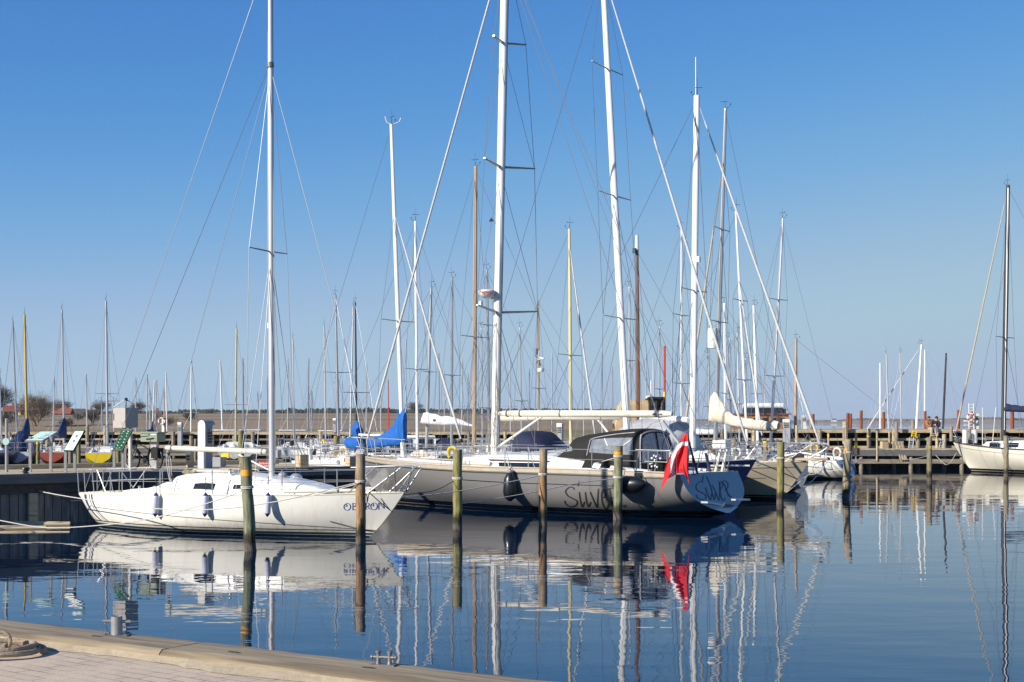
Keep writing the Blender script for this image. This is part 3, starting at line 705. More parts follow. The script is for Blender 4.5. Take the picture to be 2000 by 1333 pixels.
# --- thin sign post, lantern box, cabinets, pedestals
p = on_pier(13, 2.6); t = thing('sign_post', 'slim metal post with a small round blue sign at the left edge', 'sign post', p); s = p.y/F
MB().tube([(0, 0, 0), (0, 0, 105*s)], .045, 10).build('pole', 'galv', t, True)
MB().tube([(0, -.06, 60*s), (0, -.08, 60*s)], .10, 16).build('sign_plate', 'map_board', t, True)
p = on_pier(244, 1.8); t = thing('lantern_box', 'grey sheet metal box with an open pyramid frame on two white posts', 'harbour beacon', p); s = p.y/F
z0, z1 = H0-(836-HY)*s-PZ, H0-(797-HY)*s-PZ
for x in (-.02, .16): MB().tube([(x, 0, 0), (x, 0, z0)], .055, 12).build('post', 'ped_white', t, True)
MB().slab([(-.36, .02, z0), (.07, -.22, z0), (.36, .10, z0), (-.05, .36, z0)], (0, 0, z1-z0)).build('box', 'ped_beige', t)
MB().tube([(-.05, -.156, z0+.1), (.005, -.156, z0+.3)], .008, 4).build('scratch', 'stripe_grey', t)
MB().slab([(-.335, .005, z0+.22), (-.315, -.007, z0+.22), (-.315, -.007, z0+.42), (-.335, .005, z0+.42)], (-.006, -.006, 0)).build('slot', 'rubber', t)
for q in ((-.36, .02), (.07, -.22), (.36, .10), (-.05, .36)): MB().tube([(q[0], q[1], z1), (.02, .05, z1+.26)], .014, 6).build('frame_bar', 'galv', t)
MB().lathe([(.05, 0), (.05, .08), (.02, .1)], (.02, .05, z1+.2), 10).build('lamp', 'letter_black', t)
p = on_pier(300, 3.0); s = p.y/F; t = thing('electric_cabinet', 'grey green electric cabinet on a metal stand behind the bicycle', 'electric cabinet', p, R(-24))
z = lambda py: H0-(py-HY)*s-PZ
MB().box((-.02, 0, (z(846)+z(863))/2), (.62, .42, z(846)-z(863))).build('cabinet', 'ped_green', t)
MB().box((0, 0, z(845.2)), (.68, .47, .04)).build('lid', 'ped_green', t)
MB().slab([(.06, -.212, z(850)), (.26, -.212, z(850)), (.26, -.212, z(847.6)), (.06, -.212, z(847.6))], (0, -.006, 0)).build('label_plate', 'paper', t)
MB().slab([(-.02, -.212, z(850.5)), (.02, -.212, z(850.5)), (.02, -.212, z(848.5)), (-.02, -.212, z(848.5))], (0, -.012, 0)).build('lock', 'rubber', t)
MB().box((.02, 0, z(863)/2), (.26, .12, z(863))).build('stand', 'galv', t)
def pedestal(px, py0, py1, wpx, lab, p, m='ped_white', side='ped_grey', round_top=True, rz=R(-32), name='power_pedestal'):
    s = p.y/F; zt = H0-(py0-HY)*s-p.z; w_ = wpx*s*(.62 if round_top else .9); t = thing(name, lab, 'power pedestal', p, rz, 'service pedestals on the piers')
    if round_top:
        d = w_*1.25; n = 8; prof = [(-w_/2, 0), (w_/2, 0)]+[(w_/2*math.cos(a), zt-w_/2+w_/2*math.sin(a)) for a in [math.pi*k/n for k in range(n+1)]]
        MB().slab([(x, -d/2, z_) for x, z_ in prof], (0, .03, 0)).build('end_panel', m, t)
        MB().slab([(x*.93, -d/2+.03, z_*.985) for x, z_ in prof], (0, d*.8, 0)).build('body', side, t)
        hood = [(w_/2*1.03*math.cos(a), zt-w_/2+w_/2*1.03*math.sin(a)) for a in [math.pi*k/n for k in range(n+1)]]
        MB().loft([[(x, -d/2+.03, z_) for x, z_ in hood], [(x, d/2+.05, z_) for x, z_ in hood]]).build('hood', 'galv', t, True)
        for k in range(4): MB().box((w_/2*.93+.008, .03, zt*.55+k*.09), (.02, d*.5, .06)).build('socket', 'letter_black', t)
        MB().box((w_/2*.93+.02, .05, zt*.8), (.03, .1, .08)).build('tap', 'galv', t)
    else:
        MB().box((0, 0, zt/2), (w_, w_*.8, zt)).build('body', side, t)
        MB().box((0, -w_*.4-.011, zt-.07), (w_*1.02, .02, .14)).build('lamp_head', m, t)
        MB().box((0, 0, zt+.012), (w_*1.05, w_*.86, .024)).build('cap', m, t)
        for k in range(3): MB().box((0, -w_*.4-.008, zt*.82-k*.09), (w_*.7, .014, .05)).build('socket', 'letter_black', t)
pedestal(402, 821, 917, 31, 'tall pale service pedestal with a rounded hood behind the white boom', on_pier(402, 2.0))
pedestal(367, 880, 917, 13, 'short pale post with a clip of rope beside the tall pedestal', on_pier(371, 3.0), 'ped_white', 'wood_pale', False, name='hose_post')
# red sign, dark box, yellow sheet
p = on_pier(516, 2.6); s = p.y/F; t = thing('red_sign', 'small red sign with two lines of white writing left of the silver mast', 'sign', p)
zc = H0-(908-HY)*s-PZ; MB().box((0, 0, zc), (21*s, .02, 14*s)).build('plate', 'red', t); MB().tube([(0, .03, 0), (0, .03, zc)], .02, 6).build('post', 'galv', t)
text_mesh('Forbud af\nned. anker', .085, 'writing', 'paper', t, Matrix.Translation((0, -.0125, zc)) @ Matrix.Rotation(R(90), 4, 'X'), .002)
p = on_pier(427, 3.4); s = p.y/F; t = thing('waste_bin', 'dark square bin with a yellow lid on the pier behind the boom', 'bin', p, R(-20)); zt = H0-(893-HY)*s-PZ
MB().box((0, 0, zt/2), (.34, .34, zt)).build('body', 'ped_grey', t); MB().box((.12, .2, zt+.04), (.28, .05, .15)).build('lid', 'yellow', t)

# --- the bicycle
def bicycle():
    p = on_pier(281, 1.5); t = thing('bicycle', 'black bicycle with thick tyres leaning on the pier between the green board and cabinet', 'bicycle', p, R(-38)); 
    r = .335; wb = 1.06; f = Vector((-wb/2, 0, r)); bk = Vector((wb/2, 0, r)); bb = Vector((.12, 0, .29))
    seat = Vector((.28, 0, .80)); st = Vector((-.30, 0, .80)); hd_ = Vector((-.36, 0, .66)); hb = Vector((-.27, 0, .98))
    for c_ in (f, bk):
        w_ = MB().tube([c_+Vector((r*math.cos(a), 0, r*math.sin(a))) for a in [2*math.pi*k/28 for k in range(29)]], .024, 6).build('wheel', 'rubber', t, True)
        MB().tube([c_+Vector(((r-.03)*math.cos(a), 0, (r-.03)*math.sin(a))) for a in [2*math.pi*k/28 for k in range(29)]], .011, 5).build('rim', 'bike_black', w_)
        sp = MB()
        for k in range(16): a = math.pi*2*k/16; sp.tube([c_, c_+Vector(((r-.03)*math.cos(a), 0, (r-.03)*math.sin(a)))], .0022, 3)
        sp.build('spokes', 'wire_pale', w_); MB().tube([c_-Vector((0, .05, 0)), c_+Vector((0, .05, 0))], .025, 8).build('hub', 'iron', w_)
    fr = MB(); fr.tube([hd_, bb], .022, 8); fr.tube([st, seat+Vector((-.02, 0, -.18))], .017, 8); fr.tube([bb, seat+Vector((0, 0, -.12))], .018, 8); fr.tube([st, hd_], .022, 8)
    for y in (.05, -.05): fr.tube([bb, bk+Vector((0, y, 0))], .010, 6); fr.tube([seat+Vector((-.02, 0, -.18)), bk+Vector((0, y, 0))], .009, 6)
    fr.build('frame', 'bike_black', t, True)
    fk = MB()
    for y in (.05, -.05): fk.tube([hd_+Vector((0, y*.8, -.02)), f+Vector((0, y, 0))], .013, 6)
    fk.build('fork', 'bike_black', t); MB().tube([hd_, st, hb], .016, 8).build('stem', 'bike_black', t)
    MB().tube(curve([hb+Vector((.10, -.31, .03)), hb+Vector((.02, -.2, .02)), hb+Vector((-.03, 0, 0)), hb+Vector((.02, .2, .02)), hb+Vector((.10, .31, .03))]), .013, 6).build('handlebar', 'bike_black', t)
    MB().tube([seat-Vector((0, 0, .16)), seat+Vector((.02, 0, .12))], .013, 6).build('seat_post', 'steel', t)
    MB().loft([[(x, -w_, z_), (x, 0, z_+.02), (x, w_, z_), (x, 0, z_-.03)] for x, w_, z_ in ((.12, .012, .925), (.22, .03, .93), (.32, .07, .935), (.42, .075, .95), (.44, .03, .945))], True, True).build('saddle', 'rubber', t, True)
    MB().tube([bb+Vector((0, -.05, 0)), bb+Vector((0, -.065, 0))], .09, 16).build('chainring', 'iron', t)
    MB().tube([bb+Vector((0, -.08, 0)), bb+Vector((.12, -.09, -.12)), bb+Vector((.12, -.17, -.12))], .012, 6).build('crank', 'iron', t)
    for c_ in (f, bk):
        MB().loft([[c_+Vector(((r+.03)*math.cos(a), y, (r+.03)*math.sin(a))) for y in (-.03, .03)] for a in [R(20+(140 if c_ is bk else 150)*k/10)+(R(-20) if c_ is bk else R(0)) for k in range(11)]]).build('mudguard', 'bike_black', t)
    MB().box((.62, .0, .52), (.3, .22, .3)).build('pannier', 'canvas_black', t)
    MB().tube([(.1, .05, .28), (.16, .16, 0)], .009, 5).build('kickstand', 'iron', t)
bicycle()
# bollard on the pier with its lines
p = on_pier(50, .3); t = thing('pier_bollard', 'black mooring bollard on the near pier with dark lines around it', 'bollard', p)
MB().lathe([(.09, 0), (.06, .03), (.06, .12), (.12, .15), (.11, .19), (.02, .2)], (0, 0, 0), 12).build('post', 'rubber', t, True)
MB().tube([(.085*math.cos(a), .085*math.sin(a), .04+.012*a) for a in [k*.5 for k in range(30)]], .014, 5).build('line_turns', 'rope_dark', t)
# floating timbers
def floating(px0, px1, py, r, lab, tz=.03):
    a, b = G(px0, WY(py, 0), tz), G(px1, WY(py-1.5, 0), tz)
    o = MB().tube([(0, 0, 0), (b-a)*.5, (b-a)], [r, r*1.05, r*.8], 8).build('floating_timber', 'wood_pale', None, True); o.location = a; tag(o, lab, 'timber', 'timbers floating at the foot of the near pier')
floating(-80, 137, 1028, .09, 'long yellowish timber floating at the foot of the pier')
floating(-90, 90, 1035, .07, 'thinner yellowish timber floating in front of the longer one')
floating(-60, 136, 1041, .03, 'waterlogged pole barely showing in front of the floating timbers', .0)

# ================================================================ mooring pilings
PILM = {}
def pilemat(k, top, low):
    if k in PILM: return PILM[k]
    m = bpy.data.materials.new('piling_'+k); m.use_nodes = True; n = m.node_tree; b = n.nodes['Principled BSDF']; b.inputs['Roughness'].default_value = .85
    tc = n.nodes.new('ShaderNodeTexCoord'); sp = n.nodes.new('ShaderNodeSeparateXYZ'); n.links.new(tc.outputs['Object'], sp.inputs[0])
    mp = n.nodes.new('ShaderNodeMapping'); mp.inputs['Scale'].default_value = (9, 9, 1.5); n.links.new(tc.outputs['Object'], mp.inputs[0])
    nz = n.nodes.new('ShaderNodeTexNoise'); nz.inputs['Scale'].default_value = 2.1; nz.inputs['Detail'].default_value = 9; nz.inputs['Roughness'].default_value = .7; n.links.new(mp.outputs[0], nz.inputs['Vector'])
    ad = n.nodes.new('ShaderNodeMath'); ad.operation = 'MULTIPLY_ADD'; ad.inputs[1].default_value = .5; n.links.new(nz.outputs[0], ad.inputs[0]); n.links.new(sp.outputs[2], ad.inputs[2])
    rp = n.nodes.new('ShaderNodeValToRGB'); e = rp.color_ramp.elements
    st = [(0., (.012, .012, .010)), (.10, (.02, .02, .015)), (.155, (.16, .13, .10)), (.20, (.15, .12, .09)), (.235, (.035, .033, .022)), (.30, (.06, .055, .02)), (.36, low), (.62, low), (.9, top)]
    e.remove(e[1]); e[0].position = 0; e[0].color = (*st[0][1], 1)
    for p_, c_ in st[1:]: q = e.new(p_); q.color = (*c_, 1)
    mr = n.nodes.new('ShaderNodeMapRange'); mr.inputs[1].default_value = -.1; mr.inputs[2].default_value = 2.3; n.links.new(ad.outputs[0], mr.inputs[0]); n.links.new(mr.outputs[0], rp.inputs[0])
    r2 = n.nodes.new('ShaderNodeMapRange'); r2.inputs[1].default_value = .35; r2.inputs[2].default_value = .7; r2.inputs[3].default_value = .38; r2.inputs[4].default_value = 1.35; n.links.new(nz.outputs[0], r2.inputs[0])
    mx = n.nodes.new('ShaderNodeMix'); mx.data_type = 'RGBA'; mx.blend_type = 'MULTIPLY'; mx.inputs[0].default_value = 1; n.links.new(rp.outputs[0], mx.inputs[6]); n.links.new(r2.outputs[0], mx.inputs[7])
    n.links.new(mx.outputs[2], b.inputs['Base Color'])
    bp = n.nodes.new('ShaderNodeBump'); bp.inputs['Strength'].default_value = .8; bp.inputs['Distance'].default_value = .02; n.links.new(nz.outputs[0], bp.inputs['Height']); n.links.new(bp.outputs[0], b.inputs['Normal'])
    PILM[k] = m; return m
GREEN = ((.30, .27, .16), (.25, .27, .16)); BROWN = ((.42, .31, .20), (.38, .22, .10)); OLIVE = ((.30, .27, .11), (.29, .26, .09)); GREY = ((.36, .30, .21), (.31, .26, .16))
def piling(px0, py0, px1, py1, wpx, kind, lab, band=None, ropes=(), z1=None, grp='mooring pilings standing in the water', Y=None, bandm='orange_band'):
    Y = Y or WY(py1); s = Y/F; b = G(px1, Y); tp = P(px0, py0, Y); r = wpx/2*s; k = {'g': GREEN, 'b': BROWN, 'o': OLIVE, 'y': GREY}[kind]
    t = thing('mooring_piling', lab, 'piling', b, 0, grp); top_ = tp-b; d = top_/top_.z; rr = random.Random(px1)
    n = 14; pts = [d*(-1.5+(top_.z+1.5)*i/n) for i in range(n+1)]
    pts = [p_+Vector((rr.uniform(-.012, .012), rr.uniform(-.012, .012), 0)) for p_ in pts]
    MB().tube(pts, [r*(1.05-.05*i/n)*(1+rr.uniform(-.03, .03)) for i in range(n+1)], 18).build('trunk', pilemat(kind, *k), t, True)
    MB().tube([pts[-1], pts[-1]+Vector((0, 0, .012))], [r*.97, r*.9], 18).build('end_grain', 'wood_grey', t)
    at = lambda py: d*(H0-(py-HY)*s)
    if band: MB().tube([at(band[1]), at(band[0])], r*1.03, 18, False).build('painted_band', bandm, t, True)
    for i, py in enumerate(ropes):
        for dz in (0, .03): MB().tube([at(py)+Vector((r*1.08*math.cos(a), r*1.08*math.sin(a), dz+.015*math.sin(a))) for a in [2*math.pi*k_/18 for k_ in range(19)]], .014, 5).build('rope_turn', 'rope_white', t, True)
    return b
piling(480, 893, 489, 1077, 22, 'g', 'thick greenish piling with an orange band in front of the white sailboat', (918, 930), (953,))
piling(704, 888, 705, 1063, 19, 'b', 'brown piling hiding the middle of the blue name on the white bow', None, (941,))
piling(893, 879, 894, 1036, 18, 'o', 'olive piling before the bow of the grey yacht', None, (935,))
piling(1061, 878, 1060, 1028, 16, 'b', 'brown piling amidships of the grey yacht right of the black fender', None, (927,))
piling(1208, 872, 1206, 1015, 17, 'g', 'green piling with an orange band crossing the black lettering of the grey hull', (883, 889), (892, 933))
piling(1525, 864, 1524, 985, 14, 'o', 'olive piling in front of the beige hull', None, (895,))
piling(1657, 859, 1652, 973, 14, 'y', 'grey piling with a broad orange band right of the bowsprit', (877, 887), (884,))
piling(1815, 855, 1815, 940, 10, 'y', 'thin piling with a yellow patch standing alone in open water', (872, 877), (), bandm='yellow')
piling(1965, 852, 1965, 932, 9, 'y', 'thin brown piling in front of the white motor sailer')
piling(1390, 871, 1390, 962, 15, 'y', 'short orange stained piling behind the stern of the grey yacht', (878, 892), ())
piling(1434, 858, 1434, 940, 12, 'b', 'reddish piling standing further off behind the blue hull', None, ())
piling(1495, 868, 1498, 950, 9, 'y', 'slim piling with a yellow top left of the olive one', (862, 872), (), bandm='yellow')
for px, py0, py1, w_, k, lb, bd in ((74, 862, 921, 7, 'o', 'slim yellowish piling behind the map board', (862, 868)), (138, 882, 925, 8, 'y', 'stubby piling behind the white information board', None),
        (154, 860, 924, 7, 'o', 'slim piling right of the white information board', None), (231, 868, 921, 7, 'o', 'slim piling between the two legs of the green board', None),
        (382, 858, 920, 6, 'y', 'slim piling just left of the tall pale pedestal', None), (471, 842, 925, 12, 'o', 'leaning piling with a rubber collar behind the orange banded piling', None),
        (657, 852, 915, 11, 'o', 'dark topped thick piling left of the blue sail cover', None), (1112, 862, 900, 7, 'y', 'grey piling seen between the booms', None),
        (820, 868, 905, 5, 'y', 'slim piling behind the bow of the grey yacht', (868, 874)), (881, 850, 903, 5, 'y', 'slim piling behind the furled jib', None)):
    piling(px, py0, px, py1, w_, k, lb, bd, (), grp='pilings further out in the harbour', bandm='yellow', Y=WY(py1) if py1 > 903 else None)

# ================================================================ the long piers behind
def far_pier(lab, x0, x1, Y, zt, zw, posts, wy, seed, name='timber_pier', lower=True, deckm='wood_grey'):
    t = thing(name, lab, 'pier', ((x0+x1)/2, Y, 0), 0); cx = (x0+x1)/2; r = random.Random(seed)
    def bm(y, z, h_, d_, m, nm, a=x0, c=x1): return MB().box(((a+c)/2-cx, y, z), (c-a, d_, h_)).build(nm, m, t)
    bm(4.2, zt-.06, .12, 4.0, deckm, 'deck'); bm(2.12, zt-.12, .20, .16, 'wood_pale', 'edge_beam')
    x = x0
    while x < x1:                                        # walings in lengths, slightly out of line
        L_ = r.uniform(5, 9); e = min(x+L_, x1)
        bm(2.0, zt-.60+r.uniform(-.03, .03), .14, .14, 'wood_pale' if r.random() < .6 else 'wood_grey', 'waling', x, e-.04)
        bm(2.02, zt-1.10+r.uniform(-.03, .03), .17, .14, 'wood_grey' if r.random() < .6 else 'wood_pale', 'waling', x, e-.04); x = e
    bm(5.2, zt/2-.9, zt+1.5, .1, 'wood_dark', 'plank_wall')
    if lower:
        bm(.55, zw-.04, .08, 1.5, 'wood_pale', 'walkway'); bm(-.16, zw-.26, .34, .14, 'wood_cap', 'walkway_beam')
        bm(-.10, zw*.5-.14, .26, .16, 'wood_grey', 'lower_waling')
    x = x0+.6; i = 0
    while x < x1:
        k = r.random(); zt2 = zt+(.45 if k < .12 else .02 if k < .6 else -.3)
        MB().tube([(x-cx, 1.75, -1), (x-cx+r.uniform(-.03, .03), 1.75, zt2)], .11+.05*r.random(), 8).build('post', 'wood_grey' if r.random() < .7 else 'wood_pale', t, True)
        if lower and i % 2 == 0: MB().tube([(x-cx+.5, -.05, -1), (x-cx+.5, -.05, zw-.05)], .12, 8).build('post', 'wood_grey', t, True)
        x += wy*r.uniform(.8, 1.2); i += 1
    return t
far_pier('two level timber pier with low walkway on the right, people sitting on it', 8.5, 40, 83.6, 2.35, 1.22, None, 1.7, 11)
far_pier('long dark timber jetty across the left half behind the small boats', -50, 4, 112, 1.98, .80, None, 1.6, 12)

# ladders, posts and plates on the right pier
def ladder(px0, py0, px1, py1, wpx, m, lab, Y=85.2, n=5):
    a, b = P(px1, py1, Y), P(px0, py0, Y); s = Y/F; w_ = wpx*s/2; t = thing('ladder', lab, 'ladder', a, 0, 'ladders on the right pier'); d = b-a; d.y += .35
    for k in (-1, 1): MB().tube([(k*w_, 0, 0), Vector((k*w_, 0, 0))+d], .035, 6).build('rail', m, t)
    for i in range(n): c_ = d*((i+.5)/n); MB().tube([c_-Vector((w_, 0, 0)), c_+Vector((w_, 0, 0))], .03, 6).build('rung', m, t)
ladder(1790, 842, 1784, 854, 8, 'yellow', 'short yellow ladder above the aluminium one on the right pier', 85.0, 3)
ladder(1784, 855, 1779, 876, 8, 'alu', 'aluminium ladder below the yellow one on the right pier', 84.2)
ladder(1845, 858, 1838, 878, 8, 'alu', 'leaning aluminium ladder near the bow of the white motor sailer', 84.2, 4)
ladder(1829, 846, 1822, 858, 13, 'wood_pale', 'wide wooden ladder below the two seated people', 85.0, 3)
def simple_post(px, py0, py1, wpx, m, lab, Y, cat='post', name='post', band=None, grp=None, square=False):
    s = Y/F; z0, z1 = H0-(py1-HY)*s, H0-(py0-HY)*s; t = thing(name, lab, cat, G(px, Y, z0), 0, grp)
    if square: MB().box((0, 0, (z1-z0)/2), (wpx*s, wpx*s*.7, z1-z0)).build('shaft', m, t)
    else: MB().tube([(0, 0, 0), (0, 0, z1-z0)], wpx/2*s, 12).build('shaft', m, t, True)
    MB().lathe([(wpx/2*s*1.02, 0), (wpx/2*s*.98, .03), (.01, .035)], (0, 0, z1-z0), 12).build('cap', m, t)
    if band: MB().tube([(0, 0, H0-(band[1]-HY)*s-z0), (0, 0, H0-(band[0]-HY)*s-z0)], wpx/2*s*1.06, 12, False).build('painted_band', 'yellow', t)
    return t
for px, y0, y1, w_, m, lb, Y, bd in ((1556, 832, 878, 6, 'wood_pale', 'pale post on the pier beside the big grey pedestal', 85, None), (1618, 848, 878, 4, 'wood_pale', 'thin pale post on the walkway behind the bowsprit', 84.6, (848, 853)),
        (1672, 848, 878, 5, 'wood_grey', 'post with two yellow bands on the walkway', 84.6, (866, 876)), (1696, 846, 878, 6, 'wood_grey', 'thick grey post right of the yellow banded one', 84.6, (851, 854)),
        (1713, 843, 900, 4, 'wood_pale', 'long thin pale post with a hanging fender on the right pier', 83.4, None), (1737, 845, 878, 4, 'wood_pale', 'greenish thin post beside the pale wooden box', 84.6, None),
        (1751, 826, 876, 7, 'wood_grey', 'tall weathered post rising above the pier deck', 85.2, None), (1830, 858, 878, 6, 'wood_pale', 'greenish post beside the leaning ladder', 84.4, None),
        (1649, 836, 862, 6, 'wood_grey', 'dark weathered post above the walings, mid pier', 85.3, None), (1858, 834, 862, 7, 'wood_grey', 'weathered post right of the seated people', 85.3, None),
        (1584, 823, 846, 7, 'wood_grey', 'stump like post beneath the leftmost rusty pile', 88, None), (1783, 822, 843, 7, 'wood_grey', 'slanting dark post left of the seated people', 87, None)):
    simple_post(px, y0, y1, w_, m, lb, Y, band=bd, grp='posts of the right pier', name='wooden_post')
for px, y0, y1, w_, lb, Y in ((1588, 810, 838, 6, 'short rusty steel pile behind the white pedestal', 96), (1656, 808, 838, 6, 'rusty steel pile, left one of the close pair', 96), (1661.5, 809, 838, 5, 'rusty steel pile, right one of the close pair', 98),
        (1682, 803, 840, 6, 'tall rusty steel pile with a pale aerial beside it', 96), (1726, 806, 829, 6, 'rusty steel pile just left of two thin masts', 98), (1807, 804, 832, 5, 'dark rusty pile behind the seated people', 98),
        (1872, 802, 833, 6, 'rusty steel pile between the dark mast and the lifebuoy', 96), (1899, 803, 835, 4, 'brown pile hidden behind the lifebuoy stand', 96), (1977, 801, 829, 7, 'rusty steel pile at the right edge beyond the blue cover', 96)):
    simple_post(px, y0, y1+14, w_, 'rust', lb, Y, 'steel pile', 'steel_pile', grp='rusty steel piles beyond the right pier')
pedestal(1570, 812, 842, 9, 'slim white pedestal on the right pier', G(1570, 87, 2.35), 'ped_white', 'ped_white', False, 0, 'power_pedestal')
pedestal(1537, 820, 864, 16, 'big grey box shaped pedestal behind the cream sail cover', G(1537, 78, H0-(866-HY)*78/F), 'ped_white', 'ped_grey', False, R(-20), 'power_pedestal')
pedestal(1907, 809, 845, 9, 'white pedestal right of the lifebuoy', G(1907, 87, 2.3), 'ped_white', 'ped_white', False, 0, 'power_pedestal')
pedestal(1094, 828, 868, 12, 'grey pedestal seen under the double white booms', G(1094, 64, 1.6), 'ped_white', 'ped_grey', False, R(-25), 'power_pedestal')
pedestal(352, 826, 872, 9, 'slim grey pedestal with pale sockets on the far jetty', G(352, 100, .8), 'ped_white', 'ped_grey', False, R(-15), 'power_pedestal')
pedestal(320, 816, 850, 9, 'pale pedestal with a lifebuoy behind it on the far jetty', G(320, 113, 1.95), 'ped_white', 'ped_grey', True, R(-15), 'power_pedestal')
pedestal(655, 818, 848, 7, 'pale box pedestal left of the blue sail covers', G(654, 114, 1.95), 'ped_white', 'ped_grey', False, R(-15), 'power_pedestal')
def lifebuoy(px, py, Y, rpx, lab):
    s = Y/F; p = P(px, py, Y); r = rpx*s; t = thing('lifebuoy', lab, 'lifebuoy', p, 0)
    MB().tube([(r*math.cos(a), 0, r*math.sin(a)) for a in [2*math.pi*k/24 for k in range(25)]], r*.27, 8).build('ring', 'ped_white', t, True)
    for q in range(4): MB().tube([(r*math.cos(a), 0, r*math.sin(a)) for a in [q*math.pi/2+.5+.55*k/4 for k in range(5)]], r*.285, 8).build('red_band', 'red', t, True)
lifebuoy(1896, 815, 86.6, 6.5, 'red and white lifebuoy on the ladder stand by the white pedestal'); lifebuoy(316, 823, 112.6, 6, 'red and white lifebuoy behind the pale pedestal on the left jetty')
s = 86.8/F; t = thing('rescue_ladder_stand', 'white ladder stand carrying the lifebuoy on the right pier', 'rescue ladder', G(1897, 86.8, 2.35))
for x in (-.14, .14): MB().tube([(x, 0, 0), (x, 0, 50*s)], .03, 6).build('rail', 'ped_white', t)
for i in range(8): MB().tube([(-.14, 0, .15+i*.19), (.14, 0, .15+i*.19)], .025, 6).build('rung', 'ped_white', t)
for px, y0, y1, w_, lb, Y in ((1727, 863, 878, 13, 'pale slatted wooden box on the walkway', 84.4), (1746, 864, 877, 11, 'weathered wooden crate next to the slatted box', 84.6)):
    p = P(px, y1, Y); t = thing('wooden_box', lb, 'box', p, R(10), 'wooden boxes on the walkway'); s = Y/F; mb = MB()
    for i in range(5): mb.box(((i-2)*w_*s/5, 0, (y1-y0)*s/2), (w_*s/5-.012, .35, (y1-y0)*s))
    mb.build('slats', 'wood_pale', t); MB().box((0, 0, (y1-y0)*s+.015), (w_*s, .37, .03)).build('lid', 'wood_grey', t)
p = P(1765, 898, 83.3); t = thing('fender_plank', 'pale planked landing board leaning on the right pier', 'landing board', p); s = 83.3/F
mb = MB()
for i in range(3): mb.beam((i*.15-.15, 0, 0), (i*.17-.35, .4, 35*s), .13, .05)
mb.build('planks', 'wood_pale', t); MB().beam((-.5, .38, 34*s), (.1, .38, 34*s), .06, .12).build('crossbar', 'wood_grey', t)

# --- two people sitting on the pier
def person(px, py_seat, Y, lab, top, legs, hairm, face=R(180), lean=0., sc_=1.):
    p = P(px, py_seat, Y); t = thing('person', lab, 'person', p, face)
    J = {'hip': ((0, 0, .10), .15), 'waist': ((lean*.05, .02, .28), .13), 'chest': ((lean*.12, .05, .48), .155), 'neck': ((lean*.16, .08, .62), .062), 'head': ((lean*.18, .11, .74), .085), 'crown': ((lean*.18, .10, .84), .07),
         'sl': ((.17+lean*.1, .05, .55), .07), 'el': ((.24+lean*.05, .20, .32), .05), 'wl': ((.08, .36, .25), .035), 'sr': ((-.17+lean*.1, .05, .55), .07), 'er': ((-.24+lean*.05, .18, .33), .05), 'wr': ((-.06, .36, .24), .035),
         'kl': ((.13, .44, .16), .075), 'al': ((.14, .46, -.26), .05), 'tl': ((.15, .62, -.31), .045), 'kr': ((-.13, .42, .16), .075), 'ar': ((-.16, .50, -.24), .05), 'tr': ((-.17, .65, -.28), .045)}
    def skin(keys, edges, name, m, grow=0., root=0):
        me = bpy.data.meshes.new(name); me.from_pydata([J[k][0] for k in keys], [(keys.index(a), keys.index(b)) for a, b in edges], [])
        o = bpy.data.objects.new(name, me); C.objects.link(o); md = o.modifiers.new('s', 'SKIN'); me.skin_vertices[0].data[root].use_root = True
        for i, k in enumerate(keys): me.skin_vertices[0].data[i].radius = (J[k][1]+grow,)*2
        o.modifiers.new('u', 'SUBSURF').render_levels = 1; o.modifiers['u'].levels = 1; bpy.context.view_layer.update()
        m2 = bpy.data.meshes.new_from_object(o.evaluated_get(bpy.context.evaluated_depsgraph_get())); bpy.data.objects.remove(o)
        m2.materials.clear(); m2.materials.append(M[m]); m2.name = name; q = bpy.data.objects.new(name, m2); C.objects.link(q); q.parent = t; return q
    up = [('hip', 'waist'), ('waist', 'chest'), ('chest', 'neck'), ('neck', 'head'), ('head', 'crown'), ('chest', 'sl'), ('sl', 'el'), ('el', 'wl'), ('chest', 'sr'), ('sr', 'er'), ('er', 'wr')]
    lg = [('hip', 'kl'), ('kl', 'al'), ('al', 'tl'), ('hip', 'kr'), ('kr', 'ar'), ('ar', 'tr')]
    skin(list(J), up+lg, 'body', 'skin')
    skin(['hip', 'waist', 'chest', 'sl', 'el', 'sr', 'er', 'wl', 'wr'], [e for e in up if e[0] not in ('neck', 'head') and e[1] not in ('neck', 'head')], 'jacket', top, .045)
    skin(['hip', 'kl', 'al', 'kr', 'ar'], [e for e in lg if e[1] not in ('tl', 'tr')], 'trousers', legs, .03)
    hx, hy, hz = J['head'][0]; MB().ball((hx, hy-.02, hz+.06), .105, 12, 8, (.95, 1, .95)).build('hair', hairm, t, True)
    MB().ball((hx, hy+.085, hz+.0), .018, 6, 4).build('nose', 'skin', t)
    for k in ('tl', 'tr'): q = J[k][0]; MB().ball((q[0], q[1], q[2]), .07, 8, 5, (.8, 1.5, .7)).build('shoe', 'cloth_beige', t, True)
person(1814, 842, 86.0, 'person in a brown jacket sitting on the edge of the pier', 'cloth_brown', 'cloth_beige', 'hair', R(200), .3)
person(1826, 842, 86.0, 'person in a black jacket sitting on the edge of the pier', 'cloth_black', 'cloth_grey', 'hair', R(165), -.5)
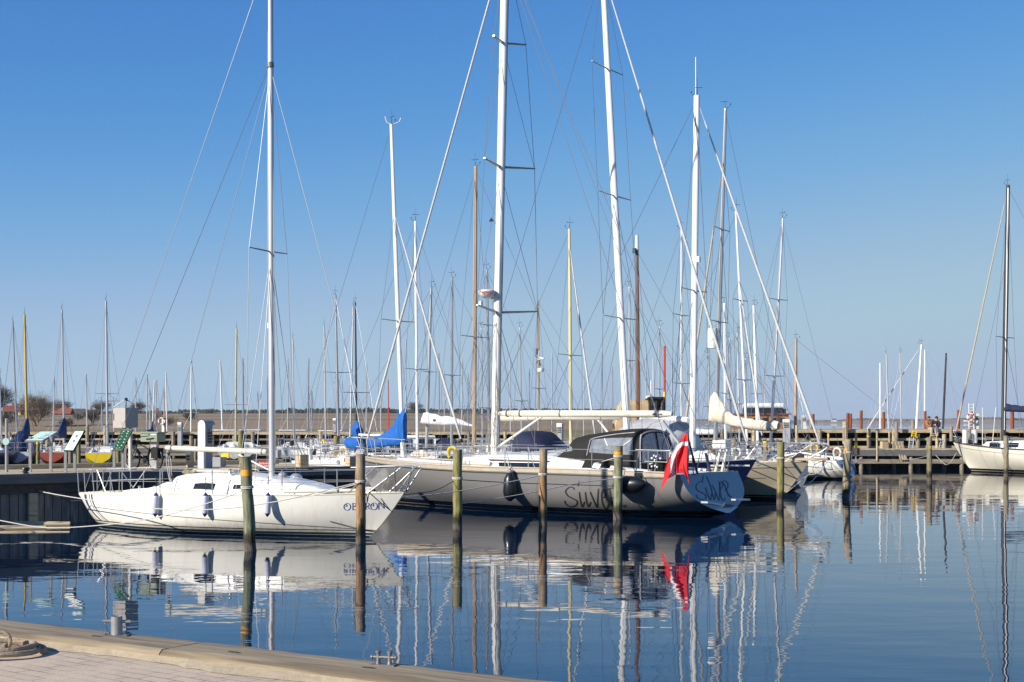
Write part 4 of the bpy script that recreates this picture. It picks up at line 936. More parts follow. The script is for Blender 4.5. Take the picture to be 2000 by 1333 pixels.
# ================================================================ helpers for the near boats
def ribbon(b, side, zf0, zf1, x0, x1, off, name, m, n=40):
    """a painted or fitted band along the hull between heights zf0(x) and zf1(x)"""
    r = []
    for i in range(n+1):
        x = x0+(x1-x0)*i/n; r.append([b.h.at(x, zf0(x), side, off), b.h.at(x, zf1(x), side, off)])
    return MB().loft(r).build(name, m, b.t, True)
def hull_px(b, px, py, side, off=.006):
    y = side*b.h.B*.4; p = None
    for _ in range(6):
        x = b.X(px, y); z = b.Z(x, y, py); p = b.h.at(x, z, side, off); y = p.y
    return p
def lettering(b, lines, w, name, m, fn, thin=.5, steps=6):
    vs, fs = strokes(lines, w, thin, steps); return MB().add([fn(v.x, v.y) for v in vs], fs).build(name, m, b.t)
def fender(pxtop, pytop, py0, py1, wpx, Y, m, cap, lab, grp, ang=0., rope_m='rope_dark'):
    s = Y/F; p0 = P(pxtop, pytop, Y); a = P(pxtop+ang, py0, Y); c = P(pxtop+ang*1.6-2*(wpx > 5 and ang == 0), py1, Y); t = thing('fender', lab, 'fender', c, 0, grp)
    a -= c; p0 -= c; c = Vector((0, 0, 0)); r = wpx/2*s; N = [(0, .15), (.04, .35), (.08, .6), (.14, .92), (.2, 1), (.5, 1), (.8, 1), (.86, .92), (.92, .6), (.96, .35), (1, .15)]
    MB().tube([a.lerp(c, f) for f, _ in N[2:-2]], [r*k for _, k in N[2:-2]], 14).build('body', m, t, True)
    MB().tube([a.lerp(c, f) for f, _ in N[:4]], [r*k*1.02 for _, k in N[:4]], 12).build('end_cap', cap, t, True); MB().tube([a.lerp(c, f) for f, _ in N[-4:]], [r*k*1.02 for _, k in N[-4:]], 12).build('end_cap', cap, t, True)
    MB().tube([p0, a], .010, 5).build('lanyard', rope_m, t)
def line(pts, lab, r=.013, m='rope_white', sg=0., cat='rope', name='mooring_line'):
    q = [P(*p) if len(p) == 3 else Vector(p[:3]) for p in pts]; o0 = q[0]
    if len(q) == 2: q = sag(q[0], q[1], sg, 16)
    else: q = curve(q, 6)
    o = MB().tube([p-o0 for p in q], r, 5).build(name, m, None, True); o.location = o0; tag(o, lab, cat, 'mooring lines')
    return o

# ================================================================ the white sailboat in front
HULLM['oberon'] = bands('hull_cream_white', [(-9, (.02, .03, .05)), (.035, (.66, .64, .56)), (.05, (.04, .07, .10)), (.10, (.74, .72, .64)), (.150, (.012, .012, .012)), (.178, (.86, .83, .74))], rough=.22, coat=.5, grime=.28, noise=.006)
OH = Hull(10.25, 2.45, 1.10, .97, .86, tw=.30, um=.46, bo=1.05, so=.0, rake=.0, tz=.76, su=.20, se=3.0, kd=.32, pb=2.0, pm=5.5, ps=3.0, bf=2.0)
rzO = math.atan2(-4.75, 9.2)
ob = Boat('sailboat', 'white sailboat with blue name on its bow, moored in front of the wooden pier', 'sailboat', -7.13, 36.37, rzO, OH); T = ob.t
OH.mesh(60, 18).build('hull', HULLM['oberon'], T, True)
OH.deck(40).build('deck', 'deck_cream', T, True)
for s_ in (1, -1):
    MB().tube(OH.rail(s_, -5.08, 5.05, .01, 0, 40, .005), .018, 6).build('toe_rail', 'cream_paint', T, True)
zc = lambda x: .42-.018*(x-0)-.0022*(x+5.2)**2*1.0+.03
ribbon(ob, -1, lambda x: zc(x)-.008, lambda x: zc(x)+.010, -4.35, 4.25, .004, 'cove_line', 'stripe_grey', 60)
# stripes curving round the counter
for i, (a, w_) in enumerate(((.16, .13), (.42, .035), (.52, .08))):
    r = []
    for k in range(15):
        f = k/14; x = -4.98+a+.80*f**1.9; z = OH.zsh(OH.ux(x))-.03-(.72)*f
        r.append([OH.at(x, z, -1, .004), OH.at(x+w_*(1-.3*f), z, -1, .004)])
    MB().loft(r).build('stern_stripe', 'stripe_navy', T, True)
def obx(px, y=0.): return ob.X(px, y)
# coachroof: profile read from the photograph (column, row of its top)
cr = []
for px, py, hw in ((338, 952, .50), (347, 938, .66), (358, 929, .76), (375, 925, .82), (410, 922, .84), (450, 923, .84), (500, 928, .80), (540, 933, .74), (580, 941, .66), (620, 950, .52), (634, 957, .40)):
    x = obx(px, -.3); z1 = ob.Z(x, -.3, py); z0 = OH.zsh(OH.ux(x))-.06; cr.append((x, hw, z0, max(z1, z0+.05)))
cb = cabin(cr, 14).build('cabin', 'white_paint', T, True)
def cab_pt(px, py, off=.008):
    """point on the near face of the coachroof seen at a pixel"""
    y = -.8
    for _ in range(5):
        x = obx(px, y); z = ob.Z(x, y, py); st = cr
        for i in range(len(st)-1):
            if st[i][0] <= x <= st[i+1][0]: break
        f = (x-st[i][0])/(st[i+1][0]-st[i][0]); hw = st[i][1]+(st[i+1][1]-st[i][1])*f; z0 = st[i][2]+(st[i+1][2]-st[i][2])*f; z1 = st[i][3]+(st[i+1][3]-st[i][3])*f
        hh = min(.97, max(0, (z-z0)/(z1-z0))); cz = hh**(1/.36); cx = math.sqrt(max(0, 1-cz*cz)); y = -(hw*cx**.28*(1-.12*hh))-off
    return Vector((x, y, z))
def cab_patch(pts, name, m, off=.010, sub=5):
    n = len(pts)//2; a = pts[:n]; c = pts[n:][::-1]; r = []
    for i in range(n):
        r.append([cab_pt(a[i][0]+(c[i][0]-a[i][0])*k/sub, a[i][1]+(c[i][1]-a[i][1])*k/sub, off) for k in range(sub+1)])
    return MB().loft(r).build(name, m, cb, True)
cab_patch([(379, 943.2), (392, 942.6), (406, 942.8), (424, 943.6), (419, 957.2), (402, 956.8), (388, 956.6), (374.5, 956.6)], 'window_frame', 'steel', .010)
cab_patch([(380.5, 944.4), (393, 943.8), (406, 944.0), (422, 944.8), (417.5, 956.0), (402, 955.8), (388, 955.6), (376.5, 955.6)], 'window', 'window', .014)
cab_patch([(455, 945.4), (463, 945.2), (472, 945.2), (481, 945.6), (479, 956.6), (470, 956.6), (461, 956.8), (452, 957)], 'window_frame', 'steel', .010)
cab_patch([(456.4, 946.4), (463, 946.2), (472, 946.2), (479.6, 946.6), (477.6, 955.6), (470, 955.6), (461, 955.8), (453.6, 956)], 'window', 'window', .014)
# coaming and aft deck moulding, falling away toward the stern
cm = []
for px, py, hw in ((228, 966, .30), (240, 959, .50), (262, 955.5, .62), (300, 953, .72), (322, 949, .78), (336, 943, .80), (346, 940, .74), (354, 950, .70)):
    x = obx(px, -.5); z0 = OH.zsh(OH.ux(x))-.05; cm.append((x, hw, z0, max(z0+.05, ob.Z(x, -.5, py))))
MB().loft([[(x, -hw-.05, z0), (x, -hw, z1), (x, -hw+.16, z1), (x, -hw+.2, z0)] for x, hw, z0, z1 in cm], False).build('coaming', 'white_paint', T, True)
MB().loft([[(x, hw+.05, z0), (x, hw, z1), (x, hw-.16, z1), (x, hw-.2, z0)] for x, hw, z0, z1 in cm], False).build('coaming', 'white_paint', T, True)
# sliding hatch, hand rail, rubbing rail, hatches, vents, winches
p = ob.L2(430, 921, 0); MB().box((p.x, 0, cr[4][3]+.03), (1.25, .62, .06)).build('sliding_hatch', 'cream_paint', cb)
for s_ in (-1, 1): MB().tube(curve([Vector((obx(px, -.5), s_*.5, cr[5][3]-.012+dz)) for px, dz in ((375, 0), (380, .06), (412, .075), (452, .06), (458, 0))], 4), .014, 6).build('hand_rail', 'teak', cb)
for px, dz in ((552, .0), (578, -.03)):
    x = obx(px); zz = [c for c in cr if c[0] <= x][-1][3]; MB().ball((x, 0, zz-.01), .11 if px == 552 else .15, 14, 8, (1.1, 1, .75)).build('deck_vent', 'vinyl' if px == 578 else 'ped_grey', cb, True)
a = obx(585, -.1); MB().loft([[(a+dx, -w_, z_), (a+dx, 0, z_+h_), (a+dx, w_, z_)] for dx, w_, z_, h_ in ((-.05, .2, 1.05, .02), (.0, .30, 1.08, .22), (.5, .32, 1.06, .22), (.85, .28, 1.02, .03))]).build('fore_hatch', 'canvas_grey', T, True)
MB().tube([ob.h.sheer(obx(543, -1.1), -1, .10, .09), ob.h.sheer(obx(690, -.8), -1, .10, .09)], .045, 8).build('spinnaker_pole', 'cream_paint', T, True)
for px in (268, 297, 445): 
    x = obx(px, -.75); zz = ob.Z(x, -.75, 957 if px < 300 else 925); MB().lathe([(.055, 0), (.05, .03), (.035, .05), (.035, .08), (.055, .10), (.03, .12), (.002, .125)], (x, -.66, zz-.02 if px < 300 else zz-.01), 14).build('winch', 'steel', T, True)
# mast, boom and rigging
Ym = ob.m @ Vector((obx(530), 0, 0)); Ym = Ym.y
mt, mbs = ob.L(526.5, -95, Ym), ob.L(531, 930, Ym); mt.y = 0; mbs.y = 0
rm = 6.2*Ym/F
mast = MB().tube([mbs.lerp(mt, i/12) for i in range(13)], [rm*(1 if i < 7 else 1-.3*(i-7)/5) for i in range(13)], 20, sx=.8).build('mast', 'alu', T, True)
rto = ob.i.to_3x3() @ Vector((.93, .3, 0)); MB().tube([mbs.lerp(mt, .02)+rto*rm*.85, mbs.lerp(mt, .98)+rto*rm*.6], .022, 6).build('shade_strip', 'mast_dark', mast)  # shade on the mast's right flank, built as a dark strip
fz = lambda py: (mt.z-H0+(py-HY)*Ym/F) / (mt.z-mbs.z); mp_ = lambda py: mt.lerp(mbs, fz(py))
MB().tube([mp_(132), mp_(122)], rm*1.12, 16).build('mast_collar', 'iron', mast, True)
MB().box(mp_(636)+Vector((-rm, 0, 0)), (.05, .06, .14)).build('mast_fitting', 'ped_white', mast)
sp_t = {}
for s_ in (-1, 1):
    e = mp_(491)+Vector((-.08, s_*.78, .02)); MB().tube([mp_(492), e], [.022, .014], 8).build('spreader', 'mast_grey', T); sp_t[s_] = e
    MB().tube([OH.sheer(obx(530), s_, .08), e, mp_(131)], .0075, 5).build('shroud', 'wire', T)
    MB().tube([OH.sheer(obx(512), s_, .08), mp_(497)], .0075, 5).build('shroud', 'wire_pale', T)
    MB().tube([OH.sheer(obx(545), s_, .08), mp_(497)], .0075, 5).build('shroud', 'wire', T)
MB().tube([Vector((4.55, 0, OH.zsh(.94)+.03)), mp_(133)], .008, 5).build('forestay', 'wire_pale', T)
for dy, f0 in ((0, -60), (.0, 122)): MB().tube([Vector((-5.05+(0 if f0 < 0 else .9), dy-(.5 if f0 > 0 else 0), .95)), mp_(f0) if f0 > 0 else mt], .0075, 5).build('backstay', 'wire', T)
MB().tube([Vector((-3.1, .65, .98)), mp_(134)], .0065, 5).build('running_backstay', 'wire', T)
for dx, zt_ in ((rm+.03, 140), (rm+.06, 330), (-rm-.04, 60)): MB().tube([mp_(905)+Vector((dx, -.03, 0)), mp_(zt_)+Vector((dx*.6, 0, 0))], .006, 5).build('halyard', 'wire_pale', T)
b0, b1 = ob.L2(521, 883, 0), ob.L2(324, 875, 0)
boom = MB().tube([b0, b0.lerp(b1, .02), b0.lerp(b1, .98), b1], [.05, .072, .066, .045], 16).build('boom', 'cream_paint', T, True)
for f in (.03, .93): MB().tube([b0.lerp(b1, f), b0.lerp(b1, f+.012)], .078, 14).build('boom_band', 'stripe_grey', boom, True)
MB().tube([b0.lerp(b1, .25)-Vector((0, 0, .06)), b0.lerp(b1, .27)-Vector((0, 0, .10)), mp_(918)+Vector((-.1, 0, 0))], .022, 8).build('boom_vang', 'ped_white', T)
for dx in (-.10, -.03, .05): MB().tube(curve([b1+Vector((.05, 0, -.05)), b1+Vector((.10+dx, .02, -.35)), b1+Vector((.16+dx*.5, 0, -.8)), Vector((b1.x+.22, 0, 1.0))], 4), .009, 5).build('mainsheet', 'rope_white', T)
MB().ball(b1+Vector((.10, 0, -.14)), .05, 8, 6, (1, .6, 1.4)).build('mainsheet_block', 'rubber', T); MB().ball(b1+Vector((.2, 0, -.75)), .05, 8, 6, (1, .6, 1.4)).build('mainsheet_block', 'rubber', T)
cl = MB(); rr = random.Random(4)
for k in range(5): 
    c0 = ob.L2(367+rr.uniform(-6, 8), 925+rr.uniform(-1, 1), -.35); cl.tube([c0+Vector((.13*math.cos(a+k), .08*math.sin(a), .02*k+.03*math.sin(a*2+k))) for a in [i*.5 for i in range(16)]], .011, 5)
cl.build('coiled_line', 'rope_tan', T)
stanchions(ob, [obx(232, -.9), obx(312, -1.1), obx(412, -1.2), obx(536, -1.2), obx(637, -1.)], .60, ext=(obx(170, -.5), obx(702, -.8)), wires=(.31, .58), r=.015, rw=.007)
# pushpit: rails on both quarters with uprights and slanting stays
for s_ in (-1, 1):
    m_ = MB(); xs_ = [obx(px, -.7) for px in (160, 175, 192, 212, 232)]
    top = [OH.sheer(x, s_, .05, .62) for x in xs_]; m_.tube([top[0]+Vector((-.1, 0, 0))]+top, .014, 6); m_.tube([p_-Vector((0, 0, .31)) for p_ in top], .013, 6)
    for x, dx in ((xs_[0], .1), (xs_[1], 0), (xs_[1], .45), (xs_[2], 0), (xs_[3], .0), (xs_[3]+.1, -.45)): m_.tube([OH.sheer(x, s_, .05, .62), OH.sheer(x+dx, s_, .06, 0)], .013, 6)
    m_.build('pushpit', 'steel', T)
MB().tube([Vector((-5.15, -.12, .87)), Vector((-5.2, -.12, 1.46)), Vector((-5.2, .12, 1.46)), Vector((-5.15, .12, .87))], .014, 6).build('stern_rail', 'steel', T)
# split pulpit: two forward leaning hoops
for s_ in (-1, 1):
    q = lambda px, py, y: Vector((obx(px, y), y, ob.Z(obx(px, y), y, py)))
    y0, y1 = s_*.62, s_*.16
    m_ = MB(); X = lambda px: obx(px, -.4); Zp = lambda px, py: ob.Z(obx(px, -.4), -.4, py)
    A = lambda px, py, y: Vector((X(px), y, Zp(px, py)))
    m_.tube(curve([A(700, 913, s_*.72), A(735, 912, s_*.62), A(768, 911, s_*.50), A(776, 914, s_*.46), A(772, 921, s_*.42), OH.sheer(X(757), s_, .05, .0)], 5), .016, 8)
    m_.tube(curve([OH.sheer(X(680), s_, .07, .0), A(735, 920, s_*.60), A(745, 914, s_*.56), A(790, 913, s_*.2), A(797, 917, s_*.18), A(792, 925, s_*.17), OH.sheer(X(775), s_, .03, .0)], 5), .016, 8)
    m_.tube([OH.sheer(X(732), s_, .06, .0), A(764, 925, s_*.45)], .014, 6); m_.tube([A(760, 951, s_*.32), A(779, 951, s_*.12)], .012, 6)
    m_.build('pulpit', 'steel', T)
# cleats, blocks
for px, s_ in ((182, -1), (452, -1), (664, -1), (722, -1), (758, -1)):
    p = OH.sheer(obx(px, -.8), s_, .10, .03); MB().tube([p+Vector((-.08, 0, .03)), p+Vector((.08, 0, .03))], .014, 6).build('cleat', 'iron', T)
tr = [OH.pt(1-.0001, v, -1, 0) for v in [i/10 for i in range(11)]]
MB().tube([Vector((p_.x+.006, 0, p_.z)) for p_ in tr], .012, 5).build('stem_strip', 'stripe_grey', T)
# the painted name
def sx(pts, ox=640, oy=940, k=11.107): return [(ox+x/k, oy+y/k) for x, y in pts]
def O(cx, cy): return [(cx-45, cy-10), (cx-22, cy-5), (cx-8, cy-30), (cx-22, cy-55), (cx-48, cy-52), (cx-70, cy-20), (cx-72, cy+15), (cx-50, cy+60), (cx-5, cy+76), (cx+45, cy+55), (cx+70, cy), (cx+50, cy-55), (cx+5, cy-76), (cx-35, cy-66)]
NAME = [sx(l) for l in (O(425, 558), [(525, 487), (560, 482)], [(545, 485), (545, 622)], [(528, 626), (585, 625)], [(545, 485), (595, 485), (612, 515), (585, 545), (550, 548)], [(555, 550), (605, 555), (625, 590), (600, 622), (550, 625)],
        [(665, 480), (665, 622)], [(648, 482), (725, 478), (735, 500)], [(665, 548), (710, 545)], [(648, 624), (728, 620), (742, 596)],
        [(830, 478), (830, 612)], [(812, 614), (850, 612)], [(812, 480), (870, 474), (900, 500), (880, 540), (835, 548)], [(860, 545), (890, 590), (925, 612)],
        O(1005, 548), [(1108, 478), (1105, 605)], [(1090, 612), (1128, 608)], [(1095, 480), (1125, 478), (1180, 545), (1232, 602)], [(1215, 470), (1222, 600)], [(1200, 474), (1230, 468)])]
lettering(ob, NAME, 1.75, 'name_lettering', 'letter_blue', lambda x, y: hull_px(ob, x, y, -1, .006), .42)

# white fenders
for i, (px, lb) in enumerate(((305, 'white fender with dark ends nearest the stern of the white sailboat'), (402, 'white fender with dark ends under the big cabin window'), (524, 'white fender with dark ends right of the orange banded piling'))):
    x = obx(px, -1.30); zt = OH.zsh(OH.ux(x)); y = OH.at(x, .75, -1).y-.10; wv = ob.m @ Vector((x, y, 0))
    fender(px, 931 if i == 1 else 930, 962, 1010, 12.5, wv.y, 'fender_white', 'fender_blue', lb, 'white fenders along the white sailboat')

# ================================================================ the big grey yacht
HULLM['silver'] = bands('hull_warm_grey', [(-9, (.008, .008, .009)), (.03, (.30, .27, .24)), (.055, (.008, .008, .009)), (.20, (.205, .198, .191))], rough=.16, coat=.8, grime=.12, noise=.004)
SH = Hull(14.65, 4.2, 1.58, 1.36, 1.30, tw=3.5, um=.45, bo=1.05, rake=.60, tz=.12, su=.28, se=1.5, kd=.45, pb=1.5, pm=3.6, ps=3.6, bf=2.2)
rzS = math.atan2(.6, -.8)
sv_ = Boat('sailboat', 'big silver grey yacht with black lettering, black cockpit tent and red and white flag', 'sailboat', .43, 45.89, rzS, SH); T = sv_.t
SH.mesh(64, 20).build('hull', HULLM['silver'], T, True); SH.deck(40).build('deck', 'deck_white', T, True)
for s_ in (1, -1):
    zs_ = lambda x: SH.zsh(SH.ux(x))
    ribbon(sv_, s_, lambda x: zs_(x)-.155, lambda x: zs_(x)-.125, -6.3, 7.15, .014, 'black_line', 'letter_black', 50)
    ribbon(sv_, s_, lambda x: zs_(x)-.095, lambda x: zs_(x)+.0, -6.35, 7.2, .010, 'rubbing_strake', 'strake', 50)
    MB().tube(SH.rail(s_, -6.4, 7.2, .03, 0, 40, .02), .028, 6).build('toe_rail', 'teak', T, True)
def svx(px, y=0.): return sv_.X(px, y)
cs = []
for px, py, hw in ((1120, 905, 1.18), (1100, 893, 1.16), (1075, 889, 1.15), (1040, 888, 1.14), (1000, 887, 1.10), (960, 887, 1.02), (930, 888, .94), (905, 891, .8), (880, 897, .62), (862, 902, .45)):
    x = svx(px, .8); z0 = SH.zsh(SH.ux(x))-.06; cs.append((x, hw, z0, max(z0+.06, sv_.Z(x, .8, py))))
cbs = cabin(cs, 14).build('cabin', 'white_paint', T, True)
def face_pt(b, st, px, py, side, off):
    y = side*1.0
    for _ in range(5):
        x = b.X(px, y); z = b.Z(x, y, py); ss = sorted(st)
        for i in range(len(ss)-1):
            if ss[i][0] <= x <= ss[i+1][0]: break
        f = min(1, max(0, (x-ss[i][0])/(ss[i+1][0]-ss[i][0]))); hw = ss[i][1]+(ss[i+1][1]-ss[i][1])*f; z0 = ss[i][2]+(ss[i+1][2]-ss[i][2])*f; z1 = ss[i][3]+(ss[i+1][3]-ss[i][3])*f
        hh = min(.97, max(0, (z-z0)/(z1-z0))); cz = hh**(1/.36); cx = math.sqrt(max(0, 1-cz*cz)); y = side*((hw*cx**.28*(1-.12*hh))+off)
    return Vector((x, y, z))
def face_strip(b, st, side, a, c, name, m, parent, off=.012, n=10, sub=4):
    r = []
    for i in range(n+1):
        f = i/n; A, B_ = (a[0][0]+(a[1][0]-a[0][0])*f, a[0][1]+(a[1][1]-a[0][1])*f), (c[0][0]+(c[1][0]-c[0][0])*f, c[0][1]+(c[1][1]-c[0][1])*f)
        r.append([face_pt(b, st, A[0]+(B_[0]-A[0])*k/sub, A[1]+(B_[1]-A[1])*k/sub, side, off) for k in range(sub+1)])
    return MB().loft(r).build(name, m, parent, True)
face_strip(sv_, cs, 1, ((952, 897), (1108, 901)), ((958, 901), (1106, 904)), 'teak_stripe', 'roof_dark', cbs)
face_strip(sv_, cs, 1, ((974, 903.5), (1068, 905)), ((974, 911), (1066, 914)), 'window', 'window', cbs, .014)
face_strip(sv_, cs, 1, ((1072, 905), (1104, 906)), ((1071, 911), (1101, 913)), 'window', 'window', cbs, .014)
for px in (992, 1040, 1085): MB().box((svx(px, 0), 0, cs[3][3]+.02), (.5, .5, .05)).build('deck_hatch', 'vinyl', cbs)
for s_ in (1, -1): MB().tube(curve([Vector((svx(px, .6), s_*.75, cs[4][3]-.03+dz)) for px, dz in ((955, 0), (960, .06), (1010, .07), (1060, .06), (1065, 0))], 4), .014, 6).build('hand_rail', 'steel', cbs)
# raised bulwark-like coaming aft of the cabin
for s_ in (1, -1):
    r = []
    for px, py in ((1078, 893), (1110, 896), (1150, 903), (1180, 908), (1230, 915), (1300, 923)):
        x = svx(px, 1.3); z0 = SH.zsh(SH.ux(x))-.04; z1 = max(z0+.08, sv_.Z(x, 1.3, py)); r.append([(x, s_*1.50, z0), (x, s_*1.36, z1), (x, s_*1.12, z1), (x, s_*1.08, z0)])
    MB().loft(r).build('coaming', 'white_paint', T, True)
# cockpit tent: black canvas with clear panels
def tz_(x, y, py): return sv_.Z(x, y, py)
prof = [(1078, 893, 893), (1098, 875, 893), (1111, 854, 893), (1130, 849, 897), (1170, 843, 903), (1205, 838, 908), (1228, 837, 914), (1240, 839, 918), (1248, 842, 918)]
rings = []
for px, pt_, pb_ in prof:
    y = .98; x = svx(px, y); z1 = tz_(x, .6, pt_); z0 = SH.zsh(SH.ux(x))+.02+(.1 if px < 1200 else 0); r = []
    for k in range(15):
        a = math.pi*k/14; cx, cz = math.cos(a), math.sin(a)
        r.append((x, y*(abs(cx)**.42)*(1 if cx > 0 else -1)*(1-.10*cz), z0+(z1-z0)*(cz**.45 if cz > 1e-6 else 0)))
    rings.append(r)
MB().loft(rings+[[Vector(rings[-1][7]).lerp(Vector(q_), .02) for q_ in rings[-1]]]).build('cockpit_tent', 'canvas_black', T, True)
def tent_pt(px, py, off):
    y = .95
    for _ in range(5):
        x = svx(px, y); z = tz_(x, y, py); ss = rings
        xs_ = [r[0][0] for r in ss]; i = 0
        for i in range(len(xs_)-1):
            if min(xs_[i], xs_[i+1]) <= x <= max(xs_[i], xs_[i+1]): break
        f = min(1, max(0, (x-xs_[i])/(xs_[i+1]-xs_[i]))); rr_ = [Vector(a).lerp(Vector(c_), f) for a, c_ in zip(ss[i], ss[i+1])]
        for j in range(7):
            if rr_[j].z <= z <= rr_[j+1].z or j == 6:
                g = min(1, max(0, (z-rr_[j].z)/max(1e-6, rr_[j+1].z-rr_[j].z))); y = rr_[j].y+(rr_[j+1].y-rr_[j].y)*g+off; break
    return Vector((x, y, z))
def tent_panel(a, c, name, m, off=.015, n=8, sub=5):
    r = []
    for i in range(n+1):
        f = i/n; ia = f*(len(a)-1); k0 = min(int(ia), len(a)-2); g = ia-k0
        A = [a[k0][q]+(a[k0+1][q]-a[k0][q])*g for q in (0, 1)]; B_ = [c[k0][q]+(c[k0+1][q]-c[k0][q])*g for q in (0, 1)]
        r.append([tent_pt(A[0]+(B_[0]-A[0])*k/sub, A[1]+(B_[1]-A[1])*k/sub, off) for k in range(sub+1)])
    return MB().loft(r).build(name, m, T, True)
tent_panel([(1093, 880), (1108, 862), (1117, 875)], [(1094, 882), (1104, 883), (1118, 881)], 'clear_window', 'vinyl')
tent_panel([(1156, 859), (1190, 856), (1236, 855)], [(1150, 884), (1190, 887), (1236, 889)], 'clear_window', 'vinyl')
xe = rings[-1][0][0]-.04
def aft_pt(px, py, off=0.):
    a, c_ = -3., 3.; f = lambda y_: (lambda w_: w_.x/w_.y*F+1000-px)(sv_.m @ Vector((xe-off, y_, 0))); fa = f(a)
    for _ in range(40):
        k = (a+c_)/2
        if (f(k) > 0) == (fa > 0): a = k
        else: c_ = k
    return Vector((xe-off, (a+c_)/2, sv_.Z(xe, (a+c_)/2, py)))
AP = [(1251, 918), (1251, 858), (1256, 848), (1270, 843), (1292, 843), (1303, 850), (1312, 868), (1322, 905), (1325, 918)]
MB().slab([aft_pt(x, y) for x, y in AP], (-.02, 0, 0)).build('aft_curtain', 'canvas_black', T)
MB().slab([aft_pt(x, y, .03) for x, y in [(1254, 905), (1255, 858), (1260, 850), (1271, 846), (1290, 846), (1300, 853), (1308, 869), (1317, 903)]], (-.01, 0, 0)).build('clear_window', 'vinyl', T)
MB().tube(curve([aft_pt(x, y, .05) for x, y in AP[:-1]], 4), .022, 6).build('tent_seam', 'canvas_grey', T); MB().tube([aft_pt(1281, 845, .06), aft_pt(1288, 886, .06)], .022, 6).build('tent_strap', 'canvas_black', T)
for pts in (((1146, 890), (1151, 868), (1158, 857), (1200, 849), (1240, 845)),):
    MB().tube(curve([tent_pt(x, y, .03) for x, y in pts], 5), .016, 6).build('tent_seam', 'canvas_grey', T)
for a, c_ in (((1181, 857), (1187, 872)), ((1235, 858), (1218, 870))): MB().tube([tent_pt(*a, .025), tent_pt(*c_, .025)], .02, 6).build('tent_strap', 'canvas_white' if a[0] != 1282 else 'canvas_black', T)
# dark lee cloths hanging on the rail
for a in (1142, 1176):
    MB().slab([sv_.h.sheer(svx(a+dx, 1.9), 1, .06, 0)+Vector((0, 0, sv_.Z(svx(a+dx, 1.9), 1.9, py)-SH.zsh(SH.ux(svx(a+dx, 1.9))))) for dx, py in ((2, 899), (20, 901), (13, 915), (-5, 914))], (0, -.015, 0)).build('lee_cloth', 'canvas_black', T)
# mast, two booms worth of gear
Ym = (sv_.m @ Vector((svx(967), 0, 0))).y
mt, mbs = sv_.L(987.5, -120, Ym), sv_.L(966, 890, Ym); rm = 8.3*Ym/F
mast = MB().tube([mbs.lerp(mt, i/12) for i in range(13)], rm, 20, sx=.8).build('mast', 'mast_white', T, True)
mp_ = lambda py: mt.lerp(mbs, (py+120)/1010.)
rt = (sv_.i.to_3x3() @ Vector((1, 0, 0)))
MB().tube([mp_(880)+rt*rm*.82, mp_(-100)+rt*rm*.82], .034, 8).build('shade_strip', 'mast_dark', mast)  # thin dark strip standing in for shade along the white mast's right edge
for py, ax, ay, bx, by in ((85, 964, 70, 1027, 88), (327, 946, 309, 1044, 330), (611, 932, 596, 1050, 609)):
    c_ = mp_(py); L_ = {85: .85, 327: 1.25, 611: 1.5}[py]
    for s_, ex, ey in ((1, ax, ay), (-1, bx, by)):
        dep = Ym-.55*L_*s_*1.3; e = sv_.L(ex, ey, dep); e = c_+(e-c_); MB().tube([c_, e], [.045, .028], 8, sx=1.5).build('spreader', 'mast_grey', T, True); sp_t[(py, s_)] = e
for s_ in (1, -1):
    MB().tube([SH.sheer(svx(975), s_, .12), sp_t[(611, s_)], sp_t[(327, s_)], sp_t[(85, s_)], mp_(-100)], .010, 5).build('shroud', 'wire', T)
    MB().tube([sp_t[(611, s_)], mp_(335)], .008, 5).build('shroud', 'wire', T); MB().tube([sp_t[(327, s_)], mp_(92)], .008, 5).build('shroud', 'wire', T)
    MB().tube([SH.sheer(svx(988), s_, .12), mp_(616)], .009, 5).build('shroud', 'wire', T)
    MB().tube([SH.sheer(svx(950), s_, .12), mp_(616)], .009, 5).build('shroud', 'wire', T)
    MB().tube([Vector((-6.3, s_*1.2, 1.35)), mp_(-90)], .010, 5).build('backstay', 'wire', T)
a, c_ = Vector((7.1, 0, 1.62)), mp_(-112)
a2 = mp_(-118)+ (a-mp_(-118))*1.0
q = [a.lerp(c_, f) for f in (0, .03, .035, .1, .5, .9, 1)]
MB().tube(q, [.010, .010, .036, .042, .038, .034, .028], 10).build('furled_jib', 'furl', T, True); MB().lathe([(.02, -.1), (.13, -.1), (.13, -.07), (.06, -.05), (.06, .05), (.12, .07), (.02, .09)], a.lerp(c_, .02), 14).build('furling_drum', 'rubber', T, True)
b0, b1 = sv_.L2(972, 808, 0), sv_.L2(1313, 809, 0)
bm = MB().tube([b0, b0.lerp(b1, .04), b0.lerp(b1, .3), b0.lerp(b1, .95), b1], [.05, .10, .115, .11, .07], 18, sx=.9).build('boom', 'cream_paint', T, True)
for f in (.06, .14, .38, .93): MB().tube([b0.lerp(b1, f), b0.lerp(b1, f+.006)], .120, 16).build('boom_strap', 'stripe_grey', bm, True)
MB().box(b0.lerp(b1, .93)+Vector((0, .11, .0)), (.34, .02, .035)).build('boom_slot', 'stripe_grey', bm)
MB().tube([b0.lerp(b1, .27)-Vector((0, 0, .1)), mbs+Vector((-.1, 0, .25))], [.035, .045], 10).build('boom_vang', 'ped_white', T, True)
MB().tube([b1, b1+Vector((-.15, 0, .12)), mp_(-110)], .008, 5).build('topping_lift', 'wire', T)
gr = random.Random(9); hb = MB(); hp = MB()
for k in range(9):
    dx, dy = gr.uniform(-.2, .2), gr.uniform(-.14, .14); (hb if k % 2 else hp).tube([mp_(882)+Vector((dx, dy, 0)), mp_(gr.choice([610, 330, 100]))+Vector((dx*.4, dy*.5, 0))], .007, 4)
hb.build('halyards', 'wire', T); hp.build('halyards', 'wire_pale', T)
